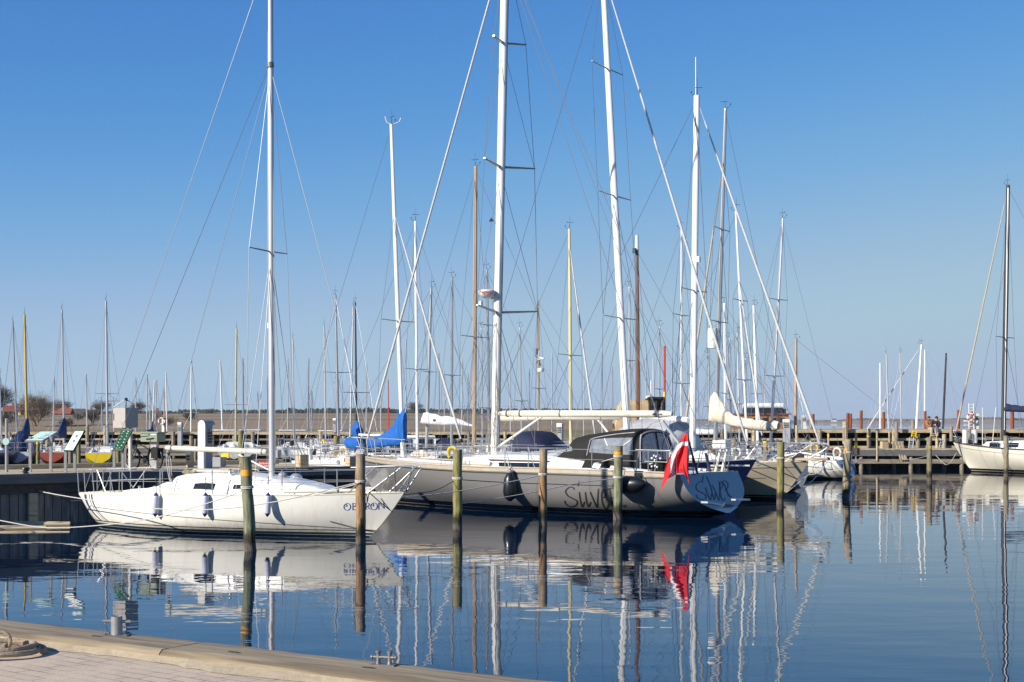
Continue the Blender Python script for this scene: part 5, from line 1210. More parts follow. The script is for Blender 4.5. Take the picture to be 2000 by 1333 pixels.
for k in range(9):
    c0 = mp_(872-13*k)+Vector((gr.uniform(-.22, .15), gr.uniform(.10, .22), 0)); MB().tube([c0+Vector((.05*math.cos(a_), .03, .22*math.sin(a_))) for a_ in [i*.45 for i in range(28)]], .010, 4).build('halyard_coil', 'rope_tan', T)
# radar dome, deck light, instruments on the mast
c0 = mp_(574)+(sv_.i.to_3x3() @ Vector((-.36, -.08, 0)))
rd = MB().lathe([(.02, -.16), (.12, -.15), (.20, -.10), (.275, -.02), (.285, .05), (.275, .09), (.20, .12), (.02, .13)], c0, 24).build('radar_dome', 'ped_white', T, True)
mw = Matrix.Translation(c0) @ Matrix.Rotation(-rzS, 4, 'Z')
o = text_mesh('Raymarine', .10, 'maker_name', 'red', T, mw @ Matrix.Translation((-.02, -.292, .03)) @ Matrix.Rotation(R(90), 4, 'X'), .003)
MB().box(c0-Vector((0, 0, .12))+(sv_.i.to_3x3() @ Vector((.25, .05, -.02))), (.3, .12, .06)).build('radar_bracket', 'ped_white', T)
MB().lathe([(.01, .10), (.05, .05), (.09, -.02), (.02, -.03)], mp_(432)+(sv_.i.to_3x3() @ Vector((-.26, -.02, 0))), 10).build('mast_lamp', 'rubber', T)
MB().box(mp_(598)+(sv_.i.to_3x3() @ Vector((-.55, -.3, .05))), (.10, .10, .16)).build('deck_lamp', 'ped_white', T)
# rails
stanchions(sv_, [svx(px, 1.8) for px in (865, 910, 995, 1040, 1160, 1265, 1300)], .66, ext=(svx(800, 1.2), svx(1322, 1.6)), wires=(.33, .63), r=.016, rw=.009)
for px in (995, 1040): 
    for s_ in (1, -1): MB().tube([SH.sheer(svx(px, 1.8), s_, .07, .65), SH.sheer(svx(px+13, 1.8), s_, .07, 0)], .014, 6).build('gate_brace', 'steel', T)
pulpit(sv_, 5.8, 7.15, .66, legs=(0, .5, .95))
pulpit(sv_, -5.3, -6.4, .66, name='pushpit', legs=(0, .55, 1.))
MB().tube([SH.sheer(svx(905, 1.5), 1, .25, .12), SH.sheer(svx(965, 1.7), 1, .25, .12)], .07, 10).build('rolled_passerelle', 'cream_paint', T, True)
MB().tube([SH.sheer(svx(785, 1.), 1, .2, .10), SH.sheer(svx(905, 1.5), 1, .22, .10)], .05, 10).build('spinnaker_pole', 'mast_white', T, True)
# anchor windlass, bow roller
MB().box((7.2, 0, 1.66), (.42, .22, .10)).build('bow_roller', 'steel', T); MB().tube([(7.05, 0, 1.71), (7.5, 0, 1.62), (7.45, 0, 1.41)], .03, 8).build('anchor', 'galv', T, True)
# wheel, float basket, stern platform, davit arms
wc = Vector((svx(1312, .0), .05, 1.95)); MB().tube([wc+Vector((0, .5*math.cos(a), .5*math.sin(a))) for a in [2*math.pi*k/28 for k in range(29)]], .018, 8).build('steering_wheel', 'rubber', T, True)
wp = MB()
for k in range(6): wp.tube([wc, wc+Vector((0, .5*math.cos(k*1.047), .5*math.sin(k*1.047)))], .008, 5)
wp.build('wheel_spokes', 'steel', T); MB().tube([wc-Vector((0, 0, .75)), wc], .06, 10).build('wheel_pedestal', 'ped_white', T, True)
bk_ = MB(); bl = MB(); c0 = sv_.L2(1288, 897, 1.5)
bk_.tube([c0+Vector((.0, 0, -.02)), c0+Vector((0, 0, -.45))], [.27, .2], 14)
bk_.build('rope_basket', 'canvas_black', T); rr = random.Random(6)
for k in range(16): bl.ball(c0+Vector((rr.uniform(-.24, .24), .2+rr.uniform(-.05, .1), rr.uniform(-.38, .12))), .035, 6, 4)
bl.build('float', 'paper', T)
# transom
def trans_pt(px, py, off=-.008):
    z = .8; y = 0
    for _ in range(8):
        v = min(1, max(0, (z-SH.zk(0))/(SH.zsh(0)-SH.zk(0)))); x = SH.pt(0, v).x+off; a, c_ = -3., 3.
        f = lambda y_: (lambda w_: w_.x/w_.y*F+1000-px)(sv_.m @ Vector((x, y_, 0)))
        fa = f(a)
        for _ in range(40):
            k = (a+c_)/2
            if (f(k) > 0) == (fa > 0): a = k
            else: c_ = k
        y = (a+c_)/2; z = sv_.Z(x, y, py)
    return Vector((x, y, z))
TR = [[(1180+x/6.25, 860+y/6.25) for x, y in l] for l in (
    [(1213, 512), (1180, 505), (1140, 530), (1122, 575), (1150, 620), (1215, 650), (1248, 690), (1225, 722), (1170, 718), (1135, 690), (1126, 662)], [(1213, 430), (1200, 498)],
    [(1238, 575), (1262, 650), (1298, 728), (1312, 650)], [(1247, 438), (1300, 560), (1330, 680), (1350, 725), (1362, 640)], [(1318, 545), (1365, 640), (1405, 735), (1412, 560), (1402, 500)],
    [(1425, 600), (1450, 550), (1440, 505), (1415, 530), (1418, 620), (1432, 700), (1460, 742), (1482, 700)], [(1462, 520), (1500, 620), (1522, 690)], [(1438, 505), (1478, 498), (1512, 530), (1508, 585), (1470, 605)], [(1482, 602), (1522, 660), (1548, 695), (1562, 680)])]
lettering(sv_, TR, 2.0, 'name_lettering', 'letter_navy', trans_pt, .6)
SD = [[(1080+x/12.12, 900+y/12.12) for x, y in l] for l in (
    [(508, 690), (470, 635), (400, 630), (325, 680), (300, 740), (350, 830), (450, 890), (540, 935), (575, 990), (540, 1060), (440, 1090), (340, 1060), (285, 990), (292, 950)], [(620, 490), (588, 605)],
    [(622, 740), (650, 950), (692, 1092), (750, 970)], [(765, 740), (792, 950), (840, 1090), (900, 975)], [(880, 740), (960, 930), (1040, 1100), (1060, 900), (1078, 660)],
    [(1165, 880), (1235, 850), (1240, 730), (1195, 690), (1152, 800), (1170, 1000), (1230, 1130), (1290, 1110), (1320, 1020)], [(1340, 660), (1380, 900), (1420, 1100)], [(1280, 690), (1400, 650), (1500, 720), (1490, 860), (1400, 885)], [(1430, 880), (1560, 1000), (1680, 1090), (1722, 1045)])]
lettering(sv_, SD, 3.1, 'name_lettering', 'letter_black', lambda x, y: hull_px(sv_, x, y, 1, .007), .6)
for a, c_ in (((1369, 983), (1400, 988)), ((1428, 978), (1462, 979))):
    A = trans_pt(*a, -.12); B_ = trans_pt(min(c_[0], 1434), c_[1], -.16)
    if c_[0] > 1434: B_ = B_+Vector((-.05, -.5, 0))
    MB().slab([A, B_, B_+Vector((-.22, 0, 0)), A+Vector((-.22, 0, 0))], (0, 0, .05)).build('transom_step', 'alu', T)
MB().slab([SH.pt(0, v, s_, .0)+Vector((-.02, 0, 0)) for v, s_ in ((.02, 1), (.14, 1), (.14, -1), (.02, -1))], (-.02, 0, 0)).build('lower_step_edge', 'alu', T)
for y, d in ((-1.25, -.25), (-.85, -.25)): MB().tube([Vector((-6.45, y, 1.25)), Vector((-6.5, y+d, 1.95))], .045, 8).build('ladder_leg', 'cream_paint', T, True)
MB().tube([Vector((-6.5, -.45, 1.28)), Vector((-6.55, -.1, 1.85))], .045, 8).build('furled_umbrella', 'stripe_navy', T, True)
MB().tube([Vector((-5.9, -1.5, 1.45)), Vector((-6.9, -2.2, 1.45))], .03, 8).build('boat_hook', 'cream_paint', T)
MB().lathe([(.02, -.08), (.11, -.06), (.13, .0), (.09, .06), (.01, .09)], Vector((-6.65, -1.55, 1.2)), 14).build('stern_float', 'steel', T, True)
# mizzen-like radar strut / flagstaff
fs0, fs1 = sv_.L(1362, 925, 41.2), sv_.L(1341, 846, 40.35)
MB().tube([fs0, fs1], .035, 8).build('flagstaff', 'letter_navy', T, True)
MB().tube([fs0+Vector((.05, .15, .0)), fs0.lerp(fs1, .5)], .016, 6).build('flagstaff_brace', 'rubber', T)
MB().tube([sv_.L(1293, 822, 42), sv_.L(1328, 868, 42.2)], .05, 10).build('gas_strut', 'mast_white', T, True)
# black fenders
p = hull_px(sv_, 996, 955, 1, .22); w_ = sv_.m @ p; t = thing('fender', 'black fender hanging on the grey hull left of the brown piling', 'fender', w_, 0, 'black fenders on the grey yacht')
MB().tube([(0, 0, .62), (0, 0, .52), (0, 0, .44), (0, 0, .30), (0, 0, -.10), (0, 0, -.28), (0, 0, -.38)], [.03, .05, .12, .185, .22, .17, .05], 18).build('body', 'rubber', t, True)
MB().lathe([(.055, .40), (.10, .44), (.10, .50), (.03, .52)], (0, 0, .06), 12).build('collar', 'ped_grey', t, True); MB().tube([(0, 0, .6), sv_.m @ SH.sheer(svx(998, 1.8), 1, .07, .3)-w_], .012, 5).build('lanyard', 'rope_white', t)
p = hull_px(sv_, 1232, 949, 1, .25); w_ = sv_.m @ p; t = thing('fender', 'big black fender lying sideways behind the green piling on the grey hull', 'fender', w_, rzS, 'black fenders on the grey yacht')
MB().tube([(.62, 0, -.02), (.52, 0, 0), (.40, 0, .0), (.1, 0, .02), (-.25, 0, .05), (-.42, 0, .08), (-.5, 0, .1)], [.03, .13, .24, .27, .22, .12, .03], 18).build('body', 'rubber', t, True)
MB().tube([(.5, 0, .05), (.42, .05, .62)], .012, 5).build('lanyard', 'rope_dark', t); MB().tube([(-.4, 0, .1), (.0, .05, .66)], .012, 5).build('lanyard', 'rope_dark', t)

# the flag: hangs in folds from its staff
def flag():
    Y0 = 40.25; o0 = P(1342, 850, Y0); t = thing('flag', 'red flag with a white cross hanging in folds over the stern of the grey yacht', 'flag', o0)
    # outline rows: (row, left column, right column); the white cross runs down inside it
    L_ = [(846, 1340, 1343), (852, 1334, 1343.5), (862, 1328, 1344), (872, 1320, 1344.5), (884, 1314, 1345), (896, 1305, 1345), (908, 1301, 1345), (920, 1298, 1345), (932, 1296, 1345.5), (944, 1293, 1346), (956, 1291, 1346), (965, 1290.5, 1346)]
    NU = 32
    CROSS = [(1346, 867), (1335, 867), (1326, 871), (1318, 881), (1315, 892), (1314, 905), (1314, 940)]
    def seg(x, y, x0, y0, x1, y1):
        t_ = max(0, min(1, ((x-x0)*(x1-x0)+(y-y0)*(y1-y0))/((x1-x0)**2+(y1-y0)**2))); return math.hypot(x-x0-t_*(x1-x0), y-y0-t_*(y1-y0))
    def edge(py):
        for i in range(len(L_)-1):
            if L_[i][0] <= py <= L_[i+1][0]: f = (py-L_[i][0])/(L_[i+1][0]-L_[i][0]); return L_[i][1]+(L_[i+1][1]-L_[i][1])*f, L_[i][2]+(L_[i+1][2]-L_[i][2])*f
        return L_[-1][1:]
    red, wh = MB(), MB(); grid = []
    NV = 56
    def low(u):                                           # lower hem: two points with a gap between
        if u < .30: return 965-(u/.30)**1.2*32
        if u < .62: return 933-(u-.30)/.32*10
        return 923+((u-.62)/.38)**1.3*27
    def pos(u, v):
        py = 846+(low(u)-846)*v; a, c_ = edge(py); px = a+(c_-a)*u
        if py > 918: 
            if u < .30: px = a+ (1312-(py-918)*.40-a)*(u/.30)
            elif u >= .62: px = (1329+(py-918)*.45)+(c_-(1329+(py-918)*.45))*((u-.62)/.38)
        d = .06*math.sin(u*11+v*2.2)*min(1, v*3)+.03*math.sin(u*27-v*3)*v
        return P(px, py, Y0+d-.12*u)-o0, px, py
    for i in range(NU):
        for j in range(NV):
            q = [pos(u, v) for u, v in ((i/NU, j/NV), ((i+1)/NU, j/NV), ((i+1)/NU, (j+1)/NV), (i/NU, (j+1)/NV))]
            cx = sum(a[1] for a in q)/4; cy = sum(a[2] for a in q)/4
            iswh = min(seg(cx, cy, *a, *c_) for a, c_ in zip(CROSS[:-1], CROSS[1:])) < 3.9
            (wh if iswh else red).add([a[0] for a in q], [(0, 1, 2, 3)])
    red.build('red_field', 'flag_red', t, True); wh.build('white_cross', 'flag_white', t, True)
flag()

# ================================================================ blue hull right behind the grey yacht
HULLM['navy'] = bands('hull_navy', [(-9, (.01, .01, .012)), (.04, (.5, .5, .5)), (.09, (.006, .012, .05))], rough=.12, coat=.9, grime=.1)
b = yacht('sailboat', 'dark blue hulled yacht with tall white mast, its bow beside the grey stern', 50.8, (1176, -70), (1225, 850), -31, 12.2, 'navy', wpx=14.5, m='mast_white', sp=(.29, .535, .79), moff=.105, B=3.8, fb=1.28, bow=None,
      fs='furl', hf=1., bowpx=(1470, 902, 48.6), spl=1.5, rw=.010, dodger=None, boom=None, boomf=None, head=False)
BC = b
sprayhood(b, b.X(1062), 1.15, 1.45, 'canvas_navy', 1.5, 1.02); MB().box((b.X(1062)+.1, 0, 1.42), (2.6, 2.2, .3)).build('coaming', 'white_paint', b.t, True)
bb0, bb1 = b.L2(1218, 813, 0), b.L2(975, 817, 0)
bm = MB().tube([bb0, bb0.lerp(bb1, .03), bb0.lerp(bb1, .97), bb1], [.06, .13, .13, .08], 16).build('boom', 'cream_paint', b.t, True)
MB().tube([bb0.lerp(bb1, .2)-Vector((0, 0, .1)), Vector((bb0.x-.1, 0, 1.8))], .04, 8).build('boom_vang', 'ped_white', b.t, True)
# ================================================================ beige ketch with a bowsprit
HULLM['beige'] = bands('hull_beige', [(-9, (.01, .01, .01)), (.10, (.30, .27, .2)), (.13, (.012, .012, .012)), (.19, (.52, .455, .33))], rough=.25, coat=.5, grime=.2)
h_ = Hull(12.0, 3.7, 1.36, 1.22, 1.2, tw=2.0, um=.45, bo=1.15, tz=.1, su=.25, kd=.45, bf=2.1)
bow = Vector((10.45, 50.1, 0)); hd = R(-31.5); axd = Vector((math.cos(hd), math.sin(hd), 0)); cen = bow-axd*6.0
bd = Boat('sailboat', 'beige yacht with a wooden bowsprit, lying between the blue hull and the pilings', 'sailboat', cen.x, cen.y, hd, h_); T = bd.t
h_.mesh(48, 16).build('hull', HULLM['beige'], T, True); h_.deck(30).build('deck', 'deck_cream', T, True)
for s_ in (1, -1):
    MB().tube(h_.rail(s_, -5.9, 5.85, .04, 0, 30, .02), .035, 6).build('toe_rail', 'teak', T, True)
    ribbon(bd, s_, lambda x: h_.zsh(h_.ux(x))-.16, lambda x: h_.zsh(h_.ux(x))-.13, -5.6, 5.6, .006, 'sheer_line', 'stripe_grey', 40)
    ribbon(bd, s_, lambda x: h_.zsh(h_.ux(x))-.52, lambda x: h_.zsh(h_.ux(x))-.50, -5.2, 4.6, .006, 'cove_line', 'stripe_grey', 40)
tip = bd.L(1612, 897, 49.4); MB().slab([(4.9, -.28, 1.42), (4.9, .28, 1.42), (tip.x, .14, tip.z-.05), (tip.x, -.14, tip.z-.05)], (0, 0, .09)).build('bowsprit', 'wood_pale', T)
MB().tube([(tip.x-.1, 0, tip.z-.05), h_.pt(.999, .25)], .012, 5).build('bobstay', 'steel', T)
Ym = 52.0; mt, mbs = bd.L(1361, 187, Ym), bd.L(1352, 880, Ym); mt.y *= .3; 
T_ = P(1361, 187, Ym)
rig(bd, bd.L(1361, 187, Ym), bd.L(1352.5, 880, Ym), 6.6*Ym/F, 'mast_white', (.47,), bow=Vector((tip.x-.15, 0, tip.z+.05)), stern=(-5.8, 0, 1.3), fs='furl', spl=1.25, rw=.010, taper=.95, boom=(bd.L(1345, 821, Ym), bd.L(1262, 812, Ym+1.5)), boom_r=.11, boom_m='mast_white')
cab_ = [(x, hw, 1.15, z) for x, hw, z in ((-3.8, .9, 1.5), (-3.6, 1., 1.75), (-1, 1.05, 1.75), (1.2, .95, 1.65), (2.6, .7, 1.55), (3.0, .6, 1.4))]
MB().tube([bd.L(1359, 187, Ym), bd.L(1359, 112, Ym)], .02, 5).build('aerial', 'ped_white', T); MB().box(bd.L(1364, 507, Ym-.2), (.12, .12, .2)).build('steaming_light', 'ped_white', T)
cbb = cabin(cab_).build('cabin', 'white_paint', T, True)
for s_ in (1, -1):
    for x in (-2.8, -1.5, -.2, 1.0): MB().slab([(x-.25, s_*1.0, 1.42), (x+.25, s_*.99, 1.42), (x+.25, s_*.97, 1.60), (x-.25, s_*.98, 1.60)], (0, s_*.02, 0)).build('window', 'window', cbb)
stanchions(bd, [-5.0, -3.4, -1.6, .2, 2., 3.6], .62, ext=(-5.6, 4.6), r=.015, rw=.009)
for s_ in (1, -1):
    m_ = MB(); m_.tube(curve([h_.sheer(3.7, s_, .05, .62), h_.sheer(4.6, s_, .05, .72), Vector((5.9, s_*.22, 2.05)), Vector((6.6, s_*.12, 2.02)), Vector((6.65, s_*.1, 1.85)), Vector((6.0, s_*.14, 1.5))], 5), .017, 6)
    m_.tube([h_.sheer(4.6, s_, .05, 0), Vector((5.6, s_*.24, 2.04))], .015, 6); m_.tube([h_.sheer(5.2, s_, .05, 0), Vector((6.2, s_*.18, 2.03))], .015, 6); m_.tube([h_.sheer(3.9, s_, .05, 0), h_.sheer(4.4, s_, .05, .70)], .015, 6); m_.build('pulpit', 'steel', T)
MB().box((5.4, 0, 1.52), (.3, .3, .16)).build('windlass', 'iron', T, True); MB().tube([(5.0, .1, 1.55), (5.6, .2, 1.7), (6.4, .1, 1.6)], .05, 8).build('anchor', 'galv', T, True)
MB().box((bd.X(1390, -1.2), -.3, 1.95), (.5, .5, .35)).build('deck_box', 'ped_white', T)
# big grey tarpaulin tent over the after part of the beige yacht
r = []
for px, zt in ((1345, 2.55), (1330, 2.95), (1300, 2.98), (1262, 2.95), (1225, 2.75)):
    x = bd.X(px, 0); r.append([(x, w_, z_) for w_, z_ in ((1.5, 1.35), (1.35, 2.0), (.7, zt-.25), (0, zt), (-.7, zt-.25), (-1.35, 2.0), (-1.5, 1.35))])
MB().loft(r).build('tarpaulin', 'canvas_grey', T, True)
MB().add(r[0]+r[0][:1], [(0, 1, 2, 3, 4, 5, 6)]).build('tarpaulin_end', 'canvas_white', T)

# ================================================================ mooring lines in front
line([(488, 954, 30.7), (400, 985, 31.5), (300, 1012, 33), (200, 1026, 34.5), (90, 1031, 35.2), (0, 1017, 36), (-60, 1006, 36.6)], 'long white line from the orange banded piling to the left edge, low over the water')
line([(66, 958, 38.9), (150, 973, 37), (305, 994, 34.4), (420, 995, 33.2), (540, 980, 32.6), (704, 942, 32.4)], 'white line from the pier across the white hull to the brown piling')
line([(68, 957, 38.8), (66, 975, 38.8), (70, 990, 38.9)], 'loose white line end hanging on the plank wall', .012)
line([(50, 926, 39.4), (90, 958, 38.6), (130, 977, 38.1), (158, 978, 37.9)], 'dark line from the pier bollard to the stern of the white sailboat', .011, 'rope_dark')
line([(704, 944, 32.6), (620, 966, 33.2), (560, 975, 33.8)], 'short white line from the brown piling to the side deck of the white sailboat', .011)
line([(893, 936, 36.8), (850, 958, 35.8), (787, 967, 34.3)], 'dark line from the olive piling to the bow of the white sailboat', .011, 'rope_dark')
line([(1061, 928, 38.2), (980, 945, 37.2), (880, 962, 36), (787, 972, 34.4)], 'white line from the second brown piling to the bow of the white sailboat')
line([(1208, 893, 40.8), (1160, 906, 42), (1128, 912, 43.4)], 'white line from the green piling up to the deck of the grey yacht', .014)
line([(1208, 934, 40.8), (1130, 944, 40), (1040, 962, 38.6), (960, 976, 37.4), (900, 984, 36.7)], 'thin white line drooping from the green piling past the grey hull')
line([(893, 937, 37), (990, 943, 39.6), (1110, 947, 40.5), (1206, 950, 40.9)], 'dark line running level along the grey hull between two pilings', .012, 'rope_dark')
line([(704, 958, 32.7), (716, 968, 33), (717, 981, 33.3), (721, 962, 33.7)], 'dark loop of line beside the brown piling', .012, 'rope_dark')
line([(721, 962, 33.9), (768, 1001, 34.2)], 'dark line crossing the last letter of the blue name', .012, 'rope_dark', .02)
line([(1265, 955, 41.), (1300, 928, 41.2)], 'short dark line beside the flag up to the grey rail', .010, 'rope_dark')
line([(1525, 893, 48.4), (1500, 903, 48.6), (1474, 912, 48.4)], 'white line from the olive piling to the blue bow')
line([(1526, 905, 48.4), (1545, 925, 48.7), (1556, 937, 49.2)], 'dark line from the olive piling down to the beige hull', .010, 'rope_dark')
line([(1655, 880, 52.2), (1625, 893, 51.5), (1590, 908, 50.4)], 'white line from the grey piling to the bowsprit')
line([(1616, 900, 49.6), (1600, 925, 49.4), (1556, 970, 48.8)], 'white line from the bowsprit slanting down into the water')
line([(1568, 930, 58), (1600, 925, 56), (1655, 915, 52.3)], 'white line behind the beige bow to the grey piling', .012)
line([(1815, 890, 67.1), (1790, 896, 74), (1760, 899, 82)], 'white line from the lone thin piling to the pier', .012)
line([(1868, 885, 79.5), (1855, 905, 79), (1845, 907, 78.5), (1828, 890, 83)], 'white line looping from the white motor sailer to the pier', .014)
# ================================================================ the other boats of the harbour
LW, WM = 'wire', 'wire'
# small white boat whose stern shows right of the bowsprit
b = yacht('sailboat', 'white sailboat with a stubby stern showing right of the bowsprit', 72, (1529, 427), (1508, 815), 137, 7.6, 'white', wpx=6, sp=(.34, .66), moff=.12, spl=1.0, rake=.5, fb=.95)
for s_ in (.5, .0, -.5): MB().slab([(-3.66, s_-.05, .35), (-3.66, s_+.10, .35), (-3.45, s_+.10, .75), (-3.45, s_-.05, .75)], (-.03, 0, 0)).build('transom_marking', 'letter_navy', b.t)
# white motor sailer on the right
HULLM['mz'] = bands('hull_motor_sailer', [(-9, (.02, .015, .012)), (.06, (.35, .33, .28)), (.09, (.02, .016, .014)), (.20, (.80, .75, .62))], rough=.25, coat=.5, grime=.15)
h_ = Hull(10.8, 3.5, 1.62, 1.22, 1.25, tw=2.4, um=.45, bo=1.15, tz=-.1, su=.3, kd=.5, pb=1.2, pm=3, bf=2.3)
hd = R(137); bow = G(1862, 80.4); axd = Vector((math.cos(hd), math.sin(hd), 0)); cen = bow-axd*5.4
bf_ = Boat('motor_sailer', 'white motor sailer with a wheelhouse and grey canvas at the right edge', 'motor sailer', cen.x, cen.y, hd, h_); T = bf_.t
h_.mesh(48, 14).build('hull', HULLM['mz'], T, True); h_.deck(30).build('deck', 'deck_white', T, True)
for s_ in (1, -1):
    MB().tube(h_.rail(s_, -5.3, 5.3, .06, 0, 30, .02), .05, 6).build('toe_rail', 'roof_dark', T, True)
    ribbon(bf_, s_, lambda x: h_.zsh(h_.ux(x))-.20, lambda x: h_.zsh(h_.ux(x))-.18, -5., 5., .006, 'cove_line', 'stripe_grey', 40)
st = [(x, hw, 1.2, z) for x, hw, z in ((3.6, .55, 1.45), (3.2, .7, 1.72), (1.2, 1.05, 1.80), (-.4, 1.15, 1.8), (-.6, 1.15, 1.8))]
cbf = cabin(sorted(st)).build('cabin', 'white_paint', T, True)
for s_ in (1, -1):
    for x0, x1 in ((2.3, 2.9), (1.2, 1.9), (.0, .8)): MB().slab([(x0, s_*(1.11-.09*x0), 1.42), (x1, s_*(1.11-.09*x1), 1.42), (x1, s_*(1.06-.09*x1), 1.66), (x0, s_*(1.06-.09*x0), 1.66)], (0, s_*.02, 0)).build('window', 'window', cbf)
wh = MB()
wh.add([(-.1, -1.1, 1.7), (-.1, 1.1, 1.7), (-3.4, 1.15, 1.3), (-3.4, -1.15, 1.3), (-1.0, -1.0, 2.75), (-1.0, 1.0, 2.75), (-3.2, 1.05, 2.78), (-3.2, -1.05, 2.78)], [(0, 1, 5, 4), (1, 2, 6, 5), (3, 0, 4, 7), (2, 3, 7, 6)])
whl = wh.build('wheelhouse', 'white_paint', T)
MB().box((-2.1, 0, 2.82), (2.6, 2.4, .10)).build('wheelhouse_roof', 'white_paint', T)
MB().loft([[(x, w_, z_) for w_, z_ in ((1.0, 2.87), (.7, zt), (-.7, zt), (-1.0, 2.87))] for x, zt in ((-.8, 2.95), (-1.3, 3.15), (-3.6, 3.2))]).build('canvas_cover', 'canvas_grey', T, True)
for s_ in (1, -1):
    MB().slab([(-.32, s_*1.10, 1.80), (-1.25, s_*1.11, 1.80), (-1.25, s_*1.045, 2.62), (-1.02, s_*1.035, 2.62)], (0, s_*.02, 0)).build('window', 'vinyl', whl)
    MB().slab([(-1.6, s_*1.12, 1.70), (-2.4, s_*1.13, 1.70), (-2.4, s_*1.065, 2.6), (-1.6, s_*1.06, 2.6)], (0, s_*.02, 0)).build('window', 'window', whl)
MB().slab([(-.16, -.9, 1.85), (-.16, .9, 1.85), (-.93, .85, 2.65), (-.93, -.85, 2.65)], (.03, 0, .03)).build('windscreen', 'window', whl)
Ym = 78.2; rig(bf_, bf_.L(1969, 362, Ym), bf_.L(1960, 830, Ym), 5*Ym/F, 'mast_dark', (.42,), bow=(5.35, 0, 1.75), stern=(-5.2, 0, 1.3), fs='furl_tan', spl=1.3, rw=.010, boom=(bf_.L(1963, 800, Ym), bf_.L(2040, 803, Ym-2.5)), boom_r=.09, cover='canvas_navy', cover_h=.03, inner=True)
MB().tube([bf_.L(1963, 840, Ym)+Vector((0, .12, 0)), bf_.L(1971, 368, Ym)+Vector((0, .12, 0))], .04, 6).build('mast_track', 'mast_white', T)
stanchions(bf_, [-4.4, -3, -1.5, 0, 1.5, 3], .65, r=.018, rw=.01); pulpit(bf_, 3.8, 5.2, .7); pulpit(bf_, -4.3, -5.3, .7, name='pushpit')
for px, y_ in ((1893, .5), (1900, -.2)): p = bf_.L2(px, 868, 0); MB().tube([(p.x, y_, 1.6), (p.x, y_, 2.35)], .16, 8).build('stowed_fender', 'ped_white', T, True)
MB().box((4.6, 0, 1.75), (.7, .4, .2)).build('windlass', 'iron', T, True)
for px in (1919, 1937): MB().tube([bf_.L(px, 880, 78.6), bf_.L(px+(8 if px > 1930 else 0), 796, 78.4)], .022, 5).build('fishing_rod', 'ped_white', T)

# yacht with the big cream sail cover
b = yacht('sailboat', 'yacht with a grey mast and a big cream cover sweeping down its boom', 59, (1417, 212), (1399, 800), 152, 9.2, 'white', wpx=9, m='mast_grey', sp=(.40, .66), moff=-.10, spl=1.2, fs='furl_tan', hf=.86, bowpx=(1331, 880, 61.5), rw=.010, ant=False)
def hand_cover(b, top, bot, Y0, Y1, m, name='sail_cover', th=.12):
    """a cover over boom and lower mast: rows of its upper and lower edge by column, from the mast to the boom end"""
    K = 4; dn = lambda q: [tuple(v)[:2] for v in curve([Vector((x, y, 0)) for x, y in q], K)]
    top, bot = dn(top), dn(bot); n = len(top); r = []; wr = random.Random(n)
    ph = [wr.uniform(0, 6.28) for _ in range(8)]
    for i in range(n):
        f = i/(n-1); Y = Y0+(Y1-Y0)*f; a, c_ = b.L(*top[i], Y), b.L(*bot[i], Y); q = []
        for k in range(16):
            an = 2*math.pi*k/16; v = (1-math.cos(an))/2; p = c_.lerp(a, v); wv = math.sin(an)*(th+.08*(1-v)+.035*math.sin(i*.9+k*.7+ph[0])+.03*math.sin(i*.33-k*1.3+ph[1])*(1-f)+.018*math.sin(i*1.9+ph[2])); q.append(p+Vector((0, wv, .015*math.sin(i*1.3+ph[3])*v)))
        r.append(q)
    return MB().loft(r, True, True).build(name, m, b.t, True)
hand_cover(b, [(1388, 775), (1394, 767), (1400, 769), (1408, 784), (1418, 799), (1430, 809), (1446, 815), (1464, 818), (1482, 821), (1500, 823), (1516, 822), (1522, 826)],
           [(1386, 824), (1394, 825), (1401, 825), (1410, 827), (1420, 830), (1432, 834), (1448, 837), (1466, 840), (1484, 842), (1500, 842), (1514, 842), (1520, 838)], 56.8, 54.6, 'canvas_cream')
p = b.L(1392, 660, 56.9); MB().lathe([(.02, -.42), (.22, -.42), (.22, -.35), (.2, .3), (.18, .38), (.02, .40)], p, 14).build('satellite_dome', 'canvas_white', b.t, True)

# yacht with the bright blue cover
b = yacht('sailboat', 'white yacht with a bright blue sail cover rising up its white mast', 58, (764, 243), (785, 840), -33, 10.4, 'white', wpx=9, m='mast_white', sp=(.42,), moff=.10, spl=1.25, fs='furl', hf=.74, bowpx=(905, 874, 55.4), rw=.009, inner=False)
MB().tube([b.L(764, 244, 58), b.L(755, 239, 58), b.L(752, 228, 58)], .02, 5).build('masthead_arm', 'ped_white', b.t); MB().tube([b.L(764, 244, 58), b.L(780, 239, 58), b.L(783, 231, 58)], .02, 5).build('masthead_arm', 'ped_white', b.t)
hand_cover(b, [(792, 806), (787, 800), (781, 802), (776, 815), (770, 828), (760, 839), (748, 848), (730, 853), (710, 855), (692, 855), (678, 855), (675, 860)],
           [(791, 862), (786, 864), (780, 869), (774, 870), (767, 871), (758, 872), (746, 874), (728, 876), (710, 877), (694, 877), (680, 876), (676, 868)], 57.7, 60, 'canvas_blue')
p = b.L(706, 862, 57.8); MB().box(p, (.25, .25, .2)).build('outboard_bracket', 'rubber', b.t)

def std(name_, label, Y, top, base, hd, L, **kw): return yacht('sailboat', label, Y, top, base, hd, L, **kw)
cream_boat = (.66, .63, .52)
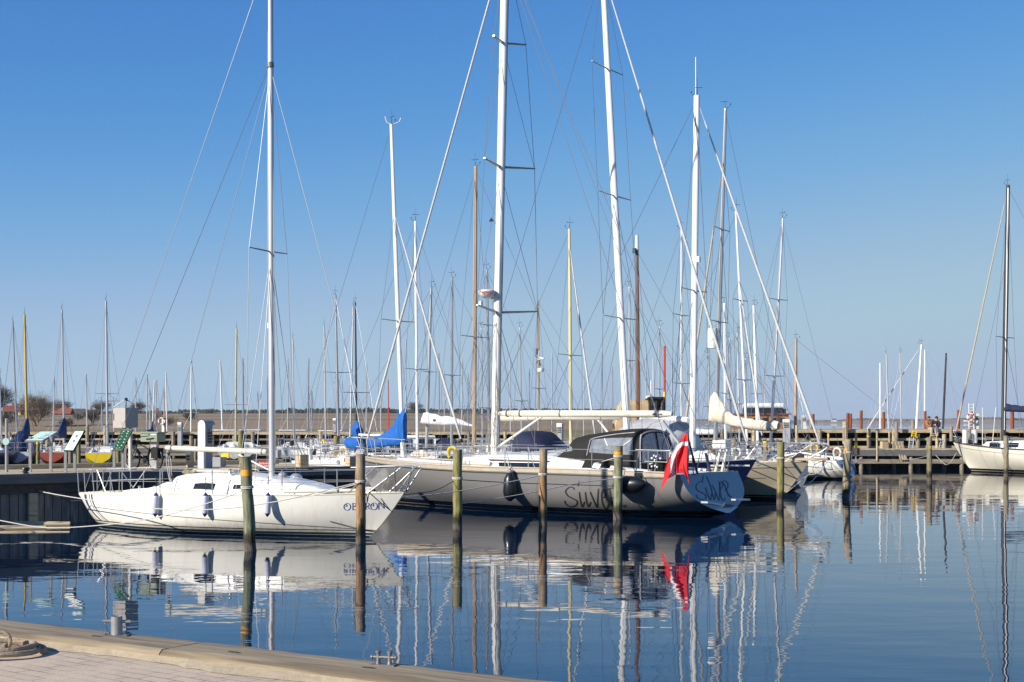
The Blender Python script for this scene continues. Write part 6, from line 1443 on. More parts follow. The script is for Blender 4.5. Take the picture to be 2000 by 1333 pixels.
# --- yachts lying beyond the two big ones, centre and right
std(0, 'yacht with a tall tan wooden mast standing left of the big white one', 62, (929, 325), (926, 860), 149, 11, m='mast_tan', wpx=9, sp=(.42,), hull='cream', col=cream_boat, spl=1.3, head=True)
std(0, 'yacht with a slim white mast and furled jib just left of the white cover lettering', 64, (811, 432), (815, 865), -31, 9.6, wpx=6, m='mast_white', sp=(.38,), hull='white', spl=1.0, boomf=(3.2, 1.1, None))
bb = std(0, 'yacht with a grey mast above a white sail cover and a small dark name plate', 72, (842, 562), (835, 800), -20, 9.5, wpx=7, m='mast_grey', sp=(.5,), spl=1.1, hull='white2', col=(.7, .7, .68), dodger='canvas_navy')
hand_cover(bb, [(828, 807), (832, 806), (845, 808), (862, 813), (880, 814), (905, 822), (925, 831)], [(822, 828), (832, 829), (846, 830), (862, 831), (880, 831), (905, 832), (926, 834)], 71.8, 70.5, 'canvas_white')
MB().box(bb.L(853, 821, 71.1), (.4, .02, .1), -R(-20)).build('name_plate', 'roof_dark', bb.t)
std(0, 'yacht with a grey mast behind the furled jib that slants to the grey bow', 74, (883, 543), (882, 830), 149, 9.4, wpx=6, m='mast_grey', sp=(.45,), hull='white', spl=1.0)
std(0, 'yacht with a grey mast half hidden by the radar dome', 76, (951, 527), (955, 830), 149, 9.4, wpx=6, m='mast_grey', sp=(.25, .7), hull='white', spl=1.1, dodger='canvas_midblue')
std(0, 'yacht with a thin mast and crosstrees just left of the big white mast foot', 84, (940, 640), (942, 830), 149, 8.5, wpx=4, m='alu', sp=(.3,), hull='white', spl=1.0)
std(0, 'yacht with a thin pale mast between the big white mast and the radar pole', 88, (1015, 640), (1018, 800), 149, 9, wpx=4, m='alu', sp=(.4,), hull='white', spl=.9)
bb = std(0, 'boat with a thin tan mizzen carrying a wind generator and small radar', 80, (1051, 587), (1052, 800), 149, 10, wpx=5, m='mast_tan', sp=(.42,), hull='cream', col=cream_boat, spl=.9, head=False, cabm='cream_paint')
p = bb.L(1055, 701, 79.8); wg = MB().tube([p+Vector((.1, 0, 0)), p-Vector((.25, 0, 0))], [.12, .05], 8).build('wind_generator', 'ped_white', bb.t, True)
bl = MB()
for k in range(5): a = k*1.257+.4; bl.beam(p+Vector((.1, 0, 0)), p+Vector((.1, .45*math.cos(a), .45*math.sin(a))), .06, .02)
bl.build('rotor_blade', 'iron', bb.t); MB().lathe([(.05, -.12), (.17, -.1), (.18, .04), (.15, .1), (.02, .12)], bb.L(1056, 723, 79.7), 12).build('radar_dome', 'ped_white', bb.t, True)
MB().box(bb.L(1049, 687, 80), (.16, .04, .35)).build('solar_panel', 'dark_blue', bb.t)
std(0, 'yacht with a cream painted wooden mast and a white furled jib to its right', 66, (1112, 447), (1115, 870), -31, 10.5, wpx=7, m='mast_cream', sp=(.45,), hull='cream', col=cream_boat, spl=1.3, fs='furl', hf=.93, bowpx=(1164, 862, 64), cabm='cream_paint', moff=.02)
bb = std(0, 'old yacht with a varnished brown wooden mast topped in white', 68, (1244, 487), (1246, 800), 149, 10.5, wpx=9, m='mast_brown', sp=(), hull='dgreen', col=(.03, .05, .04), spl=1.0, head=False, boomf=(4, 1.2, 'canvas_white'))
MB().tube([bb.L(1244, 490, 68), bb.L(1244, 460, 68)], [.10, .07], 10).build('mast_top', 'mast_white', bb.t, True)
MB().box(bb.L(1239, 490, 67.9), (.14, .14, .25)).build('mast_lamp', 'rubber', bb.t)
std(0, 'yacht with a white mast dotted with folding steps', 70, (1331, 447), (1331, 800), 149, 10.5, wpx=5, m='mast_white', sp=(.32, .62), hull='white', spl=1.15, dodger='canvas_white')
std(0, 'yacht with a thin mast left of the red pole', 82, (1288, 637), (1288, 800), 149, 8.4, wpx=4, m='alu', sp=(.5,), hull='white', spl=.8)
std(0, 'yacht with a leaning white mast and heavy furled jib beside the cream cover', 66, (1437, 412), (1456, 800), -31, 8, wpx=5, m='mast_white', sp=(.32, .64), hull='white', spl=1.1, fs='furl', hf=.72, bowpx=(1490, 862, 64.5), moff=.2)
std(0, 'yacht with a stout white mast below the tall leaning furled jib', 78, (1415, 592), (1417, 800), 149, 9, wpx=6, m='mast_white', sp=(.4,), hull='white', spl=1.0)
std(0, 'yacht with a plain white mast standing over the orange deckhouse', 80, (1472, 597), (1478, 800), -31, 9, wpx=6, m='mast_white', sp=(.4,), hull='white', spl=1.0)
std(0, 'yacht with a thin grey mast just left of the plain white one', 84, (1440, 650), (1443, 800), -31, 8.5, wpx=4, m='alu', sp=(.4,), hull='white', spl=.9)
std(0, 'yacht with a thin mast between the two white masts above the cream cover', 86, (1456, 700), (1457, 800), 149, 8.2, wpx=4, m='alu', sp=(.45,), hull='white', spl=.9)
std(0, 'yacht with a thin aluminium mast behind the tall grey one', 86, (1425, 660), (1427, 800), 149, 8.6, wpx=4, m='alu', sp=(.45,), hull='white', spl=.9)
std(0, 'yacht with a thin mast left of the leaning white one over the blue hull', 88, (1383, 690), (1384, 800), -31, 8, wpx=3, m='alu', sp=(.45,), hull='white', spl=.9)
std(0, 'yacht with a slender mast right behind the foot of the tall leaning white mast', 84, (1229, 560), (1231, 800), 149, 10, wpx=5, m='alu', sp=(.3, .55), hull='white', spl=1.0)
# varnished wooden motor yacht
bb = std(0, 'varnished orange wooden deckhouse yacht with a white rolled awning', 92, (1555, 662), (1554, 815), 176, 14, wpx=6, m='mast_tan', sp=(), hull='white', cab=False, head=True, fb=1.7, B=4, det=1)
x0, x1 = bb.X(1532, -1), bb.X(1428, -1)
dh = MB().box(((x0+x1)/2, 0, 2.45), (abs(x1-x0), 2.6, 1.6)).build('deckhouse', 'varnish', bb.t)
for i in range(6):
    x = x1+(x0-x1)*(i+.6)/6.4
    for s_ in (-1, 1): MB().box((x, s_*1.31, 2.90), (.34, .03, .30)).build('window', 'window', dh)
MB().box(((x0+x1)/2, 0, 3.29), (abs(x1-x0)+.3, 2.9, .08)).build('deckhouse_roof', 'roof_red', bb.t)
MB().box(((x0+x1)/2-.3, 0, 3.48), (abs(x1-x0)*.75, 1.9, .30)).build('upper_windows', 'window', bb.t)
MB().tube([((x0*.95+x1*.05), -.3, 3.82), ((x0*.2+x1*.8), -.3, 3.82)], .19, 12).build('rolled_awning', 'canvas_white', bb.t, True)
# tan canopy boat
bb = std(0, 'boat with a tan cockpit canopy and dark roll bar behind the white boom', 78, (1276, 700), (1277, 815), 180, 9.5, wpx=4, m='alu', sp=(), hull='white', wires=False, head=False, cab=True)
r = []
xs_ = [bb.X(px, -.9) for px in (1196, 1204, 1212, 1250, 1262)]
for x, zt in zip(xs_, (2.7, 3.6, 3.95, 4.0, 3.95)): r.append([(x, -1.1, 2.2), (x, -1.05, zt-.25), (x, -.7, zt), (x, .7, zt), (x, 1.05, zt-.25), (x, 1.1, 2.2)])
MB().loft(r).build('canopy', 'canvas_tan', bb.t, True)
for a, c_ in ((1206, 1222), (1226, 1258)):
    xa, xb_ = bb.X(a, -1.1), bb.X(c_, -1.1); MB().slab([(xa, -1.12, 3.0), (xb_, -1.12, 3.0), (xb_, -1.09, 3.62), (xa+(xb_-xa)*.2, -1.09, 3.62)], (0, -.02, 0)).build('clear_window', 'vinyl', bb.t)
xa, xb_ = bb.X(1263, -1.), bb.X(1288, -1.); m_ = MB()
for x in (xa, (xa+xb_)/2, xb_): m_.tube([(x, -1.1, 2.), (x, -1.05, 3.8), (x, -.6, 4.05), (x, .6, 4.05), (x, 1.05, 3.8), (x, 1.1, 2.)], .11, 6)
m_.build('roll_bar', 'canvas_black', bb.t, True); MB().box(((xa+xb_)/2, 0, 4.08), (abs(xb_-xa)+.15, 2.0, .12)).build('hardtop', 'canvas_black', bb.t)
MB().lathe([(.05, -.1), (.2, -.05), (.2, .08), (.02, .12)], bb.L(1268, 777, 78), 12).build('radar_dome', 'ped_white', bb.t, True)
MB().tube([bb.L(1272, 775, 78), bb.L(1272, 744, 78)], .05, 6).build('aerial', 'ped_white', bb.t)
# red spar pole
t = thing('red_pole', 'thin red pole with a yellow ring standing between the masts left of centre right', 'pole', P(1298, 800, 90), 0); MB().tube([(0, 0, 0), (0, 0, 124*90/F)], .07, 8).build('shaft', 'red', t, True); MB().tube([(0, 0, .75), (0, 0, 1.1)], .08, 8).build('ring', 'yellow', t)
# motor cruiser behind the blue cover
def cruiser(px, Y, hd, L, lab, hull='white', wl_=True, canopy=None):
    k = min(1, L/7.); p = G(px, Y); h_ = Hull(L, L*.34, 1.25*k, 1.0*k, .95*k, tw=L*.3, bo=.9, tz=-.1, su=.3, kd=.35)
    b = Boat('motorboat', lab, 'motorboat', p.x, p.y, R(hd), h_, None); hullmat('white', (.74, .73, .68)); h_.mesh(20, 8).build('hull', HULLM['white'], b.t, True); h_.deck(14).build('deck', 'deck_white', b.t, True)
    w_ = L*.12; x0, x1 = -L*.12, L*.22; z0 = .95*k; z1 = z0+1.05*k
    c = MB().add([(x0, -w_, z0), (x1, -w_, z0), (x1, w_, z0), (x0, w_, z0), (x0, -w_*.88, z1), (x1-.55, -w_*.85, z1), (x1-.55, w_*.85, z1), (x0, w_*.88, z1)], [(0, 1, 5, 4), (1, 2, 6, 5), (2, 3, 7, 6), (3, 0, 4, 7), (4, 5, 6, 7)]).build('cabin', 'white_paint', b.t)
    MB().slab([(x1-.22, -w_*.85, z0+.42*k), (x1-.22, w_*.85, z0+.42*k), (x1-.50, w_*.8, z1-.08), (x1-.50, -w_*.8, z1-.08)], (.10*k, 0, .05)).build('windscreen', 'window', c)
    for s_ in (1, -1):
        for a in (0, 1):
            xa = x0+.15+a*(x1-x0-.5)*.5; MB().slab([(xa, s_*w_*.97, z0+.4*k), (xa+(x1-x0)*.33, s_*w_*.97, z0+.4*k), (xa+(x1-x0)*.30, s_*w_*.9, z1-.12*k), (xa, s_*w_*.9, z1-.12*k)], (0, s_*.03, 0)).build('window', 'window', c)
    MB().box(((x0+x1)/2-.1, 0, z1+.03), (x1-x0-.3, w_*2, .07)).build('roof', 'white_paint', b.t)
    if canopy: sprayhood(b, x0-.3, w_*1.1, z0+.2, canopy, 1.4, .8)
    pulpit(b, L*.2, L/2-.1, .6, legs=(0, .5)); return b
b = cruiser(752, 68, 200, 8.5, 'white motor cruiser with slanting windows behind the blue cover'); 
cruiser(815, 76, 185, 8, 'white wheelhouse boat right of the blue cover', canopy='canvas_navy')
cruiser(650, 50.5, 160, 3.4, 'small white motorboat with a dark windscreen behind the end of the near pier')
cruiser(556, 52, 170, 3.2, 'small white open boat seen low between the silver mast and the square post')
cruiser(520, 58, 170, 3.4, 'little white boat behind the red sign')
cruiser(655, 122, 170, 7, 'pale motor cruiser beyond the far jetty left of the blue covers')
cruiser(445, 132, 180, 7.5, 'cabin boat with dark windows beyond the jetty, left of the white sail')
cruiser(486, 134, 0, 7, 'cabin boat with dark windows beyond the jetty, right of the white sail')
cruiser(580, 130, 180, 8, 'open wheelhouse boat beyond the jetty right of the silver mast')
# --- left basin: small boats seen from the stern
def stern_boat(px, Y, L, name, label, col, hull, top, base, m, wpx, cover=None, hd=96, sp=(.3,), tent=None, **kw):
    b = yacht('sailboat', label, Y, top, base, hd, L, hull=hull, col=col, wpx=wpx, m=m, sp=sp, moff=.08, B=2.3, fb=.85, spl=.85, **kw)
    if cover:
        bx = b.L(*base, Y); rings = []
        for i in range(9):
            f = i/8; c = bx+Vector((-3.0*f, 0, .0)); hh = .95*max(0, 1-f*1.6)**1.3+.28; wv = .2+.05*f
            rings.append([c+Vector((0, math.cos(a)*wv, math.sin(a)*hh if math.sin(a) > 0 else math.sin(a)*.2)) for a in [2*math.pi*k/12 for k in range(12)]])
        MB().loft(rings, True, True).build('sail_cover', cover, b.t, True)
    if tent:
        r = []
        for i in range(6):
            x = -L*.36+L*.5*i/5; zt = 1.72+.2*math.sin(i*.6); r.append([(x, w_, z_) for w_, z_ in ((1.0, .95), (.85, 1.35), (.35, zt-.1), (0, zt), (-.35, zt-.1), (-.85, 1.35), (-1.0, .95))])
        MB().loft(r, False, True).build('boat_tent', tent, b.t, True)
    return b
b = stern_boat(50, 96, 7.5, '', 'white stern under a blue boat tent, with a yellow wooden mast', (.62, .62, .64), 'white3', (48, 615), (53, 850), 'mast_yellow', 6, 'canvas_midblue', 100, tent='canvas_midblue')
for k in range(3): MB().box((-3.78, .2, .62-.1*k), (.02, .5-.1*k, .05)).build('transom_marking', 'letter_black', b.t)
stern_boat(110, 96, 7.5, '', 'red hulled sailboat with a blue sail cover behind the white board', (.34, .075, .04), 'redh', (121, 605), (125, 850), 'alu', 4.5, 'canvas_midblue', 97, sp=(.33,))
stern_boat(207, 94, 7.5, '', 'yellow hulled sailboat with a tall grey mast left of the green board', (.85, .62, .01), 'yellowh', (207, 588), (210, 870), 'alu', 6, None, 99, sp=(.33, .38))
stern_boat(5, 92, 7.5, '', 'dark blue boat cut by the left edge of the photo', (.02, .04, .10), 'nav2', (-1, 730), (3, 860), 'alu', 4, None, 92)
bb = std(0, 'slim mast left of the yellow wooden one, with crosstrees', 118, (25, 627), (33, 845), 92, 8.5, wpx=3.5, m='mast_grey', sp=(.32,), hull='white', spl=1.1, rw=.009)
def fleet(rows, Y0, group=None, **k0):
    for (x0, y0, x1, w_, lab, m, sp_, L_, *ex) in rows:
        kw = dict(k0); kw.update(ex[0] if ex else {}); Y = kw.pop('Y', Y0); hd = kw.pop('hd', 90+random.uniform(-8, 8)); base_y = kw.pop('by', 830)
        yacht('sailboat', lab, Y, (x0, y0), (x1, base_y), hd, L_, wpx=w_, m=m, sp=sp_, **kw)
fleet([(106, 735, 104, 3, 'boat with a short thin mast left of the tall mast over the red hull', 'alu', (.3,), 7), (168, 731, 170, 3.5, 'boat with a plain thin mast between the white board and the yellow boat', 'alu', (), 7.5),
       (198, 776, 200, 3, 'boat with a stubby pale mast just left of the yellow boat mast', 'wire_pale', (), 6.5), (221, 776, 222, 2.5, 'boat with a very thin mast between the yellow boat mast and the grey box', 'alu', (), 6.5),
       (265, 737, 265, 3, 'boat with a mast rising behind the grey sheet metal box', 'alu', (.2,), 7.5), (287, 731, 287, 3.5, 'boat with the first mast right of the grey sheet metal box', 'alu', (), 7.5, dict(fs='furl')),
       (292, 762, 293, 3, 'boat with a short mast tight behind the first one right of the box', 'alu', (), 7), (302, 742, 298, 4, 'boat with a white mast and blue cover above the green cabinet', 'mast_white', (), 7.5, dict(boomf=(2.6, .9, 'canvas_midblue'))),
       (306, 742, 303, 3, 'boat with the right one of two touching masts above the cabinet', 'alu', (), 7), (324, 728, 326, 3.5, 'boat with the mast just right of the pale pedestal with lifebuoy', 'mast_white', (.2,), 7.5),
       (320, 758, 321, 3, 'boat with a reddish thin mast behind the pale pedestal', 'mast_tan', (.2,), 7), (374, 704, 373, 4, 'boat with a white mast between the slim and the tall pedestals', 'mast_white', (.35,), 8, dict(fs='furl')),
       (430, 704, 434, 4, 'boat with a white mast right of the tall pedestal', 'mast_white', (.35,), 8), (503, 765, 508, 2.5, 'boat with a short dark mast left of the silver mast', 'mast_grey', (), 6.5),
       (522, 735, 523, 3, 'boat with a mast peeping out left beside the silver mast', 'mast_grey', (), 7.5), (562, 701, 562, 3, 'boat with the left one of the thin masts right of the silver mast', 'alu', (.3,), 7.5),
       (603, 700, 601, 3.5, 'boat with a thin dark mast and white boom cover midway right of the silver mast', 'mast_grey', (.3,), 7.5, dict(fs='furl', hf=.7)), (609, 764, 609, 3, 'boat with a short dark mast right of the one with the slanting jib', 'mast_grey', (), 6.8)],
      132, hull='white', spl=.85, rw=.007, det=0, head=False)
fleet([(462, 643, 460, 5, 'boat with a tan mast and small white sail bundle beyond the pale pedestal', 'mast_cream', (.35,), 8.2, dict(spl=1.0, head=True)), (474, 700, 476, 4, 'boat with a grey mast right behind the tan masted one', 'mast_grey', (.3,), 8),
       (572, 663, 574, 3.6, 'white hulled boat on the jetty with a thin mast right of the silver mast', 'alu', (.25,), 8.2, dict(head=True, det=1)), (633, 637, 636, 4, 'white boat on the jetty with an aluminium mast and a trapeze bar', 'alu', (.2,), 8.5, dict(head=True, det=1))],
      106, hull='white', spl=.95, rw=.008, det=0, head=False, hd=100, by=850)
std(0, 'boat with a dark weathered mast whose top is white, left of the black mast', 88, (655, 577), (661, 880), -60, 9.5, wpx=6, m='mast_grey', sp=(.5,), hull='white', spl=1.1)
b = std(0, 'boat with a black mast and a small blue cover at its foot', 95, (694, 591), (696, 830), -60, 9, wpx=4.5, m='mast_dark', sp=(.38,), hull='white', spl=1.1)
hand_cover(b, [(692, 830), (695, 822), (700, 826), (702, 835)], [(690, 850), (695, 854), (700, 856), (703, 850)], 94.6, 94, 'canvas_blue', th=.2)
std(0, 'boat with a pale mast wrapped in sail left of the black mast', 100, (690, 600), (684, 845), 100, 9, wpx=4, m='furl', sp=(), hull='white', spl=1.1, wires=False)
b = std(0, 'red and white masted boat behind the jib left of the blue cover', 104, (758, 742), (759, 820), 100, 7, wpx=3, m='red', sp=(), hull='white', wires=False, head=False)
# --- beyond the right pier
fleet([(1719, 709, 1719, 4, 'yacht beyond the right pier with the leftmost plain thin mast', 'mast_white', (), 8.5), (1731, 691, 1735, 4.5, 'yacht beyond the right pier with the mast just right of the leftmost one', 'alu', (), 8.5, dict(head=True)),
       (1758, 690, 1760, 3.5, 'yacht beyond the right pier with a lone mast and top aerial', 'alu', (), 8.5, dict(head=True)), (1800, 673, 1790, 5, 'yacht beyond the right pier with a leaning mast and slanting furled jib', 'mast_white', (), 9.5, dict(fs='furl', head=True, hd=170)),
       (1806.5, 683, 1806, 4, 'yacht beyond the right pier with the mast over the seated people', 'mast_white', (), 9), (1848, 690, 1842, 5.5, 'old boat beyond the right pier with a dark mast and white top', 'mast_dark', (), 9.5, dict(head=False))],
      104, hull='white', spl=.9, rw=.004, det=0, head=False, fb=1.3)

# thin masts crowded beyond the two big yachts
fleet([(668, 742, 668, 3, 'boat with a thin mast right of the dark weathered mast', 'alu', (.3,), 7.5), (716, 712, 716, 3, 'boat with a thin mast between the black mast and the blue cover', 'mast_grey', (.35,), 8, dict(fs='furl')),
       (743, 760, 744, 3, 'boat with a short thin mast left of the red mast', 'alu', (), 7), (793, 664, 792, 3, 'boat with a thin mast hard right of the blue cover mast', 'alu', (.35,), 8), (857, 690, 858, 3, 'boat with a short thin mast right of the white sail cover mast', 'mast_grey', (.3,), 8),
       (868, 724, 868, 2.6, 'boat with a shorter thin mast left of the mast behind the slanting jib', 'alu', (), 7), (903, 700, 902, 3, 'boat with a thin mast left of the tan wooden mast', 'alu', (.4,), 8), (914, 730, 914, 2.6, 'boat with a small thin mast tight left of the tan wooden mast', 'mast_grey', (), 7),
       (996, 700, 997, 3, 'boat with a thin mast just right of the big white mast', 'alu', (.4,), 8), (1034, 720, 1034, 2.6, 'boat with a small thin mast left of the wind generator', 'mast_grey', (), 7), (1078, 690, 1078, 3, 'boat with a thin mast between the wind generator and the cream mast', 'alu', (.4,), 8),
       (1140, 726, 1140, 2.6, 'boat with a small thin mast under the slanting jib of the cream mast', 'alu', (), 7), (1176, 680, 1176, 3, 'boat with a thin mast above the middle of the long boom', 'alu', (.35,), 8), (1196, 716, 1197, 2.6, 'boat with a small thin mast left of the leaning white mast', 'mast_grey', (), 7),
       (1262, 690, 1262, 3, 'boat with a thin mast right of the brown wooden mast', 'alu', (.4,), 8), (1312, 700, 1312, 3, 'boat with a thin mast between the red pole and the stepped mast', 'alu', (.4,), 8), (1342, 720, 1342, 2.6, 'boat with a small thin mast left of the thick white mast', 'alu', (), 7),
       (1493, 730, 1494, 2.6, 'boat with a small thin mast right of the plain white mast', 'alu', (), 7), (1538, 700, 1538, 2.6, 'boat with a thin mast left of the tan mast of the deckhouse yacht', 'alu', (), 7)],
      150, hull='white', spl=.85, rw=.008, det=0, head=False)
# ================================================================ shores, trees and houses
def hnoise(x, y): return math.sin(x*.013+1.3)*.6+math.sin(x*.031+y*.02)*.3+math.sin(y*.017)*.4
def shore():
    mb = MB(); nx, ny = 90, 40; rings = []
    for j in range(ny+1):
        f = j/ny; Y = 236+900*f**1.6; row = []
        for i in range(nx+1):
            x = (-.46+(.46+.14)*i/nx)*Y*1.05-10
            e = min(1, max(0, (-x+Y*.125)/(Y*.05)))
            z = .25+9.0*(1-math.exp(-f*1.9))+hnoise(x, Y)*.5*f
            z = z*min(1, max(0, e))-1.0*(1-min(1, max(0, e)))
            if j == 0: z = -.5
            row.append((x, Y, z))
        rings.append(row)
    m = bpy.data.materials.new('field'); m.use_nodes = True; n = m.node_tree; b = n.nodes['Principled BSDF']; b.inputs['Roughness'].default_value = .95
    tc = n.nodes.new('ShaderNodeTexCoord'); mp = n.nodes.new('ShaderNodeMapping'); mp.inputs['Scale'].default_value = (.004, .03, 1); n.links.new(tc.outputs['Object'], mp.inputs[0])
    nz = n.nodes.new('ShaderNodeTexNoise'); nz.inputs['Scale'].default_value = 1.; nz.inputs['Detail'].default_value = 8; n.links.new(mp.outputs[0], nz.inputs['Vector'])
    rp = n.nodes.new('ShaderNodeValToRGB'); e = rp.color_ramp.elements; e[0].position = .38; e[0].color = (.13, .14, .055, 1); e[1].position = .6; e[1].color = (.30, .19, .115, 1); x = e.new(.48); x.color = (.25, .18, .10, 1)
    n.links.new(nz.outputs[0], rp.inputs[0]); n.links.new(rp.outputs[0], b.inputs['Base Color'])
    o = mb.loft(rings).build('field', m, None, True); o['kind'] = 'structure'
shore()
def fieldz(x, Y):
    f = ((Y-236)/900)**(1/1.6) if Y > 236 else 0
    return .25+9.0*(1-math.exp(-f*1.9))+hnoise(x, Y)*.5*f
def far_land():
    mm('far_land', (.20, .17, .14), .95, col2=(.28, .21, .16), scale=.004)
    mm('far_wood', (.075, .075, .08), .95, col2=(.11, .10, .095), scale=.01)
    r = random.Random(8); mb = MB(); A, B_, D_ = [], [], []
    for i in range(161):
        px = 1180+9*i; Y = 3000; x = (px-1000)*Y/F
        hh = 3.0+1.8*math.sin(i*.09)+1.2*math.sin(i*.23+1)+3.2*math.exp(-((px-1700)/60)**2)+2.2*math.exp(-((px-1900)/130)**2)
        A.append((x, Y, -1)); B_.append((x, Y+60, hh)); D_.append((x, Y+900, hh*1.4))
    o = mb.loft([A, B_, D_]).build('far_coast', 'far_land'); o['kind'] = 'structure'
    tr = MB()
    for i in range(1500):
        px = 1180+1440*r.random(); k = math.exp(-((px-1690)/45)**2)+.8*math.exp(-((px-1905)/90)**2)+.25
        if r.random() > k: continue
        Y = 3080+r.uniform(0, 260); x = (px-1000)*Y/F; ii = (px-1180)/9
        hh = 3.0+1.8*math.sin(ii*.09)+1.2*math.sin(ii*.23+1)+3.2*math.exp(-((px-1700)/60)**2)+2.2*math.exp(-((px-1900)/130)**2)
        s_ = r.uniform(1.6, 4.2); tr.ball((x, Y, hh+s_*.3), s_, 6, 4, (1.7, 1.7, 1))
    tag(tr.build('far_woodland', 'far_wood'), 'dark line of trees along the far coast across the sea', 'woodland', kind='stuff')
    hb = MB()
    for px, w_ in ((1693, 9), (1862, 8), (1893, 10), (1745, 6)): Y = 2990; hb.box(((px-1000)*Y/F, Y, 4.5), (w_, 8, 4))
    for i, (px, w_) in enumerate(((1629, 9), (1834, 9), (1888, 11))):
        Y = 2985; t = thing('far_house', ['tiny white house on the far coast under the wooded hill', 'tiny white house on the far coast above the seated people', 'tiny white house on the far coast behind the lifebuoy'][i], 'house', ((px-1000)*Y/F, Y, 2.5), 0, 'white houses on the far coast')
        MB().box((0, 0, 2), (w_, 8, 4)).build('wall', 'ped_white', t); MB().add([(-w_/2, -4.2, 4), (w_/2, -4.2, 4), (w_/2, 4.2, 4), (-w_/2, 4.2, 4), (-w_/2, 0, 6.5), (w_/2, 0, 6.5)], [(0, 1, 5, 4), (2, 3, 4, 5), (0, 4, 3), (1, 2, 5)]).build('roof', 'roof_dark', t)
far_land()
def hedgerow():
    r = random.Random(21); mb = MB()
    for i in range(5200):
        x = -420+r.random()*520; Y = 1020+r.uniform(0, 90); z = fieldz(x, min(Y, 1130)); 
        px = 1000+F*x/Y
        s_ = r.uniform(.9, 2.1)*(1.15 if 560 < px < 760 else .8); h_ = r.uniform(0, 3.2)*(1 if px > 350 else .6)
        a = r.uniform(0, 6.28); mb.add([(x-s_, Y, z+h_-s_), (x+s_*.6, Y+math.sin(a), z+h_-s_*.8), (x+s_*.8, Y, z+h_+s_*.5), (x+r.uniform(-.5, .5), Y+.3, z+h_+s_*1.3), (x-s_*.8, Y, z+h_+s_*.3)], [(0, 1, 2, 3, 4)])
    tag(mb.build('far_hedgerow', 'leaf_dark'), 'dark ragged line of trees along the top of the fields', 'hedgerow', kind='stuff')
    rb = MB()
    for i in range(5200):
        px = r.uniform(-60, 900); Y = r.uniform(212, 238); x = (px-1000)*Y/F; h_ = r.uniform(.7, 1.7); w_ = .05
        a = r.uniform(-.12, .12); rb.add([(x-w_, Y, -.2), (x+w_, Y, -.2), (x+a, Y, h_)], [(0, 1, 2)])
    tag(rb.build('reeds', 'reed'), 'dry tan reeds along the shore behind the left jetty', 'reeds', kind='stuff')
hedgerow()
def bare_tree(px, Y, h, wd, lab, seed, m='twig', cat='tree', grp=None, dens=1., z=None, name='bare_tree'):
    r = random.Random(seed); z = fieldz((px-1000)*Y/F, Y)-.2 if z is None else z
    t = thing(name, lab, cat, G(px, Y, z), r.uniform(0, 6), grp); tr = MB(); cr = MB(); tips = []
    def grow(p, d, L_, rad, dep):
        q = p+d*L_; mid = p.lerp(q, .5)+Vector((r.uniform(-1, 1), r.uniform(-1, 1), 0))*L_*.06
        (tr if dep < 2 else cr).tube([p, mid, q], [rad, rad*.8, rad*.6], 5 if dep < 2 else 3, False)
        if dep >= 5: return
        for _ in range(int((4 if dep else 6)*dens+r.random())):
            nd = (d+Vector((r.uniform(-1, 1)*wd/h*1.1, r.uniform(-1, 1)*wd/h*1.1, r.uniform(-.25, .55)))).normalized()
            grow(q if r.random() < .6 else mid, nd, L_*r.uniform(.62, .85), rad*.6, dep+1)
    for k in range(5 if h > 5 else 5):
        pass; grow(Vector((r.uniform(-.2, .2), r.uniform(-.2, .2), 0)), Vector((r.uniform(-.8, .8)*wd/h, r.uniform(-.6, .6), 1)).normalized(), h*.34, .03*h*.5, 0)
    tr.build('trunk', m, t); cr.build('crown', m, t)
bare_tree(70, 262, 7.0, 8.0, 'big round bare bush tree behind the yellow mast', 1, name='bare_willow')
bare_tree(-6, 300, 7.5, 5, 'bare tree cut by the left edge of the photo', 2, 'twig_dark', grp='bare trees on the left shore')
bare_tree(182, 270, 3.4, 3.4, 'bare bush in front of the yellow house with the dark roof', 3, 'twig_dark', 'bush', 'bare bushes on the left shore', name='bare_bush')
bare_tree(130, 262, 2.3, 3.4, 'low bare bush left of the thin mast by the brown roof', 4, 'twig_dark', 'bush', 'bare bushes on the left shore', name='bare_bush')
bare_tree(150, 300, 2.2, 3, 'low bare bush below the red roof', 12, 'twig_dark', 'bush', 'bare bushes on the left shore', name='bare_bush')
bare_tree(332, 268, 2.8, 4.4, 'wide bare bush right of the leftmost lifebuoy', 5, 'twig', 'bush', 'bare bushes on the left shore', name='bare_bush')
bare_tree(372, 290, 2.6, 2.6, 'bare bush on the field left of the tall pedestal', 6, 'twig_dark', 'bush', 'bare bushes on the left shore', name='bare_bush')
bare_tree(296, 285, 3.0, 3.2, 'bare bush under the small orange house', 7, 'twig', 'bush', 'bare bushes on the left shore', name='bare_bush')
bare_tree(200, 430, 4.6, 4, 'bare tree top beside the grey sheet metal box', 8, 'twig_dark', grp='bare trees on the left shore')
bare_tree(268, 480, 5.2, 6, 'bare tree right of the grey sheet metal box', 9, 'twig_dark', grp='bare trees on the left shore')
bare_tree(118, 520, 6, 6, 'bare tree behind the brick red roof', 10, 'twig_dark', grp='bare trees on the left shore')
bare_tree(8, 262, 3., 3.4, 'scrubby bare bush at the left edge', 14, 'twig_dark', 'bush', 'bare bushes on the left shore', name='bare_bush')
bare_tree(548, 500, 1.8, 3., 'small bush alone in the brown field', 15, 'twig_dark', 'bush', 'bare bushes on the left shore', name='bare_bush')
bare_tree(810, 900, 9, 9, 'bare tree clump on the skyline right of the blue cover', 16, 'twig_dark', grp='bare trees on the left shore')
bare_tree(412, 980, 6, 12, 'low bare tree on the skyline above the tall pedestal', 17, 'twig_dark', grp='bare trees on the left shore')
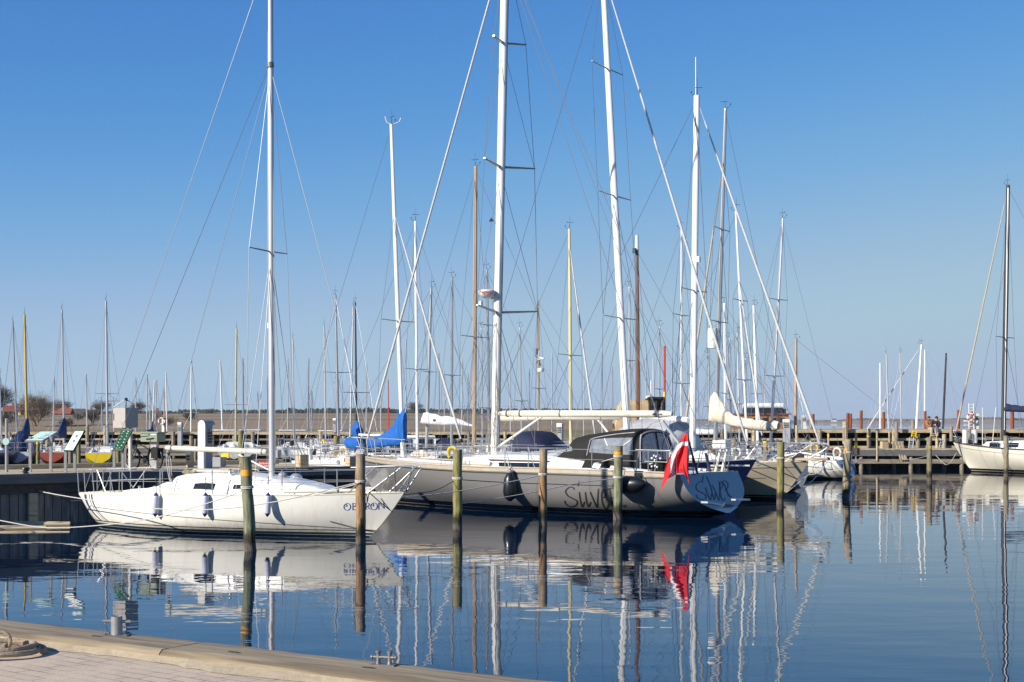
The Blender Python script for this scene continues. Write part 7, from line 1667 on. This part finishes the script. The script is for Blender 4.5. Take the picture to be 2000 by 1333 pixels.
def house(px0, px1, py0, py1, Y, wall, roof, lab, rz=0, gable=True, win=3, chim=True):
    s = Y/F; w_ = (px1-px0)*s; zt = H0-(py0-HY)*s; zb = min(H0-(py1-HY)*s, zt-3); d = w_*.6; p = G((px0+px1)/2, Y, zb); t = thing('house', lab, 'house', p, rz, 'houses on the left shore'); hw = (zt-zb)*.55
    wl = MB().box((0, 0, hw/2-1), (w_, d, hw+2)).build('wall', wall, t)
    MB().add([(-w_/2, -d/2, hw), (w_/2, -d/2, hw), (w_/2, d/2, hw), (-w_/2, d/2, hw), (-w_/2, 0, zt-zb), (w_/2, 0, zt-zb)], [(0, 4, 3), (1, 2, 5)]).build('gable', wall, t)
    rf = MB(); e = .25
    rf.slab([(-w_/2-e, -d/2-.4, hw-.2), (w_/2+e, -d/2-.4, hw-.2), (w_/2+e, 0, zt-zb+.12), (-w_/2-e, 0, zt-zb+.12)], (0, 0, .12)); rf.slab([(w_/2+e, d/2+.4, hw-.2), (-w_/2-e, d/2+.4, hw-.2), (-w_/2-e, 0, zt-zb+.12), (w_/2+e, 0, zt-zb+.12)], (0, 0, .12))
    r_ = rf.build('roof', roof, t)
    if chim: MB().box((w_*.15, .2, zt-zb+.4), (.6, .6, 1.4)).build('chimney', 'brick', r_)
    for i in range(win):
        x = (-.5+(i+.5)/win)*w_; MB().box((x, -d/2-.02, hw*.55), (.9, .06, 1.1)).build('window', 'window', wl)
house(8, 34, 794, 812, 400, 'plaster_yellow', 'roof_red', 'yellow house with a weathered red roof at the far left', 0.25)
house(32, 52, 797, 812, 430, 'plaster_yellow', 'roof_red', 'yellow gabled wing behind the leftmost yellow house', 1.2, win=1)
house(104, 140, 799, 813, 430, 'brick', 'roof_red', 'long red brick house with a bright red roof')
house(122, 165, 800, 813, 470, 'roof_dark', 'roof_dark', 'dark low barn beside the red brick house', chim=False, win=0)
house(152, 192, 802, 813, 440, 'plaster_yellow', 'roof_dark', 'yellow house under a long dark roof')
house(292, 316, 804, 814, 450, 'plaster_orange', 'roof_dark', 'small orange house behind the thin masts left of the lifebuoy', win=2)
# dark red barn far back behind the masts
house(895, 935, 806, 822, 420, 'brick', 'roof_dark', 'brown barn behind the masts left of the tan mast', chim=False)

# ================================================================ air
def haze():
    m = bpy.data.materials.new('haze'); m.use_nodes = True; n = m.node_tree; n.nodes.remove(n.nodes['Principled BSDF'])
    v = n.nodes.new('ShaderNodeVolumePrincipled'); v.inputs['Color'].default_value = (.86, .93, 1, 1); v.inputs['Density'].default_value = .00007; v.inputs['Anisotropy'].default_value = .1
    n.links.new(v.outputs[0], n.nodes['Material Output'].inputs['Volume'])
    o = MB().box((0, 5990, 19.5), (12100, 12100, 47)).build('haze', m); tag(o, 'pale sea air fading the far coast', 'haze', kind='stuff')
haze()
